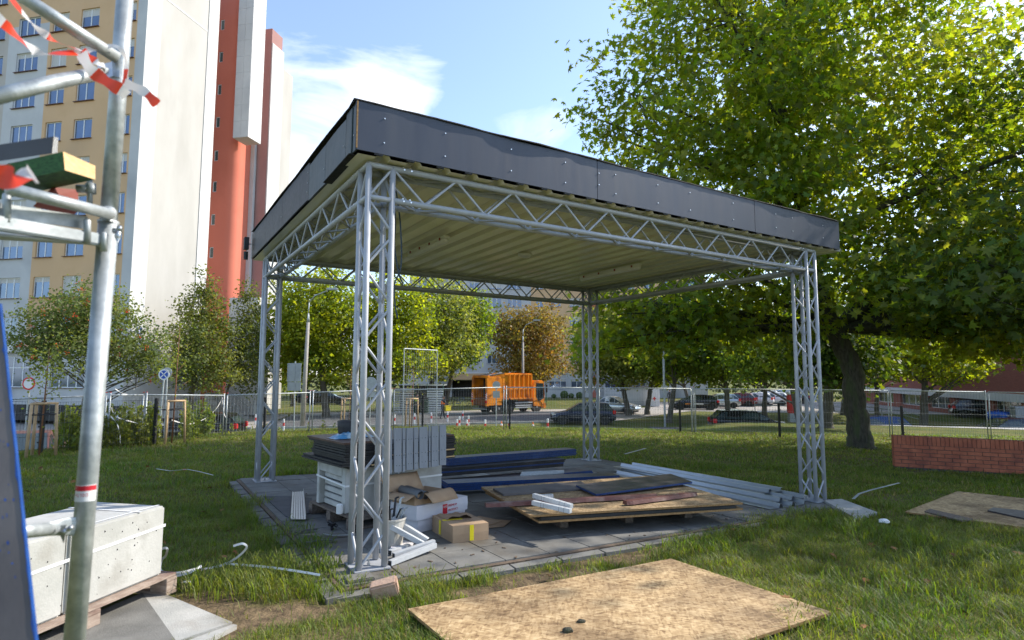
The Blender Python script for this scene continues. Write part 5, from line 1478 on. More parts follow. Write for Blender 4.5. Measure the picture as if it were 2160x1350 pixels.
for s_ in sills:
    for a, b, n in cols: op.append((a, b, s_, s_ + 1.45, n))
gw = [(-6.0, -3.2), (-10.9, -7.6), (-15.6, -12.3), (-21, -17.5), (-27, -23)]
for a, b in gw: op.append((a, b, .6, 2.75, 4))
zones = [(-32, -.72, BZ, TZ, 'yellow_wall'), (-.72, 0, BZ, TZ, 'grey_wall'), (-11.95, -8.3, BZ, 26.9, 'grey_wall'), (-17.6, -11.95, BZ, 26.9, 'greige_wall'), (-23.6, -20.6, BZ, 26.9, 'grey_wall'), (-32, -.72, BZ, 3.2, 'grey_wall')]
facade(tow, -32, 0, BZ, TZ, zones, op, .16)
for a, b, c, d, n in op:
    g_ = d - c > 2
    window(tow, (a + b) / 2, .13, c, b - a, d - c, n, (.62,) if g_ else (), 'glass', True, random.choice([None, None, None, .3, .5, 1.3]) if not g_ else random.choice([None, .7, .5]))
lbox(tow, 'ground_beam', -32, -.9, -.06, -.003, 3.0, 3.2, 'grey_wall')
lbox(tow, 'plinth', -32, .3, -.10, -.004, BZ, -.55, 'chassis')
# gable: side wall in the plane x=0
def sidewall(par, x, y0, y1, z0, z1, m, name='gable_wall'):
    q = MB(); q.add([(x, y0, z0), (x, y1, z0), (x, y1, z1), (x, y0, z1)], [(0, 1, 2, 3)]); return q.build(name, m, par, shift=False, fix=False)
sidewall(tow, 0, 0, 6.9, BZ, TZ, 'gable')
q = MB(); q.box((.03, .62, (BZ + TZ) / 2), (.055, 1.24, TZ - BZ)); q.build('corner_strip', 'white_wall', tow, shift=False)
q = MB(); q.box((.03, 6.35, (BZ + TZ) / 2), (.055, 1.1, TZ - BZ)); q.build('corner_strip', 'white_wall', tow, shift=False)
q = MB(); q.box((.012, 3.5, 28.6), (.02, 4.5, .12)); q.build('gable_joint', 'white_wall', tow, shift=False)
lbox(tow, 'side_plinth', .004, .05, -.05, 6.9, BZ, 2.2, 'grey_wall')
q = MB(); q.add([(-32, 0, TZ), (0, 0, TZ), (0, 6.88, TZ), (-32, 6.88, TZ)], [(0, 1, 2, 3)]); q.add([(-32, 6.88, BZ), (0, 6.88, BZ), (0, 6.88, TZ), (-32, 6.88, TZ)], [(0, 1, 2, 3)]); q.add([(-32, 0, BZ), (-32, 6.88, BZ), (-32, 6.88, TZ), (-32, 0, TZ)], [(0, 1, 2, 3)])
q.build('rear_walls_and_roof', 'grey_wall', tow, shift=False, fix=False)
q = MB(); q.box((-16, .5, TZ + .2), (32.4, 1.4, .4)); q.build('parapet', 'white_wall', tow, shift=False)
# house number
py_, pz_ = ty(294, 698, .06)
q = MB(); q.box((.075, py_, pz_), (.02, .42, .44)); pl = q.build('number_plate', 'signblue', tow, shift=False)
text_mb('6', .34, (.087, py_ - .10, pz_ - .13), (0, 1, 0), (0, 0, 1)).build('number', 'signwhite', pl, shift=False, fix=False)
# air conditioner on the facade
ax_, az_ = tx(19, 735, -.2)
ac = thing('air_conditioner', 'white air conditioner unit on the grey wall above the ground floor at the left edge', 'air conditioner', tuple(TC + TX * ax_ + Vector((0, 0, az_ - .3))), TR)
q = MB(); q.box((0, -.2, .3), (.8, .3, .58)); q.build('casing', 'white', ac, shift=False, bev=.02)
q = MB(); q.lathe([(.20, -.0), (.20, -.01), (.04, -.015)], (-.14, -.355, .3), 20, 'y'); q.build('fan_grille', 'chassis', ac, shift=False)

# red stair tower with rounded corner, hanging box, pink wing, white wing, all standing behind the blank gable
YR = 10.0
TT = lambda X_, Y_, Z_=0.0: tuple(TC + TX * X_ + TN * Y_ + Vector((0, 0, Z_)))
rx1 = tx(476, 400, YR)[0]; rr_ = .8; XS = rx1 + rr_ * .95; yS = ty(527, 400, XS)[0]
red = thing('stair_tower', 'red rendered stair tower with a rounded corner and tiny windows beside the gable', 'stair tower', (TC.x, TC.y, 0), TR)
wpx = [(469, 45), (464, 112), (460, 180), (456, 248), (449, 318), (444, 383), (440, 452), (436, 521)]
opr = []
for px, py in wpx:
    xq, zq = tx(444, py, YR); opr.append((-2.62, -2.22, zq - .95, zq))
xw = tx(458, 283, YR)[0]; opr = [(xw - .2, xw + .2, c, d) for _, _, c, d in opr]
facade(red, -4.0, rx1, BZ, TZ + 2, [(-4.0, rx1, BZ, TZ + 2, 'red_wall')], opr, .12, YR)
for a, b, c, d in opr: window(red, (a + b) / 2, YR + .08, c, b - a, d - c, 1, (), 'glass_green', False)
q = MB(); vs = []; fs = []; n = 12; prof_ = [(rx1 + rr_ * .95 * math.sin(t * PI / 2 / n), YR + rr_ - rr_ * math.cos(t * PI / 2 / n)) for t in range(n + 1)] + [(XS, yS)]
for a, b in prof_: vs += [(a, b, BZ), (a, b, TZ + 2)]
for i in range(len(prof_) - 1): fs.append((2 * i, 2 * i + 2, 2 * i + 3, 2 * i + 1))
q.add(vs, fs); q.build('rounded_wall', 'red_wall', red, shift=False, fix=False, smooth=True)
x535 = tx(535, 400, yS)[0]
lbox(red, 'downpipe_strip', XS - .05, x535, yS - .1, yS + .2, BZ, 25, 'grey_wall')
YB = YR - .9
bx1 = tx(491, 290, YB)[0]; bx2, zbx = tx(523, 288, YB); byb = ty(549, 304, bx2)[0]
hb = thing('lift_box', 'pale tiled box bay hanging high on the red stair tower', 'bay', TT(bx1, YB, zbx), TR)
for i in range(12):
    z0 = i * 1.42
    for j in range(2):
        a = (bx2 - bx1) * j / 2; b = (bx2 - bx1) * (j + 1) / 2
        q = MB(); q.box(((a + b) / 2, 0.02, z0 + .71), (b - a - .012, .04, 1.408)); q.build('tile_panel', 'grey_wall', hb, shift=False)
q = MB(); q.box(((bx2 - bx1) / 2, (byb - YB) / 2 + .045, 8.5), (bx2 - bx1 - .002, byb - YB, 17)); q.build('box_core', 'white_wall', hb, shift=False)
YP = yS + .25
pink_x2 = tx(560, 400, YP)[0]
yw = ty(585, 400, pink_x2)[0]
pk = thing('pink_wing', 'red tower wing coloured as in shade, with a curved top behind the hanging box', 'building wing', TT(XS, YP), TR)
wz = tx(568, 60, YP)[1]
q = MB(); q.box(((pink_x2 - XS) / 2 - .5, (yw - YP) / 2 - .02, (wz + BZ) / 2), (pink_x2 - XS + 1, yw - YP - .1, wz - BZ)); q.build('wall', 'pink_wall', pk, shift=False, bev=.02)
yw = ty(585, 400, pink_x2)[0]
wh = thing('white_wing', 'white tower wing at the far right end of the tall block', 'building wing', TT(XS, YP), TR)
xa = pink_x2 - XS
zw = ty(592, 105, pink_x2 + .1)[1]
q = MB(); q.box((xa + .06, (yw - YP) / 2 + .05, (zw + BZ) / 2), (.10, yw - YP, zw - BZ)); q.build('lit_side', 'white_wall', wh, shift=False)
zb_ = ty(605, 150, pink_x2 + .1)[1]; yb1 = ty(612, 300, pink_x2)[0]
q = MB(); q.box((xa - .4, (yw + yb1) / 2 - YP, (zb_ + BZ) / 2), (.9, yb1 - yw, zb_ - BZ)); q.build('cream_side', 'gable', wh, shift=False)
an = thing('entrance_annex', 'pale grey entrance annex at the foot of the red stair tower', 'annex', TT(tx(478, 750, 9.0)[0], 9.0), TR)
q = MB(); q.box((1.3, .9, 3.0), (2.6, 1.7, 9.4)); q.build('wall', 'white_wall', an, shift=False)
q = MB(); q.box((1.3, -.3, 2.5), (2.9, .4, .25)); q.build('canopy', 'grey_wall', an, shift=False)
# steps with railings
sp0 = dep(505, 870, 43.5); sp0.z = tz(sp0.x, sp0.y); sp1 = dep(432, 825, 43.5)
st_ = thing('entrance_steps', 'concrete entrance steps with pale metal railings at the foot of the tower', 'steps', sp0)
dS = Vector((sp1.x - sp0.x, 0, 0)); ztS = .15
for i in range(8):
    f_ = i / 8; q = MB(); q.box((sp0.x + dS.x * (f_ + .06), 44.2, sp0.z + (ztS - sp0.z) * (f_ + .07) / 2), (abs(dS.x) / 8 + .005, 1.5, (ztS - sp0.z) * (f_ + .14))); q.build('step', 'slab2', st_)
for k, yy in enumerate((43.4, 45.0)):
    a = Vector((sp0.x, yy, sp0.z + .95)); b = Vector((sp1.x, yy, ztS + .95))
    q = MB(); q.tube(a, b, .03, n=6); q.tube(a - Vector((0, 0, .75)), b - Vector((0, 0, .75)), .02, n=6); q.tube(a - Vector((0, 0, .15)), b - Vector((0, 0, .15)), .02, n=6)
    for i in range(15): p = a.lerp(b, i / 14); q.tube(p, p - Vector((0, 0, .9)), .016 if i % 7 else .03, n=5)
    q.build('railing', 'galv', st_, kind='stuff')

# second block across the street
D2 = 87.0
def bxp(px): return dep(px, 700, D2).x
def bzp(py): return dep(1080, py, D2).z
b2x0 = bxp(862); b2 = thing('apartment_block', 'long grey and ochre apartment block across the street behind the garbage truck', 'apartment block', (b2x0, D2, 0))
X2 = lambda px: bxp(px) - b2x0
rows2 = [(bzp(610), bzp(591)), (bzp(647), bzp(628)), (bzp(687), bzp(667)), (bzp(726), bzp(705)), (bzp(767), bzp(747))]
dz2 = rows2[0][0] - rows2[1][0]
rows2 = [(rows2[0][0] + dz2 * k, rows2[0][1] + dz2 * k) for k in (3, 2, 1)] + rows2
c2 = [(880, 900, 2), (917, 938, 2), (953, 974, 2), (989, 1010, 2), (1028, 1057, 3), (1070, 1100, 3), (1130, 1146, 2), (1159, 1183, 2), (1202, 1225, 2), (1275, 1295, 2), (1315, 1340, 2), (1360, 1380, 2), (1400, 1425, 2), (1445, 1470, 2)]
op2 = []
for lo_, hi_ in rows2:
    for a, b, n in c2: op2.append((X2(a), X2(b), lo_, hi_, n))
for a, b, n in ((1068, 1100, 3), (1121, 1148, 2), (1158, 1194, 3), (1204, 1228, 2), (1275, 1310, 3), (1330, 1360, 3)): op2.append((X2(a), X2(b), bzp(819), bzp(788), n))
op2.append((X2(955), X2(1018), -2.2, bzp(803), 0))
tp2 = rows2[0][1] + 1.6; base2 = -2.4
xe = X2(1490)
zn2 = [(0, X2(1241), base2, tp2, 'grey_wall'), (X2(1262), xe, base2, tp2, 'grey_wall'), (X2(1120), X2(1241), bzp(787), tp2, 'yellow_wall'), (X2(1262), xe, bzp(787), tp2, 'yellow_wall'), (X2(1241), X2(1262), base2, tp2, 'red_wall')]
facade(b2, 0, xe, base2, tp2, zn2, op2, .2)
for a, b, c, d, n in op2:
    if n == 0: continue
    g_ = d - c > 1.8
    window(b2, (a + b) / 2, .15, c, b - a, d - c, n, (.68,) if g_ else (), 'glass', not g_, random.choice([None, None, .4, 1.1]))
lbox(b2, 'canopy', X2(950), X2(1022), -1.6, -.01, bzp(801), bzp(788), 'yellow_wall')
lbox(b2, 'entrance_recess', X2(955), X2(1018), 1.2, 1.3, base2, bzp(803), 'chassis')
lbox(b2, 'string_course', 0, X2(1120), -.06, -.004, bzp(788), bzp(785), 'white_wall')
q = MB(); q.add([(0, 0, tp2), (xe, 0, tp2), (xe, 12, tp2), (0, 12, tp2)], [(0, 1, 2, 3)]); q.add([(0, 0, base2), (0, 12, base2), (0, 12, tp2), (0, 0, tp2)], [(0, 1, 2, 3)]); q.add([(xe, 0, base2), (xe, 12, base2), (xe, 12, tp2), (xe, 0, tp2)], [(0, 1, 2, 3)]); q.add([(0, 12, base2), (xe, 12, base2), (xe, 12, tp2), (0, 12, tp2)], [(0, 1, 2, 3)])
q.build('roof_and_rear_walls', 'grey_wall', b2, shift=False, fix=False)
lbox(b2, 'plinth', X2(1068), X2(1241), -.08, -.004, base2, bzp(823), 'white_wall')
for i, px in enumerate((1168, 1190, 1205, 1222)):
    c = far(px, 84); rr_ = [.35, .6, .4, .5][i]
    bm = bmesh.new(); bmesh.ops.create_icosphere(bm, subdivisions=3, radius=rr_)
    for v_ in bm.verts: v_.co *= 1 + random.uniform(-.09, .09)
    me = bpy.data.meshes.new('round_bush'); bm.to_mesh(me); bm.free(); me.materials.append(mat('clipped_bush_%d' % i, (.03, .06, .012), (.08, .12, .03), 8, .9))
    link('round_bush', me, off=c + Vector((0, 0, rr_ * .8)), label=['tiny clipped bush, leftmost before the far block', 'largest clipped round bush before the far block', 'small clipped bush between the largest and the rightmost', 'rightmost clipped bush before the far block'][i], cat='bush')

# brick building low on the right
A3 = dep(1795, 800, 78); B3 = dep(2330, 800, 36); A3.z = B3.z = 0
d3 = (B3 - A3); L3 = d3.length; d3.normalize(); R3 = math.atan2(d3.y, d3.x)
b3 = thing('brick_building', 'red brick building with a pale band and dark glazing at the right behind the trees', 'building', A3, R3)
def x3(px):
    d = ray(px, 800); nn = Vector((-d3.y, d3.x, 0)); t = (A3 - CAM).dot(nn) / d.dot(nn); return (CAM + d * t - A3).dot(d3)
op3 = []
for a, b, n in ((1848, 1882, 3), (1897, 1938, 3), (1957, 2000, 3), (2093, 2150, 4), (2158, 2215, 4)):
    op3.append((x3(a), x3(b), -1.55, -.42, n))
op3.append((x3(2012), x3(2076), -2.2, -.42, 0))
facade(b3, 0, L3, -2.6, 7.5, [(0, L3, -2.6, 7.5, 'brickfar')] , op3, .3) if 'brickfar' in MT else None
def brick_tex(name):
    m = bpy.data.materials.new(name); m.use_nodes = True; t = m.node_tree; b = t.nodes['Principled BSDF']; b.inputs['Roughness'].default_value = .9
    tc_ = t.nodes.new('ShaderNodeTexCoord'); mp_ = t.nodes.new('ShaderNodeMapping'); mp_.inputs['Rotation'].default_value = (R(90), 0, 0)
    br = t.nodes.new('ShaderNodeTexBrick'); br.inputs['Scale'].default_value = 1.0; br.inputs['Brick Width'].default_value = .26; br.inputs['Row Height'].default_value = .08; br.inputs['Mortar Size'].default_value = .01
    br.inputs['Color1'].default_value = (.26, .075, .05, 1); br.inputs['Color2'].default_value = (.33, .10, .065, 1); br.inputs['Mortar'].default_value = (.2, .1, .08, 1)
    t.links.new(tc_.outputs['Object'], mp_.inputs[0]); t.links.new(mp_.outputs[0], br.inputs['Vector']); t.links.new(br.outputs[0], b.inputs['Base Color']); return m
MT['brickfar'] = brick_tex('distant_brick')
facade(b3, 0, L3, -2.6, 7.5, [(0, L3, -2.6, 7.5, 'brickfar')], op3, .3)
for a, b, c, d, n in op3:
    if n: window(b3, (a + b) / 2, .25, c, b - a, d - c, n, (), 'glass_green', False)
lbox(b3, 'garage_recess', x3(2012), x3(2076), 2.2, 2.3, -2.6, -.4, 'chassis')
q = MB(); q.box((L3 / 2, -.12, -.12), (L3, .24, .60)); q.build('pale_band', 'white_wall', b3, shift=False)
q = MB(); q.add([(0, 0, 7.5), (L3, 0, 7.5), (L3, 9, 7.5), (0, 9, 7.5)], [(0, 1, 2, 3)]); q.add([(0, 0, -2.6), (0, 9, -2.6), (0, 9, 7.5), (0, 0, 7.5)], [(0, 1, 2, 3)]); q.add([(0, 9, -2.6), (L3, 9, -2.6), (L3, 9, 7.5), (0, 9, 7.5)], [(0, 1, 2, 3)])
q.build('roof_and_rear_walls', 'brickfar', b3, shift=False, fix=False)
for a in (3.5,):
    for i in range(9):
        xx = L3 * (.08 + .1 * i); 

# ------------------------------------------------------------------ vehicles
def car(label, paint, P, rz, kind='hatch', group=None, Ln=4.3, Wd=1.75, Ht=1.5, dirt=None):
    t = thing('parked_car', label, 'car', P, rz, group)
    hl, hw = Ln / 2, Wd / 2
    if kind == 'sedan': tops = [(-hl, .62), (-hl + .08, .92), (-hl + .9, .98), (hl - 1.15, .93), (hl - .25, .74), (hl, .55)]; gh = (-hl + .75, -hl + 1.45, .15, hl - 1.15)
    elif kind == 'wagon': tops = [(-hl, .6), (-hl + .06, .96), (-hl + .9, .96), (hl - 1.1, .92), (hl - .25, .74), (hl, .55)]; gh = (-hl + .08, -hl + .55, .25, hl - 1.05)
    elif kind == 'suv': tops = [(-hl, .7), (-hl + .06, 1.0), (-hl + .9, 1.0), (hl - 1.0, .98), (hl - .2, .82), (hl, .6)]; gh = (-hl + .1, -hl + .45, .3, hl - .95)
    elif kind == 'pickup': tops = [(-hl, .7), (-hl + .05, 1.05), (-hl + 1.5, 1.05), (hl - 1.2, 1.05), (hl - .2, .95), (hl, .7)]; gh = (-.55, -.35, .7, 1.25)
    else: tops = [(-hl, .6), (-hl + .06, .95), (-hl + .8, .97), (hl - .95, .92), (hl - .25, .72), (hl, .52)]; gh = (-hl + .10, -hl + .62, .10, hl - .85)
    def topz(x):
        for (a, za), (b, zb2) in zip(tops[:-1], tops[1:]):
            if a <= x <= b: return za + (zb2 - za) * (x - a) / (b - a)
        return tops[-1][1]
    q = MB(); xs_ = list(np.linspace(-hl, hl, 25)); vs = []; fs = []; n = 10
    wx = (-hl + .78, hl - .82); wr = .31 if kind not in ('suv', 'pickup') else .36
    for x in xs_:
        e = abs(x) / hl; wf = hw * (1 - .10 * e ** 4 - .05 * e ** 12); zt_ = topz(x); zl = .24 + .12 * max(0, e - .85) / .15
        for x0 in wx:
            if abs(x - x0) < wr + .08: zl = max(zl, .0 + math.sqrt(max(0, (wr + .09) ** 2 - (x - x0) ** 2)) + wr * .75)
        vs += [(x, -wf * .93, zl), (x, -wf, max(zl + .02, .42)), (x, -wf * .995, max(zl + .04, .68)), (x, -wf * .94, zt_ - .05), (x, -wf * .80, zt_),
               (x, wf * .80, zt_), (x, wf * .94, zt_ - .05), (x, wf * .995, max(zl + .04, .68)), (x, wf, max(zl + .02, .42)), (x, wf * .93, zl)]
    for i in range(24):
        for k in range(n): fs.append((i * n + k, i * n + (k + 1) % n, (i + 1) * n + (k + 1) % n, (i + 1) * n + k))
    fs += [tuple(range(n)), tuple(range(24 * n, 25 * n))]
    q.add(vs, fs); q.build('body', paint, t, shift=False, smooth=True)
    g0, g1, g2, g3 = gh; zb_ = topz(g0) - .03; zb3 = topz(g3) - .03; wb, wt = hw * .86, hw * .66
    q = MB(); R_ = [(g0, zb_, wb), (g1, Ht - .04, wt), ((g1 + g2) / 2, Ht, wt * 1.02), (g2, Ht - .05, wt), (g3, zb3, wb)]
    base = [(g0, zb_), (g1, topz(g1) - .03), ((g1 + g2) / 2, topz((g1 + g2) / 2) - .03), (g2, topz(g2) - .03), (g3, zb3)]
    vs = []
    for (x, z, w_), (x2, z2) in zip(R_, base): vs += [(x, -w_, z), (x, w_, z), (x2, -wb, z2), (x2, wb, z2)]
    fs = []
    for i in range(4):
        a = 4 * i; fs += [(a, a + 4, a + 5, a + 1), (a + 2, a + 6, a + 4, a), (a + 3, a + 1, a + 5, a + 7)]
    q.add(vs, fs); q.build('cabin', paint, t, shift=False, fix=False)
    def side_pt(x, f_, s_):     # f 0 belt .. 1 roof
        zb2 = topz(min(max(x, g0), g3)) - .03
        if x <= g1: zt2 = zb_ + (Ht - .04 - zb_) * (x - g0) / max(1e-3, g1 - g0); ww = wb + (wt - wb) * (x - g0) / max(1e-3, g1 - g0)
        elif x >= g2: zt2 = Ht - .05 + (zb3 - Ht + .05) * (x - g2) / (g3 - g2); ww = wt + (wb - wt) * (x - g2) / (g3 - g2)
        else: zt2 = Ht - .03; ww = wt
        z = zb2 + (zt2 - zb2) * f_; return Vector((x, s_ * (wb + (ww - wb) * f_ + .006), z))
    cuts = [g0 + .12, g1 + .15, (g1 + g2) / 2 + .05, g2 + .12, g3 - .18] if kind != 'pickup' else [g1 + .05, (g1 + g2) / 2, g3 - .1]
    for s_ in (-1, 1):
        for a, b in zip(cuts[:-1], cuts[1:]):
            a2, b2_ = a + .035, b - .035; q = MB()
            pa = max(a2, g0 + .2); pts_ = [side_pt(a2, .12, s_), side_pt(b2_, .12, s_), side_pt(b2_, .86, s_), side_pt(a2, .86, s_)]
            q.add(pts_, [(0, 1, 2, 3)]); q.build('side_window', 'cargl', t, shift=False, fix=False)
    q = MB(); ww = lambda f_: wb * .93 + (wt - wb) * f_
    q.add([(g3 - (g3 - g2) * .06 + .012, -ww(0), zb3 + (Ht - .05 - zb3) * .06 + .01), (g3 - (g3 - g2) * .06 + .012, ww(0), zb3 + (Ht - .05 - zb3) * .06 + .01), (g2 + .02, ww(1), Ht - .07 + .01), (g2 + .02, -ww(1), Ht - .07 + .01)], [(0, 1, 2, 3)])
    q.build('windscreen', 'cargl', t, shift=False, fix=False)
    q = MB(); q.add([(g0 + (g1 - g0) * .12 - .012, -ww(0), zb_ + (Ht - zb_) * .14), (g0 + (g1 - g0) * .12 - .012, ww(0), zb_ + (Ht - zb_) * .14), (g1 - .025, ww(1), Ht - .08), (g1 - .025, -ww(1), Ht - .08)], [(0, 1, 2, 3)])
    q.build('rear_window', 'cargl', t, shift=False, fix=False)
    for x0 in wx:
        for s_ in (-1, 1):
            q = MB(); q.lathe([(wr * .62, -.09), (wr * .95, -.10), (wr, -.06), (wr, .06), (wr * .95, .10), (wr * .62, .09)], (x0, s_ * (hw - .12), wr), 20, 'y'); wl_ = q.build('wheel', 'tyre', t, shift=False, smooth=False)
            q = MB(); q.lathe([(wr * .62, s_ * .085), (wr * .5, s_ * .06), (.05, s_ * .075)], (x0, s_ * (hw - .12), wr), 16, 'y')
            q.build('rim', 'rim', wl_, shift=False)
    for s_ in (-1, 1):
        q = MB(); q.box((hl - .22, s_ * hw * .74, .68), (.30, .30, .13)); q.build('headlight', 'headlight', t, shift=False, bev=.03)
        q = MB(); zt3 = .98 if kind in ('wagon', 'hatch') else .84
        q.box((-hl + .12, s_ * hw * .84, zt3 - .12), (.22, .16, .26 if kind in ('wagon', 'hatch') else .14)); q.build('tail_light', 'taillight', t, shift=False, bev=.03)
        q = MB(); q.box((g3 - .35, s_ * (hw + .05), .98), (.12, .16, .11)); q.build('mirror', paint, t, shift=False, bev=.02)
    q = MB(); q.box((0, 0, .22), (Ln * .9, Wd * .8, .16)); q.build('underbody', 'chassis', t, shift=False)
    return t
def faceang(dx, dy): return math.atan2(dy, dx)
def put(px, D, h=0): p = far(px, D); return p + Vector((0, 0, h))
car('dark navy estate car with a red tail light parked behind the rear post', 'navycar', put(1228, 41.5), R(178), 'wagon', Ln=4.5)
car('silver camouflage wrapped saloon car driving behind the navy estate', 'silvercar', put(1296, 53), R(-32), 'sedan', Ln=4.4)
bc_ = car('black hybrid hatchback with small orange and white door print beyond the lawn', 'blackcar', put(1463, 58.5), R(176), 'hatch', Ln=4.5)
q = MB(); q.box((.75, .885, .62), (.62, .02, .10)); q.build('door_print', 'orange', bc_, shift=False)
q = MB(); q.box((-.25, .885, .62), (.85, .02, .12)); q.build('door_print', 'whitecar', bc_, shift=False)
car('pale silver car parked just behind the black hybrid hatchback', 'silvercar', put(1513, 62), R(176), 'hatch', group='cars on the far parking lot')
car('black estate car with tall red tail lights below the lawn left of the right post', 'blackcar', put(1578, 35.6), R(-6), 'wagon', Ln=4.6)
car('blue estate car half hidden behind the big maple trunk', 'bluecar', put(1822, 34.6), R(174), 'wagon', Ln=4.6)
car('black hatchback parked in front of the brick building', 'blackcar', put(2062, 50), R(-25), 'hatch', Ln=4.1)
car('bright blue pickup at the right edge in front of the brick building', 'brightblue', put(2140, 47), R(200), 'pickup', Ln=5.1, Ht=1.75)
car('dark car roof showing over the lawn below the bright blue pickup', 'navycar', put(2115, 34), R(176), 'wagon', Ln=4.6)
car('dark estate with a lit red tail light beyond the left mesh fence', 'blackcar', put(418, 30), R(186), 'wagon', Ln=4.6)
car('dull maroon car beyond the fence at the left edge', 'marooncar', put(70, 20.5), R(-62), 'sedan', Ln=4.3)
car('small grey car between the weeds and the tower wall', 'silvercar', put(282, 30), R(10), 'hatch', Ln=4.0)
for i, (px, D, m, rz, lb) in enumerate(((1552, 66, 'redcar', 150, 'dark red car on the far parking lot left of the white ones'), (1588, 67, 'whitecar', 150, 'white car on the far parking lot beside the dark red one'), (1622, 68, 'whitecar', 150, 'white car in the middle of the far parking lot'), (1667, 72, 'navycar', 155, 'dark van-like car on the far parking lot'), (1608, 76, 'whitecar', 150, 'white car in the back row of the far parking lot'), (1640, 78, 'silvercar', 150, 'silver car at the right of the far parking lot'))):
    car(lb, m, put(px, D), R(rz), 'hatch', group='cars on the far parking lot')
car('dark car in the shade beyond the left trees', 'blackcar', put(690, 66), R(10), 'hatch')
car('dark blue car in the shade right of the concrete lamp post', 'navycar', put(662, 70), R(10), 'hatch')

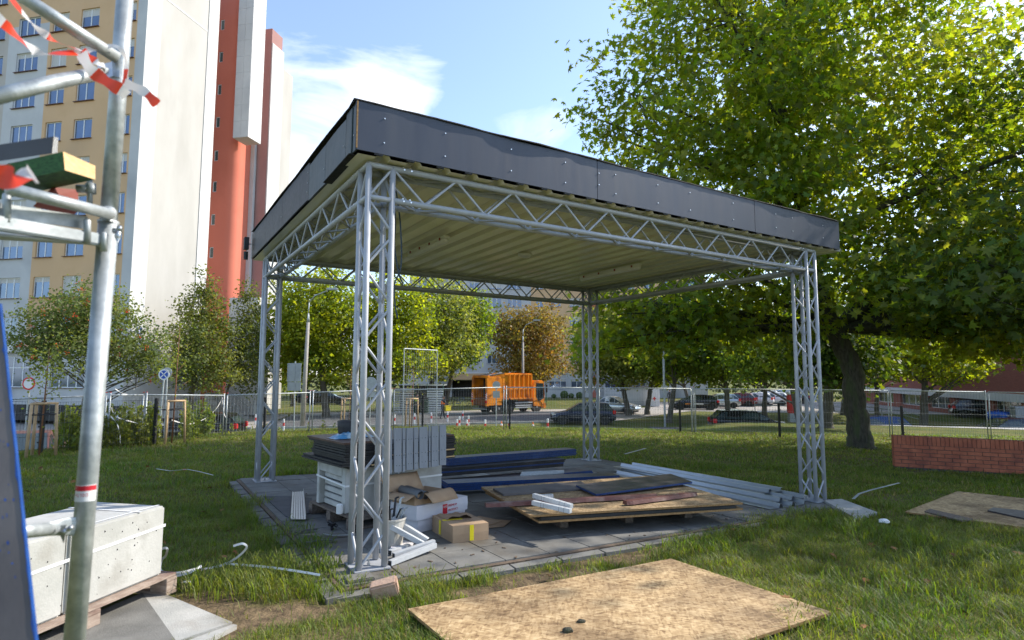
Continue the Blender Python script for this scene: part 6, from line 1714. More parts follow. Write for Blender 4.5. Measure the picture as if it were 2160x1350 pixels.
# garbage truck, seen from its rear left corner
def truck():
    P = put(1073, 52.5); P.z = -1.88; KX = .80
    def MBk():
        q = MB(); add0 = q.add
        def add(vs, fs): return add0([(p[0] * KX, p[1], p[2] * 1.06) for p in vs], fs)
        q.add = add; return q
    t = thing('garbage_truck', 'orange three axle garbage truck with ribbed body and open rear hopper', 'truck', P, R(38))
    # local x forward, y to its left; seen side is y<0 (right side), rear at -x
    def bx(name, x0, x1, y0, y1, z0, z1, m, bev=.02, par=t, **k):
        q = MBk(); q.box(((x0 + x1) / 2, (y0 + y1) / 2, (z0 + z1) / 2), (x1 - x0, y1 - y0, z1 - z0)); return q.build(name, m, par, shift=False, bev=bev, **k)
    W_ = 1.12
    bx('chassis_frame', -3.6, 3.2, -.5, .5, .55, .95, 'chassis')
    q = MBk(); prof_ = [(-1.9, 1.15), (2.15, 1.15), (2.15, 3.32), (-1.0, 3.36), (-1.35, 3.2), (-1.9, 2.9)]
    vs = [(x, y, z) for y in (-W_, W_) for x, z in prof_]; n = 6
    q.add(vs, [tuple(range(n)), tuple(range(n, 2 * n))] + [(i, (i + 1) % n, (i + 1) % n + n, i + n) for i in range(n)])
    q.build('refuse_body', 'orange', t, shift=False)
    for s_ in (-1, 1):
        for x in (-1.0, -.35, .3, .95, 1.6, 2.1):
            bx('body_rib', x - .085, x + .085, s_ * W_ - .11, s_ * W_ + .11, 1.2, 3.28, 'orange')
        for z in (1.25, 2.05, 3.22): bx('body_rail', -1.7, 2.12, s_ * W_ - .09, s_ * W_ + .09, z - .07, z + .07, 'orange')
        bx('cable_duct', -1.5, 2.1, s_ * W_ - .02, s_ * W_ + .03, 2.0, 2.02, 'orange_dark', bev=0)
    bx('hopper_side', -3.75, -1.95, -W_, -W_ + .12, .75, 3.05, 'orange'); bx('hopper_side', -3.75, -1.95, W_ - .12, W_, .75, 3.05, 'orange')
    bx('hopper_roof', -3.6, -1.9, -W_ + .1, W_ - .1, 2.9, 3.08, 'orange_dark'); bx('hopper_roof_beam', -3.9, -3.6, -W_ - .03, W_ + .03, 2.95, 3.15, 'orange')
    bx('hopper_trough', -3.7, -2.0, -W_ + .13, W_ - .13, .7, 1.35, 'orange_dark'); bx('packer_plate', -2.6, -2.5, -W_ + .13, W_ - .13, 1.4, 2.9, 'chassis')
    bx('hopper_post', -4.0, -3.72, -W_ - .02, -W_ + .22, .7, 3.0, 'orange'); bx('hopper_post', -4.0, -3.72, W_ - .22, W_ + .02, .7, 3.0, 'orange')
    bx('rear_step', -4.1, -3.75, -W_ + .2, W_ - .2, .42, .5, 'galv'); bx('lifter', -4.0, -3.7, -W_ + .25, W_ - .25, .75, 1.15, 'orange_dark')
    for x, z in ((-3.2, 3.12), (-2.5, 3.14), (-2.0, 3.2), (-1.6, 3.3)): bx('roof_ram', x - .25, x + .2, -.8 + (x + 3) * .2, -.6 + (x + 3) * .2, z, z + .12, 'galv')
    for y in (-.9, .9): 
        q = MBk(); q.tube((-3.7, y, 3.1), (-1.5, y, 3.32), .05, n=8); q.build('lift_cylinder', 'chassis', t, shift=False)
    for s_ in (-1, 1):
        b = bx('warning_board', -4.02, -3.99, s_ * 1.05 - .1, s_ * 1.05 + .1, 1.2, 1.75, 'signwhite', bev=0)
        for k in range(3): 
            q = MBk(); q.add([(-4.023, s_ * 1.05 - .1, 1.25 + k * .18), (-4.023, s_ * 1.05 + .1, 1.33 + k * .18), (-4.023, s_ * 1.05 + .1, 1.42 + k * .18), (-4.023, s_ * 1.05 - .1, 1.34 + k * .18)], [(0, 1, 2, 3)]); q.build('red_stripe', 'signred', b, shift=False)
        bx('lamp_box', -4.06, -3.98, s_ * 1.05 - .12, s_ * 1.05 + .12, .95, 1.12, 'taillight', bev=0)
    # cab
    q = MBk(); prof_ = [(2.4, .55), (4.05, .45), (4.15, 1.4), (4.02, 2.55), (3.85, 2.72), (2.4, 2.75)]
    vs = [(x, y, z) for y in (-W_ + .02, W_ - .02) for x, z in prof_]; q.add(vs, [tuple(range(n)), tuple(range(n, 2 * n))] + [(i, (i + 1) % n, (i + 1) % n + n, i + n) for i in range(n)])
    q.build('cab', 'orange', t, shift=False, bev=.05)
    for s_ in (-1, 1):
        q = MBk(); q.slab([(2.75, s_ * (W_ - .015) , 2.5), (3.92, s_ * (W_ - .015), 2.45), (4.0, s_ * (W_ - .015), 1.05), (2.95, s_ * (W_ - .015), .95)], .01)
        q2 = MBk(); q2.add([(2.85, s_ * (W_ - .008), 2.5), (3.90, s_ * (W_ - .008), 2.48), (4.02, s_ * (W_ - .008), 1.2), (3.2, s_ * (W_ - .008), .95), (2.85, s_ * (W_ - .008), 1.35)], [(0, 1, 2, 3, 4)]); q2.build('door_glass', 'cargl', t, shift=False, fix=False)
        bx('mirror_arm', 4.1, 4.3, s_ * W_, s_ * W_ + s_ * .02 + .04, 2.3, 2.36, 'chassis', bev=0); bx('mirror', 4.2, 4.32, s_ * (W_ + .02), s_ * (W_ + .22), 1.7, 2.35, 'chassis')
    q = MBk(); q.add([(4.165, -1.08, 1.45), (4.165, 1.08, 1.45), (4.04, 1.08, 2.5), (4.04, -1.08, 2.5)], [(0, 1, 2, 3)]); q.build('windscreen', 'cargl', t, shift=False, fix=False)
    bx('bumper', 3.95, 4.3, -W_, W_, .35, .8, 'orange')
    for x in (-2.2 * KX - .1, -.9 * KX, 3.0 * KX):
        for s_ in (-1, 1):
            q = MB(); q.lathe([(.3, -.15), (.49, -.16), (.52, -.1), (.52, .1), (.49, .16), (.3, .15)], (x, s_ * (W_ - .2), .52), 24, 'y'); wl_ = q.build('wheel', 'tyre', t, shift=False)
            q = MB(); q.lathe([(.32, s_ * .14), (.28, s_ * .06), (.12, s_ * .08), (.10, s_ * .17), (.02, s_ * .17)], (x, s_ * (W_ - .2), .52), 16, 'y'); q.build('rim', 'rim', wl_, shift=False)
            q = MB(); vs = []; fs = []
            for k in range(11):
                a = PI * k / 10; vs += [(x + math.cos(a) * .62, s_ * (W_ - .42), .52 + math.sin(a) * .62), (x + math.cos(a) * .62, s_ * (W_ + .03), .52 + math.sin(a) * .62)]
            for k in range(10): fs.append((2 * k, 2 * k + 1, 2 * k + 3, 2 * k + 2))
            q.add(vs, fs); q.build('mudguard', 'chassis', t, shift=False, fix=False)
    for s_ in (-1, 1):
        for z in (.45, .62, .85): bx('side_rail', -.15, 2.3, s_ * (W_ - .06), s_ * (W_ - .02), z, z + .1, 'alu', bev=0)
        bx('tank', .1, 1.9, s_ * (W_ - .35) - .2, s_ * (W_ - .35) + .2, .5, 1.0, 'chassis')
    text_mb('47', .36, (.05, -W_ - .014, 1.75), (1, 0, 0), (0, 0, 1)).build('body_number', 'chassis', t, shift=False, fix=False)
    return t
truck()

# ------------------------------------------------------------------ people
def person(P, rz, label, top, joints, extra=None, legs='cloth'):
    t = thing('person', label, 'person', P, rz)
    V_, E_, Rr = joints
    def skin(name, idx, m, grow=0.0, parent=t, sub_=1):
        mp_ = {j: i for i, j in enumerate(idx)}
        me = bpy.data.meshes.new(name); me.from_pydata([V_[j] for j in idx], [(mp_[a], mp_[b]) for a, b in E_ if a in mp_ and b in mp_], [])
        o = link(name, me, parent); md = o.modifiers.new('Skin', 'SKIN')
        for i, j in enumerate(idx): me.skin_vertices[0].data[i].radius = (Rr[j] + grow, Rr[j] + grow)
        me.skin_vertices[0].data[0].use_root = True
        s_ = o.modifiers.new('Sub', 'SUBSURF'); s_.levels = sub_; s_.render_levels = sub_
        me.materials.append(MT[m]); o['_'] = 1; del o['_']; return o
    b = skin('body', list(range(len(V_))), legs)
    skin('vest', [1, 2, 3], top, .035)
    q = MB(); q.lathe([(.02, .0), (.075, .03), (.095, .10), (.09, .17), (.05, .23), (.01, .24)], V_[5], 14); hd = q.build('head', 'skin', t, shift=False, smooth=True)
    q = MB(); q.lathe([(.098, .12), (.10, .17), (.06, .24), (.01, .255)], (V_[5][0] - .008, V_[5][1], V_[5][2]), 14); q.build('hair', 'chassis', hd, shift=False, smooth=True)
    q = MB(); q.box((V_[5][0] + .095, 0, V_[5][2] + .11), (.03, .03, .05)); q.build('nose', 'skin', hd, shift=False, bev=.008)
    for s_ in (1, -1):
        for f_ in range(4):
            h_ = Vector(V_[10 if s_ == 1 else 13]); q = MB(); q.tube(h_, h_ + Vector((.02, (f_ - 1.5) * .018, -.09)), .009, .007, 5); q.build('finger', 'skin', t, shift=False)
    return t
def pose(lean=0.0, la=(.3, .1), ra=(.3, .1), ls=.15, rs=-.15, h=1.0):
    # 0 pelvis 1 waist 2 chest 3 upper chest 4 neck 5 head base, left arm 8-10, right 11-13, legs
    s = math.sin(lean); c = math.cos(lean)
    def up_(d): return (s * d, c * d)
    V_ = [(0, 0, .95)]
    for d in (.12, .30, .46, .54, .58):
        a, b = up_(d); V_.append((a, 0, .95 + b))
    sx_, sz_ = V_[3][0], V_[3][2] - .02
    V_ += [(0, .09, .90), (0, -.09, .90)]
    for s_, arm in ((1, la), (-1, ra)):
        V_ += [(sx_, s_ * .19, sz_), (sx_ + .28 * math.sin(arm[0]), s_ * .24, sz_ - .28 * math.cos(arm[0])),
               (sx_ + .28 * math.sin(arm[0]) + .26 * math.sin(arm[0] + arm[1]), s_ * .22, sz_ - .28 * math.cos(arm[0]) - .26 * math.cos(arm[0] + arm[1]))]
    for s_, sp_ in ((1, ls), (-1, rs)):
        V_ += [(sp_ * .55 + .03, s_ * .10, .50), (sp_, s_ * .10, .08), (sp_ + .14, s_ * .11, .04)]
    V_ = [(x * h, y * h, z * h) for x, y, z in V_]
    E_ = [(0, 1), (1, 2), (2, 3), (3, 4), (4, 5), (0, 6), (0, 7), (3, 8), (8, 9), (9, 10), (3, 11), (11, 12), (12, 13), (6, 14), (14, 15), (15, 16), (7, 17), (17, 18), (18, 19)]
    Rr = [.13, .12, .14, .13, .055, .05, .09, .09, .065, .045, .032, .065, .045, .032, .065, .045, .035, .065, .045, .035]
    return V_, E_, [r_ * h for r_ in Rr]
w1 = put(934, 45.5)
person(w1, R(40), 'worker in an orange vest carrying a yellow crate behind the garbage truck', 'hivis_o', pose(.12, (.7, .5), (.7, .5), .28, -.25))
q = MB(); c = w1 + Vector((.33, .25, .80)); 
cr1 = thing('crate', 'yellow plastic crate carried by the worker in orange', 'crate', c)
q.box(c, (.5, .4, .4), R(40)); q.build('crate_body', 'yellow', cr1, bev=.02)
q = MB(); q.box(c + Vector((0, 0, .17)), (.53, .43, .05), R(40)); q.build('crate_rim', 'yellow', cr1, bev=.01)
w2 = put(880, 50)
person(w2, R(60), 'worker in a yellow vest standing by the green shed doors', 'hivis_y', pose(.02, (.5, .4), (.1, .1), .08, -.08))
w3 = put(1412, 66)
person(w3, R(90), 'pedestrian in dark clothes walking beyond the black hybrid car', 'cloth', pose(.03, (.2, .1), (-.2, .1), .22, -.22))

# ------------------------------------------------------------------ street things
bo = thing('bollard', 'bollard', 'bollard', (0, 0, 0), group='red and white bollards along the street')
q = MB(); q.lathe([(.055, 0), (.055, .30)], (0, 0, 0), 12); q.build('white_foot', 'signwhite', bo, shift=False)
q = MB(); q.lathe([(.0552, .302), (.0552, .50)], (0, 0, 0), 12); q.build('red_band', 'signred', bo, shift=False)
q = MB(); q.lathe([(.055, .502), (.055, .70), (.045, .72)], (0, 0, 0), 12); q.build('white_top', 'signwhite', bo, shift=False)
bl = [(965, 36, 'leftmost of the near red and white bollards by the grass'), (970, 38.5, 'bollard just right behind the leftmost near one'), (986, 35, 'third near red and white bollard from the left'), (989, 39, 'bollard hidden behind the third near one'), (1024, 33.5, 'near bollard in front of the truck hopper'), (1074, 32.5, 'near bollard in front of the middle of the truck'), (1155, 31.5, 'rightmost near bollard left of the navy estate'), (602, 36, 'red and white bollard left of the rectangular sign'), (655, 37, 'red and white bollard beside the concrete lamp post'), (482, 38, 'bollard beside the steps railing'), (543, 40, 'bollard just behind the left post'), (834, 40, 'red bollard left of the shed'), (876, 41, 'red bollard before the yellow vested worker'), (911, 42, 'red bollard left of the worker in orange'), (945, 43, 'red bollard below the carried crate'), (977, 44.5, 'tall red bollard right of the worker in orange'), (417, 33, 'white topped bollard among the weeds')]
for i, (px, D, lb) in enumerate(bl):
    p = put(px, D)
    if i == 0: bo.location = p; bo['label'] = lb
    else: copy_tree(bo, p, label=lb)
for px, D, lb in ((1058, 37.5, 'left orange traffic cone on the road beside the truck'), (1124, 37, 'right orange traffic cone near the truck wheels')):
    p = put(px, D); t = thing('traffic_cone', lb, 'traffic cone', p); q = MB(); q.box(p + Vector((0, 0, .015)), (.3, .3, .03)); q.lathe([(.12, .03), (.025, .5)], p, 14); q.build('cone', 'hivis_o', t)
    q = MB(); q.lathe([(.082, .24), (.055, .36)], p, 14); q.build('white_band', 'signwhite', t)
def lamppost(px, D, top_py, lean, label, armx, conc=True):
    p = put(px, D); tp = dep(px + lean, top_py, D)
    t = thing('street_lamp', label, 'street lamp', p); q = MB()
    q.tube(p, tp, .16 if conc else .07, .10 if conc else .05, 12); q.build('pole', 'pole_conc' if conc else 'galv', t, smooth=True, fix=False)
    q = MB(); q.tube(tp, tp + Vector((0, 0, .6)), .10 if conc else .06, .04, 10); q.tube(tp + Vector((0, 0, .55)), tp + Vector((.02, 0, 1.3)), .035, n=8); q.path([tp + Vector((.02, 0, 1.3)), tp + Vector((armx * .3, 0, 1.75)), tp + Vector((armx, 0, 2.1))], .03, 8); q.build('arm', 'galv', t, smooth=True, fix=False)
    q = MB(); q.box(tp + Vector((armx * 1.25, 0, 2.2)), (.75, .26, .14), 0); q.build('lamp_head', 'galv', t, bev=.05)
lamppost(641, 38, 680, 9, 'concrete lamp post left of the near post, with a curved arm', 1.2)
lamppost(1103, 58, 722, 0, 'slim lamp post standing behind the garbage truck', 1.1, True)
p = put(1401, 40); t = thing('metal_pole', 'plain grey metal pole on the lawn before the black hybrid', 'pole', p); q = MB(); q.tube(p, dep(1398, 700, 40), .07, n=10); q.build('shaft', 'galv', t); q = MB(); q.tube(dep(1398, 700, 40), dep(1398, 688, 40), .05, n=8); q.build('cap', 'galv', t)
p = put(1152, 66); t = thing('metal_pole', 'thin green pole right of the truck cab', 'pole', p); q = MB(); q.tube(p, dep(1152, 770, 66), .05, n=8); q.build('shaft', mat('green_pole', (.02, .12, .06)), t)
def disc_sign(px, py, D, rpx, label, face, ring=None, foot=None, back=False, lean=0):
    c = dep(px, py, D); r_ = rpx / FPX * D; p = put(px + lean, D); t = thing('road_sign', label, 'road sign', p)
    q = MB(); q.tube(p, c + Vector((0, .03, .1)), .03, n=8); q.build('pole', 'galv', t)
    q = MB(); q.lathe([(r_, 0), (r_, -.012)], c, 28, 'y'); q.build('disc', 'signback' if back else (ring or face), t)
    if ring: q = MB(); q.lathe([(r_ * .76, -.013), (r_ * .76, -.018)], c, 28, 'y'); q.build('disc_face', face, t)
    return t, c, r_
disc_sign(61, 809, 22, 13.5, 'round no vehicles sign with a red ring left of the upright', 'signwhite', 'signred')
t, c, r_ = disc_sign(346, 790, 22.5, 11.5, 'round blue no stopping sign with a pale cross between the young trees', 'signblue', 'signwhite', lean=-7)
for s_ in (-1, 1):
    q = MB(); a = Vector((r_ * .56, 0, s_ * r_ * .56)); q.bar(c - a + Vector((0, -.022, 0)), c + a + Vector((0, -.022, 0)), .004, r_ * .17, up=Vector((0, 0, 1))); q.build('cross_bar', 'signwhite', t)
disc_sign(352, 786, 23, 11, 'grey back of a round sign just behind the blue no stopping sign', 'signback', back=True, lean=2)
t, c, r_ = disc_sign(782, 808, 33, 13, 'grey back of a round sign showing inside the near post', 'signback', back=True)
q = MB(); q.box(c + Vector((0, -.03, -.62)), (.6, .02, .32)); q.build('plate_back', 'signback', t)
disc_sign(1047, 812, 30, 8, 'round sign back on a thin pole before the garbage truck', 'signback', back=True)
q = MB(); c = dep(1047, 832, 30); q.box(c + Vector((0, -.02, 0)), (.36, .02, .34)); q.build('sign_plate', 'signback', label='small rectangular sign back under the round one before the truck', cat='sign')
p = put(624, 33); t = thing('road_sign', 'tall grey back of a rectangular sign left of the concrete lamp post', 'road sign', p)
q = MB(); q.tube(p, dep(623, 762, 33), .035, n=8); q.build('pole', 'galv', t)
for (y0, y1) in ((766, 805), (806, 824)):
    a, b = dep(608, y0, 33), dep(635, y1, 33); q = MB(); q.box((a + b) / 2 + Vector((0, -.05, 0)), (b.x - a.x, .02, a.z - b.z)); pl = q.build('sign_plate', 'signback', t)
    for xx in (a.x + .01, b.x - .01, (a.x + b.x) / 2 + .04): q = MB(); q.box((xx, a.y - .07, (a.z + b.z) / 2), (.03, .02, a.z - b.z)); q.build('stiffener', 'signback', pl)
# shed with slats where the bins stand
s0, s1 = put(831, 52), put(935, 51)
sh = thing('bin_shed', 'slatted bin shed with green frame behind the two workers', 'shed', s0)
zt_ = dep(880, 815, 51).z; H_ = zt_ - s0.z; ds = (s1 - s0)
for seg in ((0, .42), (.68, 1.0)):
    for i in range(11):
        z = s0.z + .12 + i * (H_ - .15) / 11
        a = s0.lerp(s1, seg[0]); b = s0.lerp(s1, seg[1]); a.z = b.z = z
        q = MB(); q.bar(a, b, .03, H_ / 11 * .62); q.build('slat', 'frame', sh)
for f_ in (0, .2, .42, .68, .88, 1.0):
    a = s0.lerp(s1, f_); a.z = s0.z; q = MB(); q.tube(a + Vector((0, .05, 0)), a + Vector((0, .05, H_ + .25)), .04, n=6); q.build('frame_post', mat('shed_green', (.03, .10, .07)) if 'sg' not in MT else 'sg', sh)
q = MB(); a = s0 + Vector((0, 3, H_)); q.slab([(s0.x, s0.y, zt_ + .1), (s1.x, s1.y, zt_ + .1), (s1.x, s1.y + 3, zt_ + .15), (s0.x, s0.y + 3, zt_ + .15)], .06); q.build('shed_roof', 'galv', sh)
q = MB(); q.add([(s0.x, s0.y + 3, s0.z), (s1.x, s1.y + 3, s0.z), (s1.x, s1.y + 3, zt_), (s0.x, s0.y + 3, zt_)], [(0, 1, 2, 3)]); q.build('back_wall', 'chassis', sh, fix=False)
for i, (px, m, lb) in enumerate(((887, 'binyellow', 'wheeled bin with a yellow lid inside the shed doorway'), (894, 'bingreen', 'dark green bin beside the yellow lidded one in the shed doorway'))):
    p = put(px, 51.5); t = thing('waste_bin', lb, 'bin', p); q = MB(); q.box(p + Vector((0, 0, .65)), (.9, .8, 1.2)); q.build('bin_body', mat('bin_green', (.02, .06, .03)), t, bev=.05)
    q = MB(); q.box(p + Vector((0, -.02, 1.32)), (.98, .88, .14)); q.build('lid', 'yellow' if i == 0 else 'chassis', t, bev=.05)
# bicycles at the block entrance
for i, (px, m, lb) in enumerate(((972, 'brightblue', 'blue bicycle in the rack before the far block entrance'), (1000, 'blackcar', 'dark bicycle in the rack right of the blue one'), (955, 'blackcar', 'dark bicycle in the rack left of the blue one'))):
    p = put(px, 62); t = thing('bicycle', lb, 'bicycle', p)
    for s_ in (-.5, .5):
        q = MB(); q.path([p + Vector((s_ + .32 * math.cos(a), 0, .34 + .32 * math.sin(a))) for a in np.linspace(0, 2 * PI, 17)], .02, 5, False); q.build('wheel', 'tyre', t, fix=False)
    q = MB(); F_ = [(-.5, .34), (-.15, .9), (-.05, .34), (.38, .95), (.5, .34)]
    for a, b in ((0, 1), (0, 2), (1, 2), (1, 3), (2, 3), (3, 4)): q.tube(p + Vector((F_[a][0], 0, F_[a][1])), p + Vector((F_[b][0], 0, F_[b][1])), .022, n=6)
    q.build('frame', m, t); q = MB(); q.bar(p + Vector((.38, -.25, 1.02)), p + Vector((.38, .25, 1.02)), .03, .03); q.build('handlebar', 'chassis', t); q = MB(); q.box(p + Vector((-.17, 0, .95)), (.24, .12, .05)); q.build('saddle', 'chassis', t, bev=.01)
# clothing container, red and white kiosk box, low railings, cabinets
p = put(1378, 64); t = thing('charity_container', 'white container with a red cross between the far trees', 'container', p); q = MB(); q.box(p + Vector((0, 0, .95)), (1.1, 1.0, 1.9)); q.build('casing', 'whitecar', t, bev=.05)
q = MB(); q.box(p + Vector((-.05, -.51, .85)), (.4, .01, .12)); q.box(p + Vector((-.05, -.513, .85)), (.12, .01, .4)); q.build('red_cross', 'signred', t, kind='stuff')
p = put(1345, 66); t = thing('garage', 'grey low garage left of the white container', 'garage', p); q = MB(); q.box(p + Vector((0, .5, 1.0)), (3.0, 3, 2.0)); q.build('wall', 'grey_wall', t); q = MB(); q.box(p + Vector((0, .4, 2.05)), (3.3, 3.3, .12)); q.build('roof', 'chassis', t)
p = put(1669, 47); t = thing('letter_box', 'red and white box on a stand just left of the right post', 'box', p); q = MB(); q.box(p + Vector((0, 0, 1.45)), (.75, .5, 1.5)); q.build('red_body', 'signred', t, bev=.08); q = MB(); q.box(p + Vector((0, 0, 2.28)), (.8, .55, .2)); q.build('white_top', 'whitecar', t, bev=.05); q = MB(); q.box(p + Vector((0, 0, .35)), (.6, .4, .7)); q.build('foot', 'galv', t)
p = put(2148, 39); t = thing('utility_cabinet', 'pale ribbed utility cabinet before the bright blue pickup', 'cabinet', p); q = MB(); q.box(p + Vector((0, 0, 1.0)), (1.1, .5, 1.9)); q.build('casing', 'signback', t, bev=.03); q = MB(); q.box(p + Vector((0, 0, 2.0)), (1.2, .6, .08)); q.build('lid', 'signback', t)
def railing(pts, label, h=.95, m='galv', bars=2, name='railing'):
    t = thing(name, label, 'railing', pts[0]); L_ = len(pts) - 1
    for a, b in zip(pts[:-1], pts[1:]):
        for k in range(bars): q = MB(); z = Vector((0, 0, h * (1 - .32 * k))); q.tube(a + z, b + z, .035, n=6); q.build('rail', m, t)
        n = max(1, int((b - a).length / 2))
        for i in range(n + 1): c = a.lerp(b, i / n); q = MB(); q.tube(c, c + Vector((0, 0, h)), .03, n=6); q.build('rail_post', m, t)
railing([put(1590, 56), put(1668, 54)], 'pale double railing between the lawn and the far parked cars')
railing([put(1745, 55), put(1900, 47), put(1945, 44)], 'long pale railing running down behind the big maple')
railing([put(1275, 74), put(1322, 74)], 'pale fence of upright bars behind the silver camouflage car', 1.6, 'frame', 2)
q = MB()
for i in range(40): c = put(1275, 74).lerp(put(1322, 74), i / 39); q.tube(c + Vector((0, 0, .3)), c + Vector((0, 0, 1.6)), .02, n=4)
q.build('fence_bars', 'frame', label='upright bars of the pale fence behind the silver camouflage car', cat='fence', kind='stuff')
railing([put(915, 60), put(1045, 58)], 'low dark fence with round tops before the far block', .9, 'chassis', 1)

# ------------------------------------------------------------------ mesh fences
def stakes(px, D, hp, label, n=3):
    p = gnd(px, hp) if D is None else put(px, D)
    t = thing('tree_stakes', label, 'tree stakes', p); Ht_ = 1.05
    for i in range(n):
        a = 2 * PI * i / n + .5; o = Vector((math.cos(a) * .28, math.sin(a) * .28, 0)); o2 = o * .85
        q = MB(); q.tube(p + o, p + o2 + Vector((0, 0, Ht_)), .028, n=8); q.build('stake', 'stake', t, smooth=True, fix=False)
    for i in range(n):
        a = 2 * PI * i / n + .5; b = 2 * PI * (i + 1) / n + .5
        q = MB(); q.tube(p + Vector((math.cos(a) * .26, math.sin(a) * .26, Ht_ - .02)), p + Vector((math.cos(b) * .26, math.sin(b) * .26, Ht_ - .02)), .022, n=8); q.build('cross_rail', 'stake', t, smooth=True, fix=False)
    q = MB(); q.path([p + Vector((math.cos(a) * .25, math.sin(a) * .25, Ht_ * .78)) for a in np.linspace(0, 2 * PI, 13)], .012, 5, False); q.build('tie', 'black', t, fix=False)
    return p
posts = [(-70, 838, 965), (85, 845, 955), (325, 840, 936), (557, 838, 917), (741, 836, 908), (891, 834, 903), (1075, 840, 905), (1245, 843, 909), (1435, 846, 912), (1645, 850, 922), (1905, 856, 926), (2180, 862, 938)]
pf_ = thing('mesh_fence', 'low black welded mesh fence on dark posts along the lawn edge', 'fence', gnd(325, 936))
FP = []
for px, yt, yb in posts:
    b = gnd(px, yb); h = zat(b, px, yt) - b.z; FP.append((b, h))
    q = MB(); q.box(b + Vector((0, 0, h / 2)), (.06, .06, h)); o = q.build('fence_post', 'board_black', pf_)
    q = MB()
    for f_ in (.2, .5, .8): q.box(b + Vector((.0, -.04, h * f_)), (.09, .03, .03))
    q.build('clamp', 'board_black', o, kind='stuff')
dirmat = mat('dark_mesh_wire', (.05, .055, .06), rough=.6)
for (a, ha), (b, hb_) in zip(FP[:-1], FP[1:]):
    q = MB(); L_ = (b - a).length; n = int(L_ / .05); h0 = .06; 
    if a.y > 25: continue
    for i in range(n + 1):
        c = a.lerp(b, i / n); h = ha + (hb_ - ha) * i / n
        q.tube(c + Vector((0, 0, h0)), c + Vector((0, 0, h - .04)), .0022, n=3, cap=False)
    for f_ in (.06, .3, .55, .8, .96):
        q.tube(a + Vector((0, 0, ha * f_)), b + Vector((0, 0, hb_ * f_)), .0035, n=3, cap=False)
    q.build('wire_panel', dirmat, pf_, kind='stuff', fix=False)

tf_posts = [(-60, 845, 965), (222, 834, 945), (300, 833, 935), (472, 834, 918), (655, 828, 912), (750, 824, 908), (827, 823, 905), (1065, 817, 904), (1262, 818, 908), (1462, 820, 912), (1690, 822, 920), (1880, 824, 922), (2088, 827, 928), (2330, 832, 940)]
TP = []
for px, yt, yb in tf_posts:
    b = gnd(px, yb); v_ = Vector((b.x - CAM.x, b.y - CAM.y, 0)).normalized() * .35
    b = b + v_; b.z = tz(b.x, b.y); TP.append((b, zat(b, px, yt)))
labs = ['site fence panel at the left picture edge behind the upright', 'narrow site fence panel standing slightly askew among the weeds', 'site fence panel between the young tree and the left post', 'site fence panel behind the left pavilion post', 'site fence panel left of the near post', 'short site fence panel behind the near post', 'site fence panel before the shed and the workers', 'site fence panel before the garbage truck cab', 'site fence panel between the rear post and the twin poles', 'site fence panel before the black estate', 'site fence panel behind the right pavilion post', 'site fence panel behind the big maple', 'site fence panel at the right edge behind the brick wall']
wire = mat('grey_mesh_wire', (.30, .32, .34), rough=.5, metal=.3)
for i in range(len(TP) - 1):
    (a, za), (b, zb2) = TP[i], TP[i + 1]
    d = (b - a); d.z = 0; L_ = d.length; d.normalize(); a2, b2_ = a + d * .05, b - d * .05
    t = thing('site_fence_panel', labs[i], 'fence panel', a2, group='galvanised site fence panels')
    for c, z in ((a2, za), (b2_, zb2)):
        q = MB(); q.tube(c + Vector((0, 0, 0)), Vector((c.x, c.y, z + (.06 if random.random() < .6 else .0))), .019, n=8); q.build('frame_post', 'galv', t, smooth=True, fix=False)
        q = MB(); q.tube(Vector((c.x, c.y, z + .06)), Vector((c.x, c.y, z + .075)), .021, n=8); q.build('red_cap', 'signred', t)
    q = MB(); q.tube(Vector((a2.x, a2.y, za)), Vector((b2_.x, b2_.y, zb2)), .018, n=8); q.build('top_rail', 'galv', t, smooth=True, fix=False)
    q = MB(); n = int(L_ / .10)
    for k in range(1, n): c = a2.lerp(b2_, k / n); q.tube(c + Vector((0, 0, .08)), Vector((c.x, c.y, za + (zb2 - za) * k / n)), .0028, n=3, cap=False)
    for k in range(5):
        f_ = .08 + .22 * k; q.tube(a2.lerp(Vector((a2.x, a2.y, za)), f_), b2_.lerp(Vector((b2_.x, b2_.y, zb2)), f_), .0028, n=3, cap=False)
    q.build('wire_mesh', wire, t, kind='stuff', fix=False)
# the tall loose panel standing before the shed
a, b = gnd(825, 905) + Vector((0, 2.2, 0)), gnd(903, 900) + Vector((0, 2.4, 0)); a.z = tz(a.x, a.y); b.z = tz(b.x, b.y); zt_ = zat(a, 828, 735)
t = thing('site_fence_panel', 'taller site fence frame standing up against the trees right of the near post', 'fence panel', a)
zb3 = zat(b, 903, 739)
for c, z in ((a, zt_), (b, zb3)): q = MB(); q.tube(c, Vector((c.x, c.y, z)), .022, n=8); q.build('frame_post', 'galv', t)
q = MB(); q.tube(Vector((a.x, a.y, zt_)), Vector((b.x, b.y, zb3)), .022, n=8); q.build('top_rail', 'galv', t)
q = MB()
for k in range(1, 14): c = a.lerp(b, k / 14); q.tube(c, Vector((c.x, c.y, zt_ + (zb3 - zt_) * k / 14)), .003, n=3, cap=False)
for k in range(1, 18): f_ = k / 18; q.tube(a.lerp(Vector((a.x, a.y, zt_)), f_), b.lerp(Vector((b.x, b.y, zb3)), f_), .003, n=3, cap=False)
q.build('wire_mesh', wire, t, kind='stuff', fix=False)
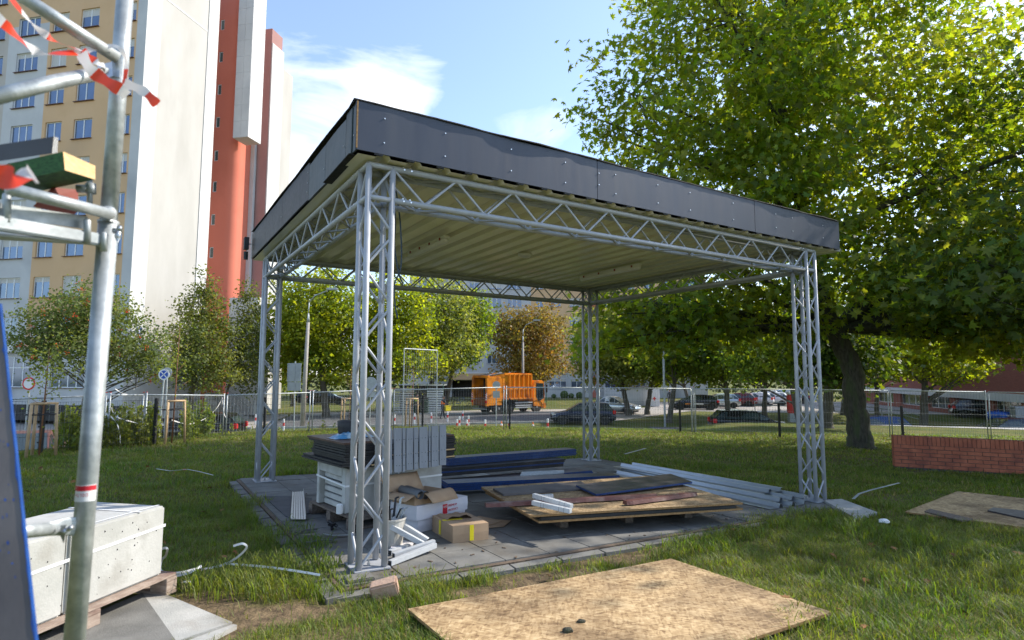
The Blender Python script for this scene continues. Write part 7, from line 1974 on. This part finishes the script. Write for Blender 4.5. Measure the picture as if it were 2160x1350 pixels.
# ribbons hung on the fence
def ribbon_(pts, label, w_=.035):
    P = [gnd(px, yb) for px, _, yb in pts]; Q = []
    for (px, py, yb), g_ in zip(pts, P): Q.append(Vector((g_.x, g_.y, zat(g_, px, py))))
    out_ = []
    for i in range(len(Q) - 1):
        a = Q[max(i - 1, 0)]; b = Q[i]; c = Q[i + 1]; d = Q[min(i + 2, len(Q) - 1)]
        for k in range(6): t = k / 6; out_.append(.5 * ((2 * b) + (c - a) * t + (2 * a - 5 * b + 4 * c - d) * t * t + (3 * b - a - 3 * c + d) * t ** 3))
    out_.append(Q[-1]); q = MB(); q.ribbon(out_, [Vector((0, .01 * math.sin(i), w_ / 2 * (.7 + .3 * math.sin(i * .7)))) for i in range(len(out_))]); q.uv = None
    q.build('ribbon', 'tape_white', label=label, cat='ribbon', fix=False)
ribbon_([(466, 838, 918), (455, 860, 919), (435, 880, 921), (410, 892, 924), (385, 893, 927), (360, 886, 930)], 'long pale ribbon sagging between the young tree and the fence joint')
ribbon_([(466, 840, 918), (470, 870, 918), (478, 886, 918)], 'short pale ribbon end hanging right of the sagging one')
ribbon_([(230, 860, 942), (240, 878, 941), (262, 886, 940), (288, 893, 938)], 'pale ribbon drifting right from the askew fence panel')
ribbon_([(229, 878, 943), (243, 893, 943), (251, 915, 943), (253, 935, 943)], 'pale ribbon hanging to the ground at the askew fence panel')
ribbon_([(235, 820, 942), (250, 829, 940), (262, 832, 938)], 'short ribbon tied along the top of the askew panel', .02)
for px, yb, lb in ((80, 962, 'three pine stakes round the young tree at the left edge'), (362, 934, 'three pine stakes round the young tree before the sagging ribbon'), (668 + 62, 905, 'three pine stakes just left of the near post top'), (1070 - 203, 900, 'three pine stakes before the shed')):
    stakes(px, None, yb, lb)
for x, y in ((1461, 910), (1468, 911)):
    b = gnd(x, y); q = MB(); q.tube(b, Vector((b.x, b.y, zat(b, x - 1, 822))), .02, n=8); q.build('fence_pole', 'galv', label=['left', 'right'][x > 1465] + ' one of the twin pale fence poles right of the rear post', cat='fence pole')

# ------------------------------------------------------------------ trees
def leafmat(name, c1, c2, trans=.45, rnd=.35, hue=.03, tint=(2.6, 2.1, .7)):
    m = mat(name, c1, c2, .35, .55, 0, 0, spec=.35, trans=trans, rnd=rnd, rnd_hue=hue, coords='World', lo=.40, hi=.60)
    for n_ in m.node_tree.nodes:
        if n_.type == 'MIX' and n_.blend_type == 'MULTIPLY': n_.inputs['B'].default_value = (*tint, 1)
    return m
LM = {
    'maple': leafmat('maple_leaves', (.082, .128, .026), (.122, .155, .030), .56, .38, .028, (4.6, 3.9, .5)),
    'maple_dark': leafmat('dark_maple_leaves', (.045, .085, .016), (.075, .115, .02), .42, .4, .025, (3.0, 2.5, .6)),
    'bright': leafmat('bright_green_leaves', (.13, .18, .02), (.20, .23, .025), .54, .35, .02, (3.1, 2.8, .5)),
    'lime': leafmat('grey_green_leaves', (.13, .17, .045), (.20, .22, .07), .50, .35, .02, (2.7, 2.5, .8)),
    'mid': leafmat('mid_green_leaves', (.075, .12, .024), (.12, .16, .03), .52, .4, .02, (3.9, 3.5, .6)),
    'brown': leafmat('autumn_brown_leaves', (.26, .17, .035), (.22, .19, .04), .42, .45, .035, (1.7, 1.5, .7)),
    'rowan': leafmat('rowan_leaves', (.085, .13, .04), (.15, .18, .055), .45, .35, .02, (2.1, 1.9, .8)),
    'yew': leafmat('hornbeam_leaves', (.065, .095, .025), (.13, .15, .04), .42, .4, .02, (2.8, 2.5, .7)),
    'far': leafmat('far_tree_leaves', (.05, .075, .02), (.09, .11, .03), .3, .4, .02, (1.9, 1.8, .8)),
}
MAPLE = np.array([(0, 0, 0), (-.22, -.10, 0), (-.75, .12, -.12), (-.36, .30, .02), (-.62, .72, -.10), (-.2, .52, .03), (0, 1, -.12), (.2, .52, .03), (.62, .72, -.10), (.36, .30, .02), (.75, .12, -.12), (.22, -.10, 0)])
MAPLE_F = np.array([(0, i + 1, i) for i in range(1, 11)])
DIA = np.array([(0, 0, 0), (.42, .5, .06), (0, 1, -.08), (-.42, .5, .06)]); DIA_F = np.array([(0, 1, 2, 3)])
def unit(a): return a / np.maximum(np.linalg.norm(a, axis=1, keepdims=True), 1e-9)
def leaves_mesh(name, cen, size, m, tmpl, tf, upb=.6, out_=None):
    n = len(cen)
    nr = rng.normal(size=(n, 3)) * .75; nr[:, 2] += upb
    if out_ is not None: nr += out_ * .5
    nr = unit(nr); ax = unit(np.cross(nr, rng.normal(size=(n, 3)))); bx_ = np.cross(nr, ax)
    sz = (size * rng.uniform(.65, 1.25, n))[:, None]
    k = len(tmpl); V_ = np.empty((n, k, 3))
    for j, (a, b, c) in enumerate(tmpl): V_[:, j] = cen + sz * (ax * a + bx_ * (b - .4) + nr * c)
    F_ = (tf[None] + (np.arange(n) * k)[:, None, None]).reshape(-1, tf.shape[1])
    return mesh_np(name, V_.reshape(-1, 3), F_, m, tf.shape[1])
def crown_pts(ells, n, shell=.45):
    if n > 1200:
        a, b = crown_pts(ells, n - 1050, shell); c, d = crown_pts(ells, 1050, shell)
        return np.concatenate([a, c])[:n], np.concatenate([b, d])[:n]
    if n > 1000:                         # big crowns: flat sprays grouped on boughs, so light and dark masses form
        c0, d0 = crown_pts(ells, 190, .38)
        k = n // 190 + 1; c = np.repeat(c0, k, 0)[:n]; d = np.repeat(d0, k, 0)[:n]
        return c + rng.normal(size=c.shape) * np.array((.78, .78, .40)), d
    vol = np.array([e[3] * e[4] * e[5] for e in ells]); vol = vol ** .72; idx = rng.choice(len(ells), n, p=vol / vol.sum())
    E_ = np.array(ells)[idx]; d = unit(rng.normal(size=(n, 3))); r_ = rng.uniform(0, 1, n) ** shell
    lump = 1 + .16 * np.sin(d[:, 0] * 5 + idx * 2) * np.cos(d[:, 2] * 6 + d[:, 1] * 4)
    return E_[:, :3] + d * E_[:, 3:6] * (r_ * lump)[:, None], d
def tree(base, trunk_top, tr_, ells, nclump, per, leaf, lm, label, cat='tree', kind='dia', name='tree', limbs=26, bark='bark2', spread=(.5, .5, .26), group=None, via=None, extra=None, twigs=0):
    t = thing(name, label, cat, base, group=group)
    b0 = Vector(base); tt = b0 + Vector(trunk_top)
    pts = [b0 + Vector((0, 0, -.3)), b0 + Vector((0, 0, .02)), b0 + Vector((0, 0, .35))]
    mids = [b0 + Vector(v_) for v_ in (via or [])]
    pts += mids + [tt]
    P = []; 
    for i in range(len(pts) - 1):
        for k in range(5): P.append(pts[i].lerp(pts[i + 1], k / 5) + (Vector((random.uniform(-1, 1), random.uniform(-1, 1), 0)) * tr_ * .12 if i > 1 else Vector((0, 0, 0))))
    P.append(pts[-1]); H = tt.z - b0.z
    rad = [tr_ * ((1.35 if p.z - b0.z < .05 else 1.12 if p.z - b0.z < .3 else 1.0) - .72 * max(0, (p.z - b0.z) / H)) for p in P]
    q = MB(); q.path(P, rad, 14, True)
    tk = q.build('trunk', bark, t, smooth=True, fix=False)
    cp, dr = crown_pts(ells, nclump)
    cpw = cp + np.array(base)
    br = MB(); hs = [p.z for p in P]
    def on_trunk(z):
        for i in range(len(P) - 1):
            if P[i].z <= z <= P[i + 1].z and P[i + 1].z > P[i].z: f_ = (z - P[i].z) / (P[i + 1].z - P[i].z); return P[i].lerp(P[i + 1], f_), rad[i] + (rad[i + 1] - rad[i]) * f_
        return P[-1], rad[-1]
    far_ = np.argsort(-np.linalg.norm(cp - cp.mean(0), axis=1) + rng.uniform(-.5, .5, nclump) * 3)[:limbs]
    zlow = min(p[2] for p in cpw) 
    for ii in far_:
        tg = Vector(cpw[ii]); hz_ = (tg.xy - tt.xy).length
        z0 = max(b0.z + H * .28, min(tt.z - .1, tg.z - hz_ * random.uniform(.25, .75)))
        s_, r0 = on_trunk(z0); m_ = s_.lerp(tg, .5) + Vector((random.uniform(-.3, .3), random.uniform(-.3, .3), random.uniform(.0, .5)))
        pr = []
        for k in range(9):
            f_ = k / 8; pr.append(s_ * (1 - f_) ** 2 + m_ * 2 * f_ * (1 - f_) + tg * f_ ** 2 + Vector((random.uniform(-1, 1), random.uniform(-1, 1), random.uniform(-1, 1))) * .05 * (k > 0))
        rb = min(r0 * .5, .015 + .015 * (tg - s_).length) * (.6 if tg.z - b0.z < H * .5 else 1); br.path(pr, [rb * (1 - .85 * k / 8) for k in range(9)], 6, False)
        for _ in range(2 + twigs):
            k = random.randint(3, 7); a = pr[k]; j = rng.integers(0, nclump); dd_ = np.linalg.norm(cpw - np.array(a), axis=1); cand = np.where(dd_ < 2.2 + H * .05)[0]
            if len(cand): tg2 = Vector(cpw[rng.choice(cand)]); mm = a.lerp(tg2, .5) + Vector((0, 0, random.uniform(-.1, .25))); br.path([a, mm, tg2], [rb * .35, rb * .22, .006], 5, False)
    br.build('branches', bark, t, smooth=True, fix=False, kind='stuff')
    sp_ = np.array(spread)
    if kind == 'maple':                  # leafy ends on every bough
        cpw = np.concatenate([cpw] + [cpw[far_] - dr[far_] * k_ for k_ in (0, .5, 1.0)]); dr = np.concatenate([dr] + [dr[far_]] * 3)
    cc = np.repeat(cpw, per, 0) + rng.normal(size=(len(cpw) * per, 3)) * sp_
    od = np.repeat(dr, per, 0)
    tm = (MAPLE, MAPLE_F) if kind == 'maple' else (DIA, DIA_F)
    me = leaves_mesh('crown', cc - np.array(base), leaf, LM[lm], *tm, out_=od)
    link('crown', me, t, kind='stuff')
    if extra == 'berries':
        ids = rng.choice(nclump, 75); q = MB()
        for i in ids:
            c = Vector(cpw[i]) + Vector((0, -.25, -.1))
            for _ in range(6): p = c + Vector(rng.normal(size=3) * .045); q.box(p, (.028, .028, .028), rng.uniform(0, 3))
        q.build('berries', 'berry', t, kind='stuff')
    return t
bT = gnd(1815, 944); bT.z -= .02
tree(bT, (-1.9, .6, 12.5), .32, [(-1.6, 0, 10.8, 6.0, 5.5, 5.6), (-3.9, -.8, 8.2, 4.0, 3.8, 3.0), (1.8, .3, 5.3, 6.0, 5.2, 2.1), (-4.0, .4, 4.6, 4.0, 4.2, 1.5), (-4.6, .8, 3.7, 3.6, 3.4, 1.1), (-5.3, .2, 3.6, 2.4, 2.8, .9), (2.5, 0, 9.5, 6, 5, 5), (4.2, -1.2, 4.4, 4.6, 4.0, 1.6), (3.4, -2.4, 3.3, 3.6, 2.0, 1.1), (-.3, .5, 14, 4.5, 4.5, 3)],
     1950, 29, .162, 'maple', 'large maple with a dark leaning trunk right of the pavilion', kind='maple', name='maple_tree', limbs=110, bark='bark', spread=(.42, .42, .17),
     via=[(-.12, 0, 1.3), (-.05, .05, 2.1), (-.35, .1, 3.0), (-.75, .2, 4.1), (-1.1, .3, 5.6), (-1.3, .4, 8.0)], twigs=2)
b2T = Vector((14.2, 12.0, pz(14.2, 12.0)))
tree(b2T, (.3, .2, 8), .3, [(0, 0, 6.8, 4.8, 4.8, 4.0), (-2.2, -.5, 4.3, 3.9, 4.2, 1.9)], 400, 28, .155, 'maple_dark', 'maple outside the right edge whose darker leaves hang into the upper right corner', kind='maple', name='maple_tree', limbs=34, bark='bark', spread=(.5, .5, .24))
def TB(px, D): return put(px, D)
def cz(py, D, base): return dep(1080, py, D).z - base.z
def ell(base, px, py, D, rx, rz, ry=None): p = dep(px, py, D); return (p.x - base.x, 0, p.z - base.z, rx, ry or rx, rz)
b = TB(168, 24)
tree(b, (.6, 0, 4.3), .11, [ell(b, 150, 700, 24, 2.0, 1.9), ell(b, 255, 735, 24, 1.9, 1.3), ell(b, 205, 655, 24, 1.7, 1.2), ell(b, 90, 720, 24, 1.0, .9), ell(b, 320, 775, 24, .9, .8)], 380, 40, .115, 'rowan', 'rowan tree with orange berries before the tower at the left', name='rowan_tree', limbs=30, spread=(.28, .28, .16), extra='berries', via=[(.1, 0, 1.2), (.25, 0, 2.4)])
b = TB(402, 40)
tree(b, (.6, 0, 8.4), .2, [ell(b, 432, 775, 40, 2.7, 1.7), ell(b, 430, 715, 40, 2.3, 1.8), ell(b, 428, 655, 40, 1.6, 1.8), ell(b, 432, 595, 40, .55, 1.3)], 420, 30, .17, 'yew', 'pointed dark hornbeam standing before the red stair tower', name='hornbeam_tree', limbs=30, spread=(.32, .32, .2))
b = TB(468, 43)
tree(b, (1.6, 0, 7.0), .1, [ell(b, 520, 770, 43, 1.7, 2.2), ell(b, 520, 690, 43, 1.6, 2.4), ell(b, 528, 630, 43, .9, 1.3)], 240, 26, .17, 'yew', 'slender tree with reddish foliage left of the left rear post', name='hornbeam_tree', limbs=20, spread=(.32, .32, .2))
bgT = [
    (690, 47, .30, [(640, 690, 3.3, 3.6), (690, 650, 3.8, 3.6), (610, 740, 2.2, 2.2), (700, 760, 3.0, 1.8)], 640, 'bright', 'broad bright green maple behind the concrete lamp post'),
    (800, 50, .28, [(800, 690, 3.6, 3.8), (850, 660, 3.2, 3.4), (860, 760, 3.0, 1.6), (760, 760, 2.6, 1.6)], 640, 'bright', 'bright yellow green maple behind the near post'),
    (905, 55, .28, [(935, 680, 3.0, 4.4), (925, 740, 2.8, 2.4)], 420, 'lime', 'pale grey green lime tree right of the near post'),
    (940, 58, .26, [(985, 705, 2.3, 2.8), (1000, 660, 1.8, 2.2), (965, 750, 2.0, 1.2)], 300, 'mid', 'green tree with a slanting dark trunk left of the garbage truck'),
    (1078, 64, .26, [(1110, 720, 3.8, 3.2), (1140, 690, 3.0, 2.6), (1075, 690, 2.4, 2.2), (1105, 775, 3.6, 1.6), (1165, 760, 2.0, 1.6)], 520, 'brown', 'brown and yellow autumn tree behind the garbage truck'),
    (1325, 50, .24, [(1290, 740, 2.9, 2.4), (1265, 700, 2.2, 1.9), (1330, 780, 2.2, 1.3), (1245, 770, 1.4, 1.6)], 420, 'lime', 'grey green tree right of the rear post'),
    (1364, 51, .24, [(1372, 735, 2.4, 2.2), (1400, 780, 2.0, 1.2)], 280, 'mid', 'dark stemmed tree right of the grey green one behind the rear post'),
    (1535, 45, .24, [(1520, 745, 3.4, 2.2), (1560, 700, 2.6, 2.0), (1480, 770, 2.4, 1.4)], 420, 'mid', 'tree with a double trunk beyond the black hybrid car'),
    (1690, 35, .26, [(1640, 720, 2.4, 1.8), (1690, 760, 2.2, 1.3), (1600, 760, 2.0, 1.1)], 380, 'mid', 'tree with a slanting trunk just left of the right post'),
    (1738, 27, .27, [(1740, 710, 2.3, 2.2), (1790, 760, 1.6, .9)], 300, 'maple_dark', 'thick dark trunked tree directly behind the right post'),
    (1775, 52, .22, [(1790, 750, 3.0, 2.0)], 240, 'mid', 'small tree between the right post and the big maple trunk'),
    (1752, 58, .2, [(1740, 760, 2.4, 1.8)], 160, 'lime', 'thin trunked pale tree far behind the right post'),
    (1942, 40, .28, [(1950, 745, 3.4, 1.9), (1900, 700, 2.8, 2.2), (2020, 770, 2.0, 1.0)], 440, 'bright', 'yellow green tree on the dry lawn before the brick building'),
    (1845, 48, .2, [(1850, 740, 3.0, 2.2)], 240, 'mid', 'tree half hidden behind the big maple trunk'),
    (1450, 75, .24, [(1440, 735, 4.6, 3.6), (1400, 770, 3.4, 2.4)], 340, 'far', 'far tree beyond the white container'),
    (620, 62, .26, [(600, 720, 3.6, 4.6)], 300, 'mid', 'darker tree behind the broad bright maple'),
    (1410, 44, .22, [(1420, 735, 3.0, 1.8), (1470, 700, 2.4, 2.0)], 320, 'mid', 'leafy tree beyond the plain grey pole'),
    (1610, 50, .22, [(1600, 745, 3.6, 1.8), (1640, 700, 3.0, 2.2)], 320, 'bright', 'yellow green tree behind the slanting trunk'),
    (2040, 52, .24, [(2050, 735, 4.2, 2.6), (2120, 700, 3.4, 2.6)], 360, 'mid', 'green tree above the black hatchback at the right'),
    (2110, 62, .26, [(2110, 690, 4.6, 4.0)], 300, 'far', 'far tree above the brick building at the right edge'),
]
for (px, D, tr_, es, nc, lm, lb) in bgT:
    b = TB(px, D); EL = [ell(b, ex, ey, D, rx * 1.1, rz * 1.08) for ex, ey, rx, rz in es]; nc = int(nc * 1.4)
    mx_ = np.mean([e[0] for e in EL]); tz_ = max(e[2] for e in EL)
    tree(b, (mx_ * .8, 0, tz_), tr_, EL, nc, 22, .26 if D > 40 else .22, lm, lb, limbs=18, spread=(.42, .42, .26), via=[(mx_ * .25, 0, tz_ * .3)], group='trees beyond the fence')
# far belt of trees closing the view
n = 30000
seg = [((-75, 62), (-20, 92), 9.5), ((30, 96), (95, 88), 10), ((95, 88), (140, 50), 11), ((-20, 104), (32, 104), 9)]
C_ = []
for (a, b_, hh) in seg:
    k = n // len(seg); t = rng.uniform(0, 1, k); x = a[0] + (b_[0] - a[0]) * t + rng.normal(size=k) * 1.6; y = a[1] + (b_[1] - a[1]) * t + rng.normal(size=k) * 2.0
    top_ = hh * (.72 + .18 * np.sin(x * .42 + 1) + .10 * np.sin(x * 1.3)); z = -1.6 + top_ * rng.uniform(0.02, 1, k) ** .8
    C_.append(np.stack([x, y, z], 1))
me = leaves_mesh('tree_belt', np.concatenate(C_), .62, LM['far'], DIA, DIA_F)
link('tree_belt', me, label='far belt of trees closing the view behind the parking lot', cat='trees', kind='stuff')

# saplings in the stakes
def sapling(px, yb, top, label, n=60):
    b = gnd(px, yb); zt3 = zat(b, px + 4, top); t = thing('young_tree', label, 'young tree', b, group=None); H = zt3 - b.z
    q = MB(); q.path([b, b + Vector((.03, 0, H * .5)), b + Vector((.05, 0, H))], [.018, .014, .006], 6)
    for i in range(9): z = H * (.45 + .5 * i / 9); a = random.uniform(0, 6.3); q.tube(b + Vector((.04, 0, z)), b + Vector((.04 + .3 * math.cos(a), .3 * math.sin(a), z + .22)), .006, .003, 4)
    q.build('stem', mat('reddish_sapling_bark', (.22, .10, .05)), t, smooth=True, fix=False)
    c = np.array([(0.04, 0, H * .8)]) + rng.normal(size=(n * 5, 3)) * np.array((.19, .19, H * .16))
    link('crown', leaves_mesh('crown', c, .055, LM['lime'], DIA, DIA_F), t, kind='stuff')
sapling(82, 962, 735, 'young tree with pale leaves inside the stakes at the left edge', 80)
sapling(362, 934, 690, 'young tree with thin pale leaves right of the blue no stopping sign', 60)
sapling(735, 905, 770, 'bare looking young tree beside the near post', 14)
sapling(868, 900, 772, 'young tree inside the stakes before the shed', 30)

# tall weeds along the left fence
cs_ = []; q = MB()
for i in range(280):
    px = rng.choice([rng.uniform(120, 335), rng.uniform(385, 445), rng.uniform(450, 720)], p=[.72, .2, .08]); D = rng.uniform(15.5, 21)
    yb_ = np.interp(px, [85, 325, 470, 720], [955, 936, 918, 908]) - rng.uniform(0, 9); p = gnd(px, yb_); p.z = tz(p.x, p.y); h = rng.uniform(.3, 1.05) * (1 if px < 450 else .3)
    tp_ = p + Vector((random.uniform(-.12, .12), random.uniform(-.1, .1), h)); q.tube(p, tp_, .006, .003, 4, False)
    k = int(34 * h); f_ = rng.uniform(.15, 1, k)
    cs_.append(np.array(p)[None] + (np.array(tp_) - np.array(p))[None] * f_[:, None] + rng.normal(size=(k, 3)) * np.array((.05, .05, .03)) * (1.3 - f_)[:, None])
WM = leafmat('weed_leaves', (.12, .17, .03), (.20, .22, .05), .4, .35, .02, (2.0, 1.9, .6))
q.build('weed_stalks', WM, label='thin stalks of the tall weeds along the left fence', cat='weeds', kind='stuff', fix=False)
link('weeds', leaves_mesh('weeds', np.concatenate(cs_), .085, WM, DIA, DIA_F, .2), label='tall leafy weeds growing along the left fence', cat='weeds', kind='stuff')

# ------------------------------------------------------------------ grass
def inpoly(x, y, poly):
    ins = np.zeros(x.shape, bool); n = len(poly); j = n - 1
    for i in range(n):
        xi, yi, xj, yj = poly[i][0], poly[i][1], poly[j][0], poly[j][1]
        ins ^= ((yi > y) != (yj > y)) & (x < (xj - xi) * (y - yi) / (yj - yi + 1e-12) + xi); j = i
    return ins
def grow(poly, k):
    c = np.mean([[p[0], p[1]] for p in poly], 0); return [((p[0] - c[0]) * k + c[0], (p[1] - c[1]) * k + c[1]) for p in poly]
slabpoly = [SW(-.40, -.48), SW(7.16, -.48), SW(7.16, 5.56), SW(-.40, 5.56)]
NO = [slabpoly, grow(OSB1, .985), grow(OSB2, .985), [BP(-.3, -.1, 0), BP(LB + .1, -.1, 0), BP(LB + .1, wB + .1, 0), BP(-.3, wB + .1, 0)],
      [gnd(60, 1352), gnd(205, 1400), gnd(492, 1316), gnd(352, 1252), gnd(290, 1250)], [gnd(1742, 1057), gnd(1800, 1088), gnd(1845, 1079), gnd(1775, 1054)], [WP(-.05, .05, 0), WP(5, .05, 0), WP(5, -.3, 0), WP(-.05, -.3, 0)]]
NO = [[(p[0], p[1]) for p in poly] for poly in NO]
def blades(name, n, y0, y1, h0, h1, wd_, dens_fn=None, label=None, m=None, segs=2, clump=0.0):
    y = np.sqrt(rng.uniform(y0 ** 2, y1 ** 2, n)); hw = y * .93 + .6; x = rng.uniform(-1, 1, n) * hw
    keep = np.ones(n, bool)
    for poly in NO: keep &= ~inpoly(x, y, poly)
    bv = bare(x, y); keep &= rng.uniform(0, 1, n) > bv * .97
    pn = .5 + .5 * np.sin(x * 2.3 + 2 * np.sin(y * 1.7)) * np.cos(y * 2.9 + 1.5 * np.sin(x * 1.3)); pn2 = .5 + .5 * np.sin(x * 7.1 + 3 * np.sin(y * 5.3)) * np.sin(y * 6.7)
    keep &= rng.uniform(0, 1, n) < .45 + .55 * pn * .6 + .4 * pn2
    x, y, pn, pn2 = x[keep], y[keep], pn[keep], pn2[keep]; n = len(x); z = terrain(x, y)
    du = (x - PX0) * PU.x + (y - PY0) * PU.y; dv = (x - PX0) * PV.x + (y - PY0) * PV.y
    ed = np.maximum(np.maximum(-.4 - du, du - 7.16), np.maximum(-.48 - dv, dv - 5.56)); tall = 1 + .8 * np.exp(-np.maximum(ed, 0) * 4)
    h = rng.uniform(h0, h1, n) * (.6 + .7 * pn2) * (.75 + .5 * pn) * tall; az = rng.uniform(0, 2 * PI, n); ln = rng.uniform(.3, 1.5, n) * h
    d = np.stack([np.cos(az), np.sin(az), np.zeros(n)], 1); s_ = np.stack([-np.sin(az), np.cos(az), np.zeros(n)], 1)
    b = np.stack([x, y, z - .005], 1); w_ = (wd_ * rng.uniform(.6, 1.3, n))[:, None]
    mid = b + d * (ln * .35)[:, None] + np.array([0, 0, 1]) * (h * .62)[:, None]; tip = b + d * ln[:, None] + np.array([0, 0, 1]) * (h * .92)[:, None]
    V_ = np.stack([b - s_ * w_, b + s_ * w_, mid + s_ * w_ * .75, mid - s_ * w_ * .75, tip], 1)
    o = (np.arange(n) * 5)[:, None]; F_ = np.concatenate([o + np.array([[0, 1, 2]]), o + np.array([[0, 2, 3]]), o + np.array([[3, 2, 4]])], 0)
    link(name, mesh_np(name, V_.reshape(-1, 3), F_, m, 3), label=label, cat='grass', kind='stuff')
GM = leafmat('grass_blades', (.085, .130, .020), (.130, .155, .036), .40, .45, .03, (3.0, 3.0, .6))
gnt = GM.node_tree
for n_ in gnt.nodes:
    if n_.type == 'TEX_NOISE': n_.inputs['Scale'].default_value = .8
DG = leafmat('dry_grass_blades', (.30, .23, .10), (.22, .19, .07), .3, .35, .02, (1.6, 1.5, .9))
blades('grass', 200000, 3.0, 7.5, .03, .092, .0026, label='short green grass blades of the near lawn', m=GM)
blades('grass', 150000, 7.5, 13, .035, .09, .0045, label='green grass blades of the middle lawn', m=GM)
blades('grass', 150000, 13, 24, .03, .085, .008, label='green grass blades of the far lawn up to the fence', m=GM)
blades('grass', 60000, 24, 46, .07, .16, .016, label='grass blades of the slope beyond the fence', m=GM) if False else None
blades('dry_grass', 85000, 3.0, 9, .025, .075, .0022, label='dry straw coloured blades mixed into the near lawn', m=DG)
blades('dry_grass', 60000, 9, 23, .04, .09, .006, label='dry straw coloured blades mixed into the far lawn', m=DG)
# longer tufts leaning over the slab edges and the soil
def tufts(centres, label):
    V_ = []; F_ = []; k = 0
    for c, r_, n, hh in centres:
        a = rng.uniform(0, 2 * PI, n); rr = r_ * np.sqrt(rng.uniform(0, 1, n)); x = c.x + rr * np.cos(a); y = c.y + rr * np.sin(a)
        z = terrain(x, y); h = hh * rng.uniform(.3, .85, n); az = rng.uniform(0, 2 * PI, n); ln = rng.uniform(.3, 1.0, n) * h
        d = np.stack([np.cos(az), np.sin(az), np.zeros(n)], 1); s_ = np.stack([-np.sin(az), np.cos(az), np.zeros(n)], 1); b = np.stack([x, y, z], 1)
        up_ = np.array([0, 0, 1]); w_ = .003
        V_.append(np.stack([b - s_ * w_, b + s_ * w_, b + d * (ln * .3)[:, None] + up_ * (h * .6)[:, None] + s_ * w_, b + d * (ln * .3)[:, None] + up_ * (h * .6)[:, None] - s_ * w_, b + d * (ln * .75)[:, None] + up_ * (h * .9)[:, None] + s_ * w_ * .7, b + d * (ln * .75)[:, None] + up_ * (h * .9)[:, None] - s_ * w_ * .7, b + d * (ln * 1.15)[:, None] + up_ * (h * .72)[:, None]], 1).reshape(-1, 3))
    V_ = np.concatenate(V_); n = len(V_) // 7; o = (np.arange(n) * 7)[:, None]
    F_ = np.concatenate([o + np.array([f_]) for f_ in ([0, 1, 2], [0, 2, 3], [3, 2, 4], [3, 4, 5], [5, 4, 6])], 0)
    link('grass_tuft', mesh_np('grass_tuft', V_, F_, GM, 3), label=label, cat='grass', kind='stuff')
tufts([(gnd(x, y), r_, n, h) for x, y, r_, n, h in ((500, 1235, .35, 500, .24), (560, 1230, .4, 500, .22), (640, 1200, .3, 400, .24), (700, 1235, .25, 300, .2), (880, 1225, .3, 300, .16), (650, 1150, .25, 300, .22), (600, 1120, .3, 300, .2), (1640, 1100, .4, 420, .2), (1720, 1090, .35, 380, .24), (1560, 1125, .35, 260, .15), (1400, 1160, .25, 120, .12), (1180, 1190, .15, 60, .1), (1000, 1205, .2, 80, .12), (1880, 1130, .5, 420, .2), (1760, 1100, .4, 380, .2), (1480, 1150, .4, 360, .18), (520, 1060, .3, 300, .2), (700, 1195, .12, 120, .18), (660, 1172, .1, 80, .16), (1780, 1330, .4, 300, .16), (1900, 1240, .6, 500, .18), (2050, 1200, .6, 500, .18))], 'longer grass tufts leaning over the slab edges and bare soil')
q = MB()
for i in range(130):
    U_, V_ = random.uniform(-.1, 7), random.choice([random.uniform(-.3, .7), random.uniform(-.3, 5.4)]); c = SW(U_, V_, .006); q.box(c, (random.uniform(.01, .05), random.uniform(.006, .02), .006), random.uniform(0, 3))
q.build('wood_chips', 'soil', label='small wood chips and debris scattered over the paved floor', cat='debris', kind='stuff')
# fallen leaves on the lawn
n = 260; y = rng.uniform(4, 22, n); x = rng.uniform(-1, 1, n) * y * .9
kk = np.ones(n, bool)
for poly in NO: kk &= ~inpoly(x, y, poly)
x, y = x[kk], y[kk]
cc = np.stack([x, y, terrain(x, y) + .05], 1)
link('fallen_leaves', leaves_mesh('fallen_leaves', cc, .055, mat('fallen_leaf', (.22, .10, .03), rough=.8, rnd=.5), MAPLE, MAPLE_F, 2.0), label='scattered brown fallen leaves on the lawn', cat='leaves', kind='stuff')
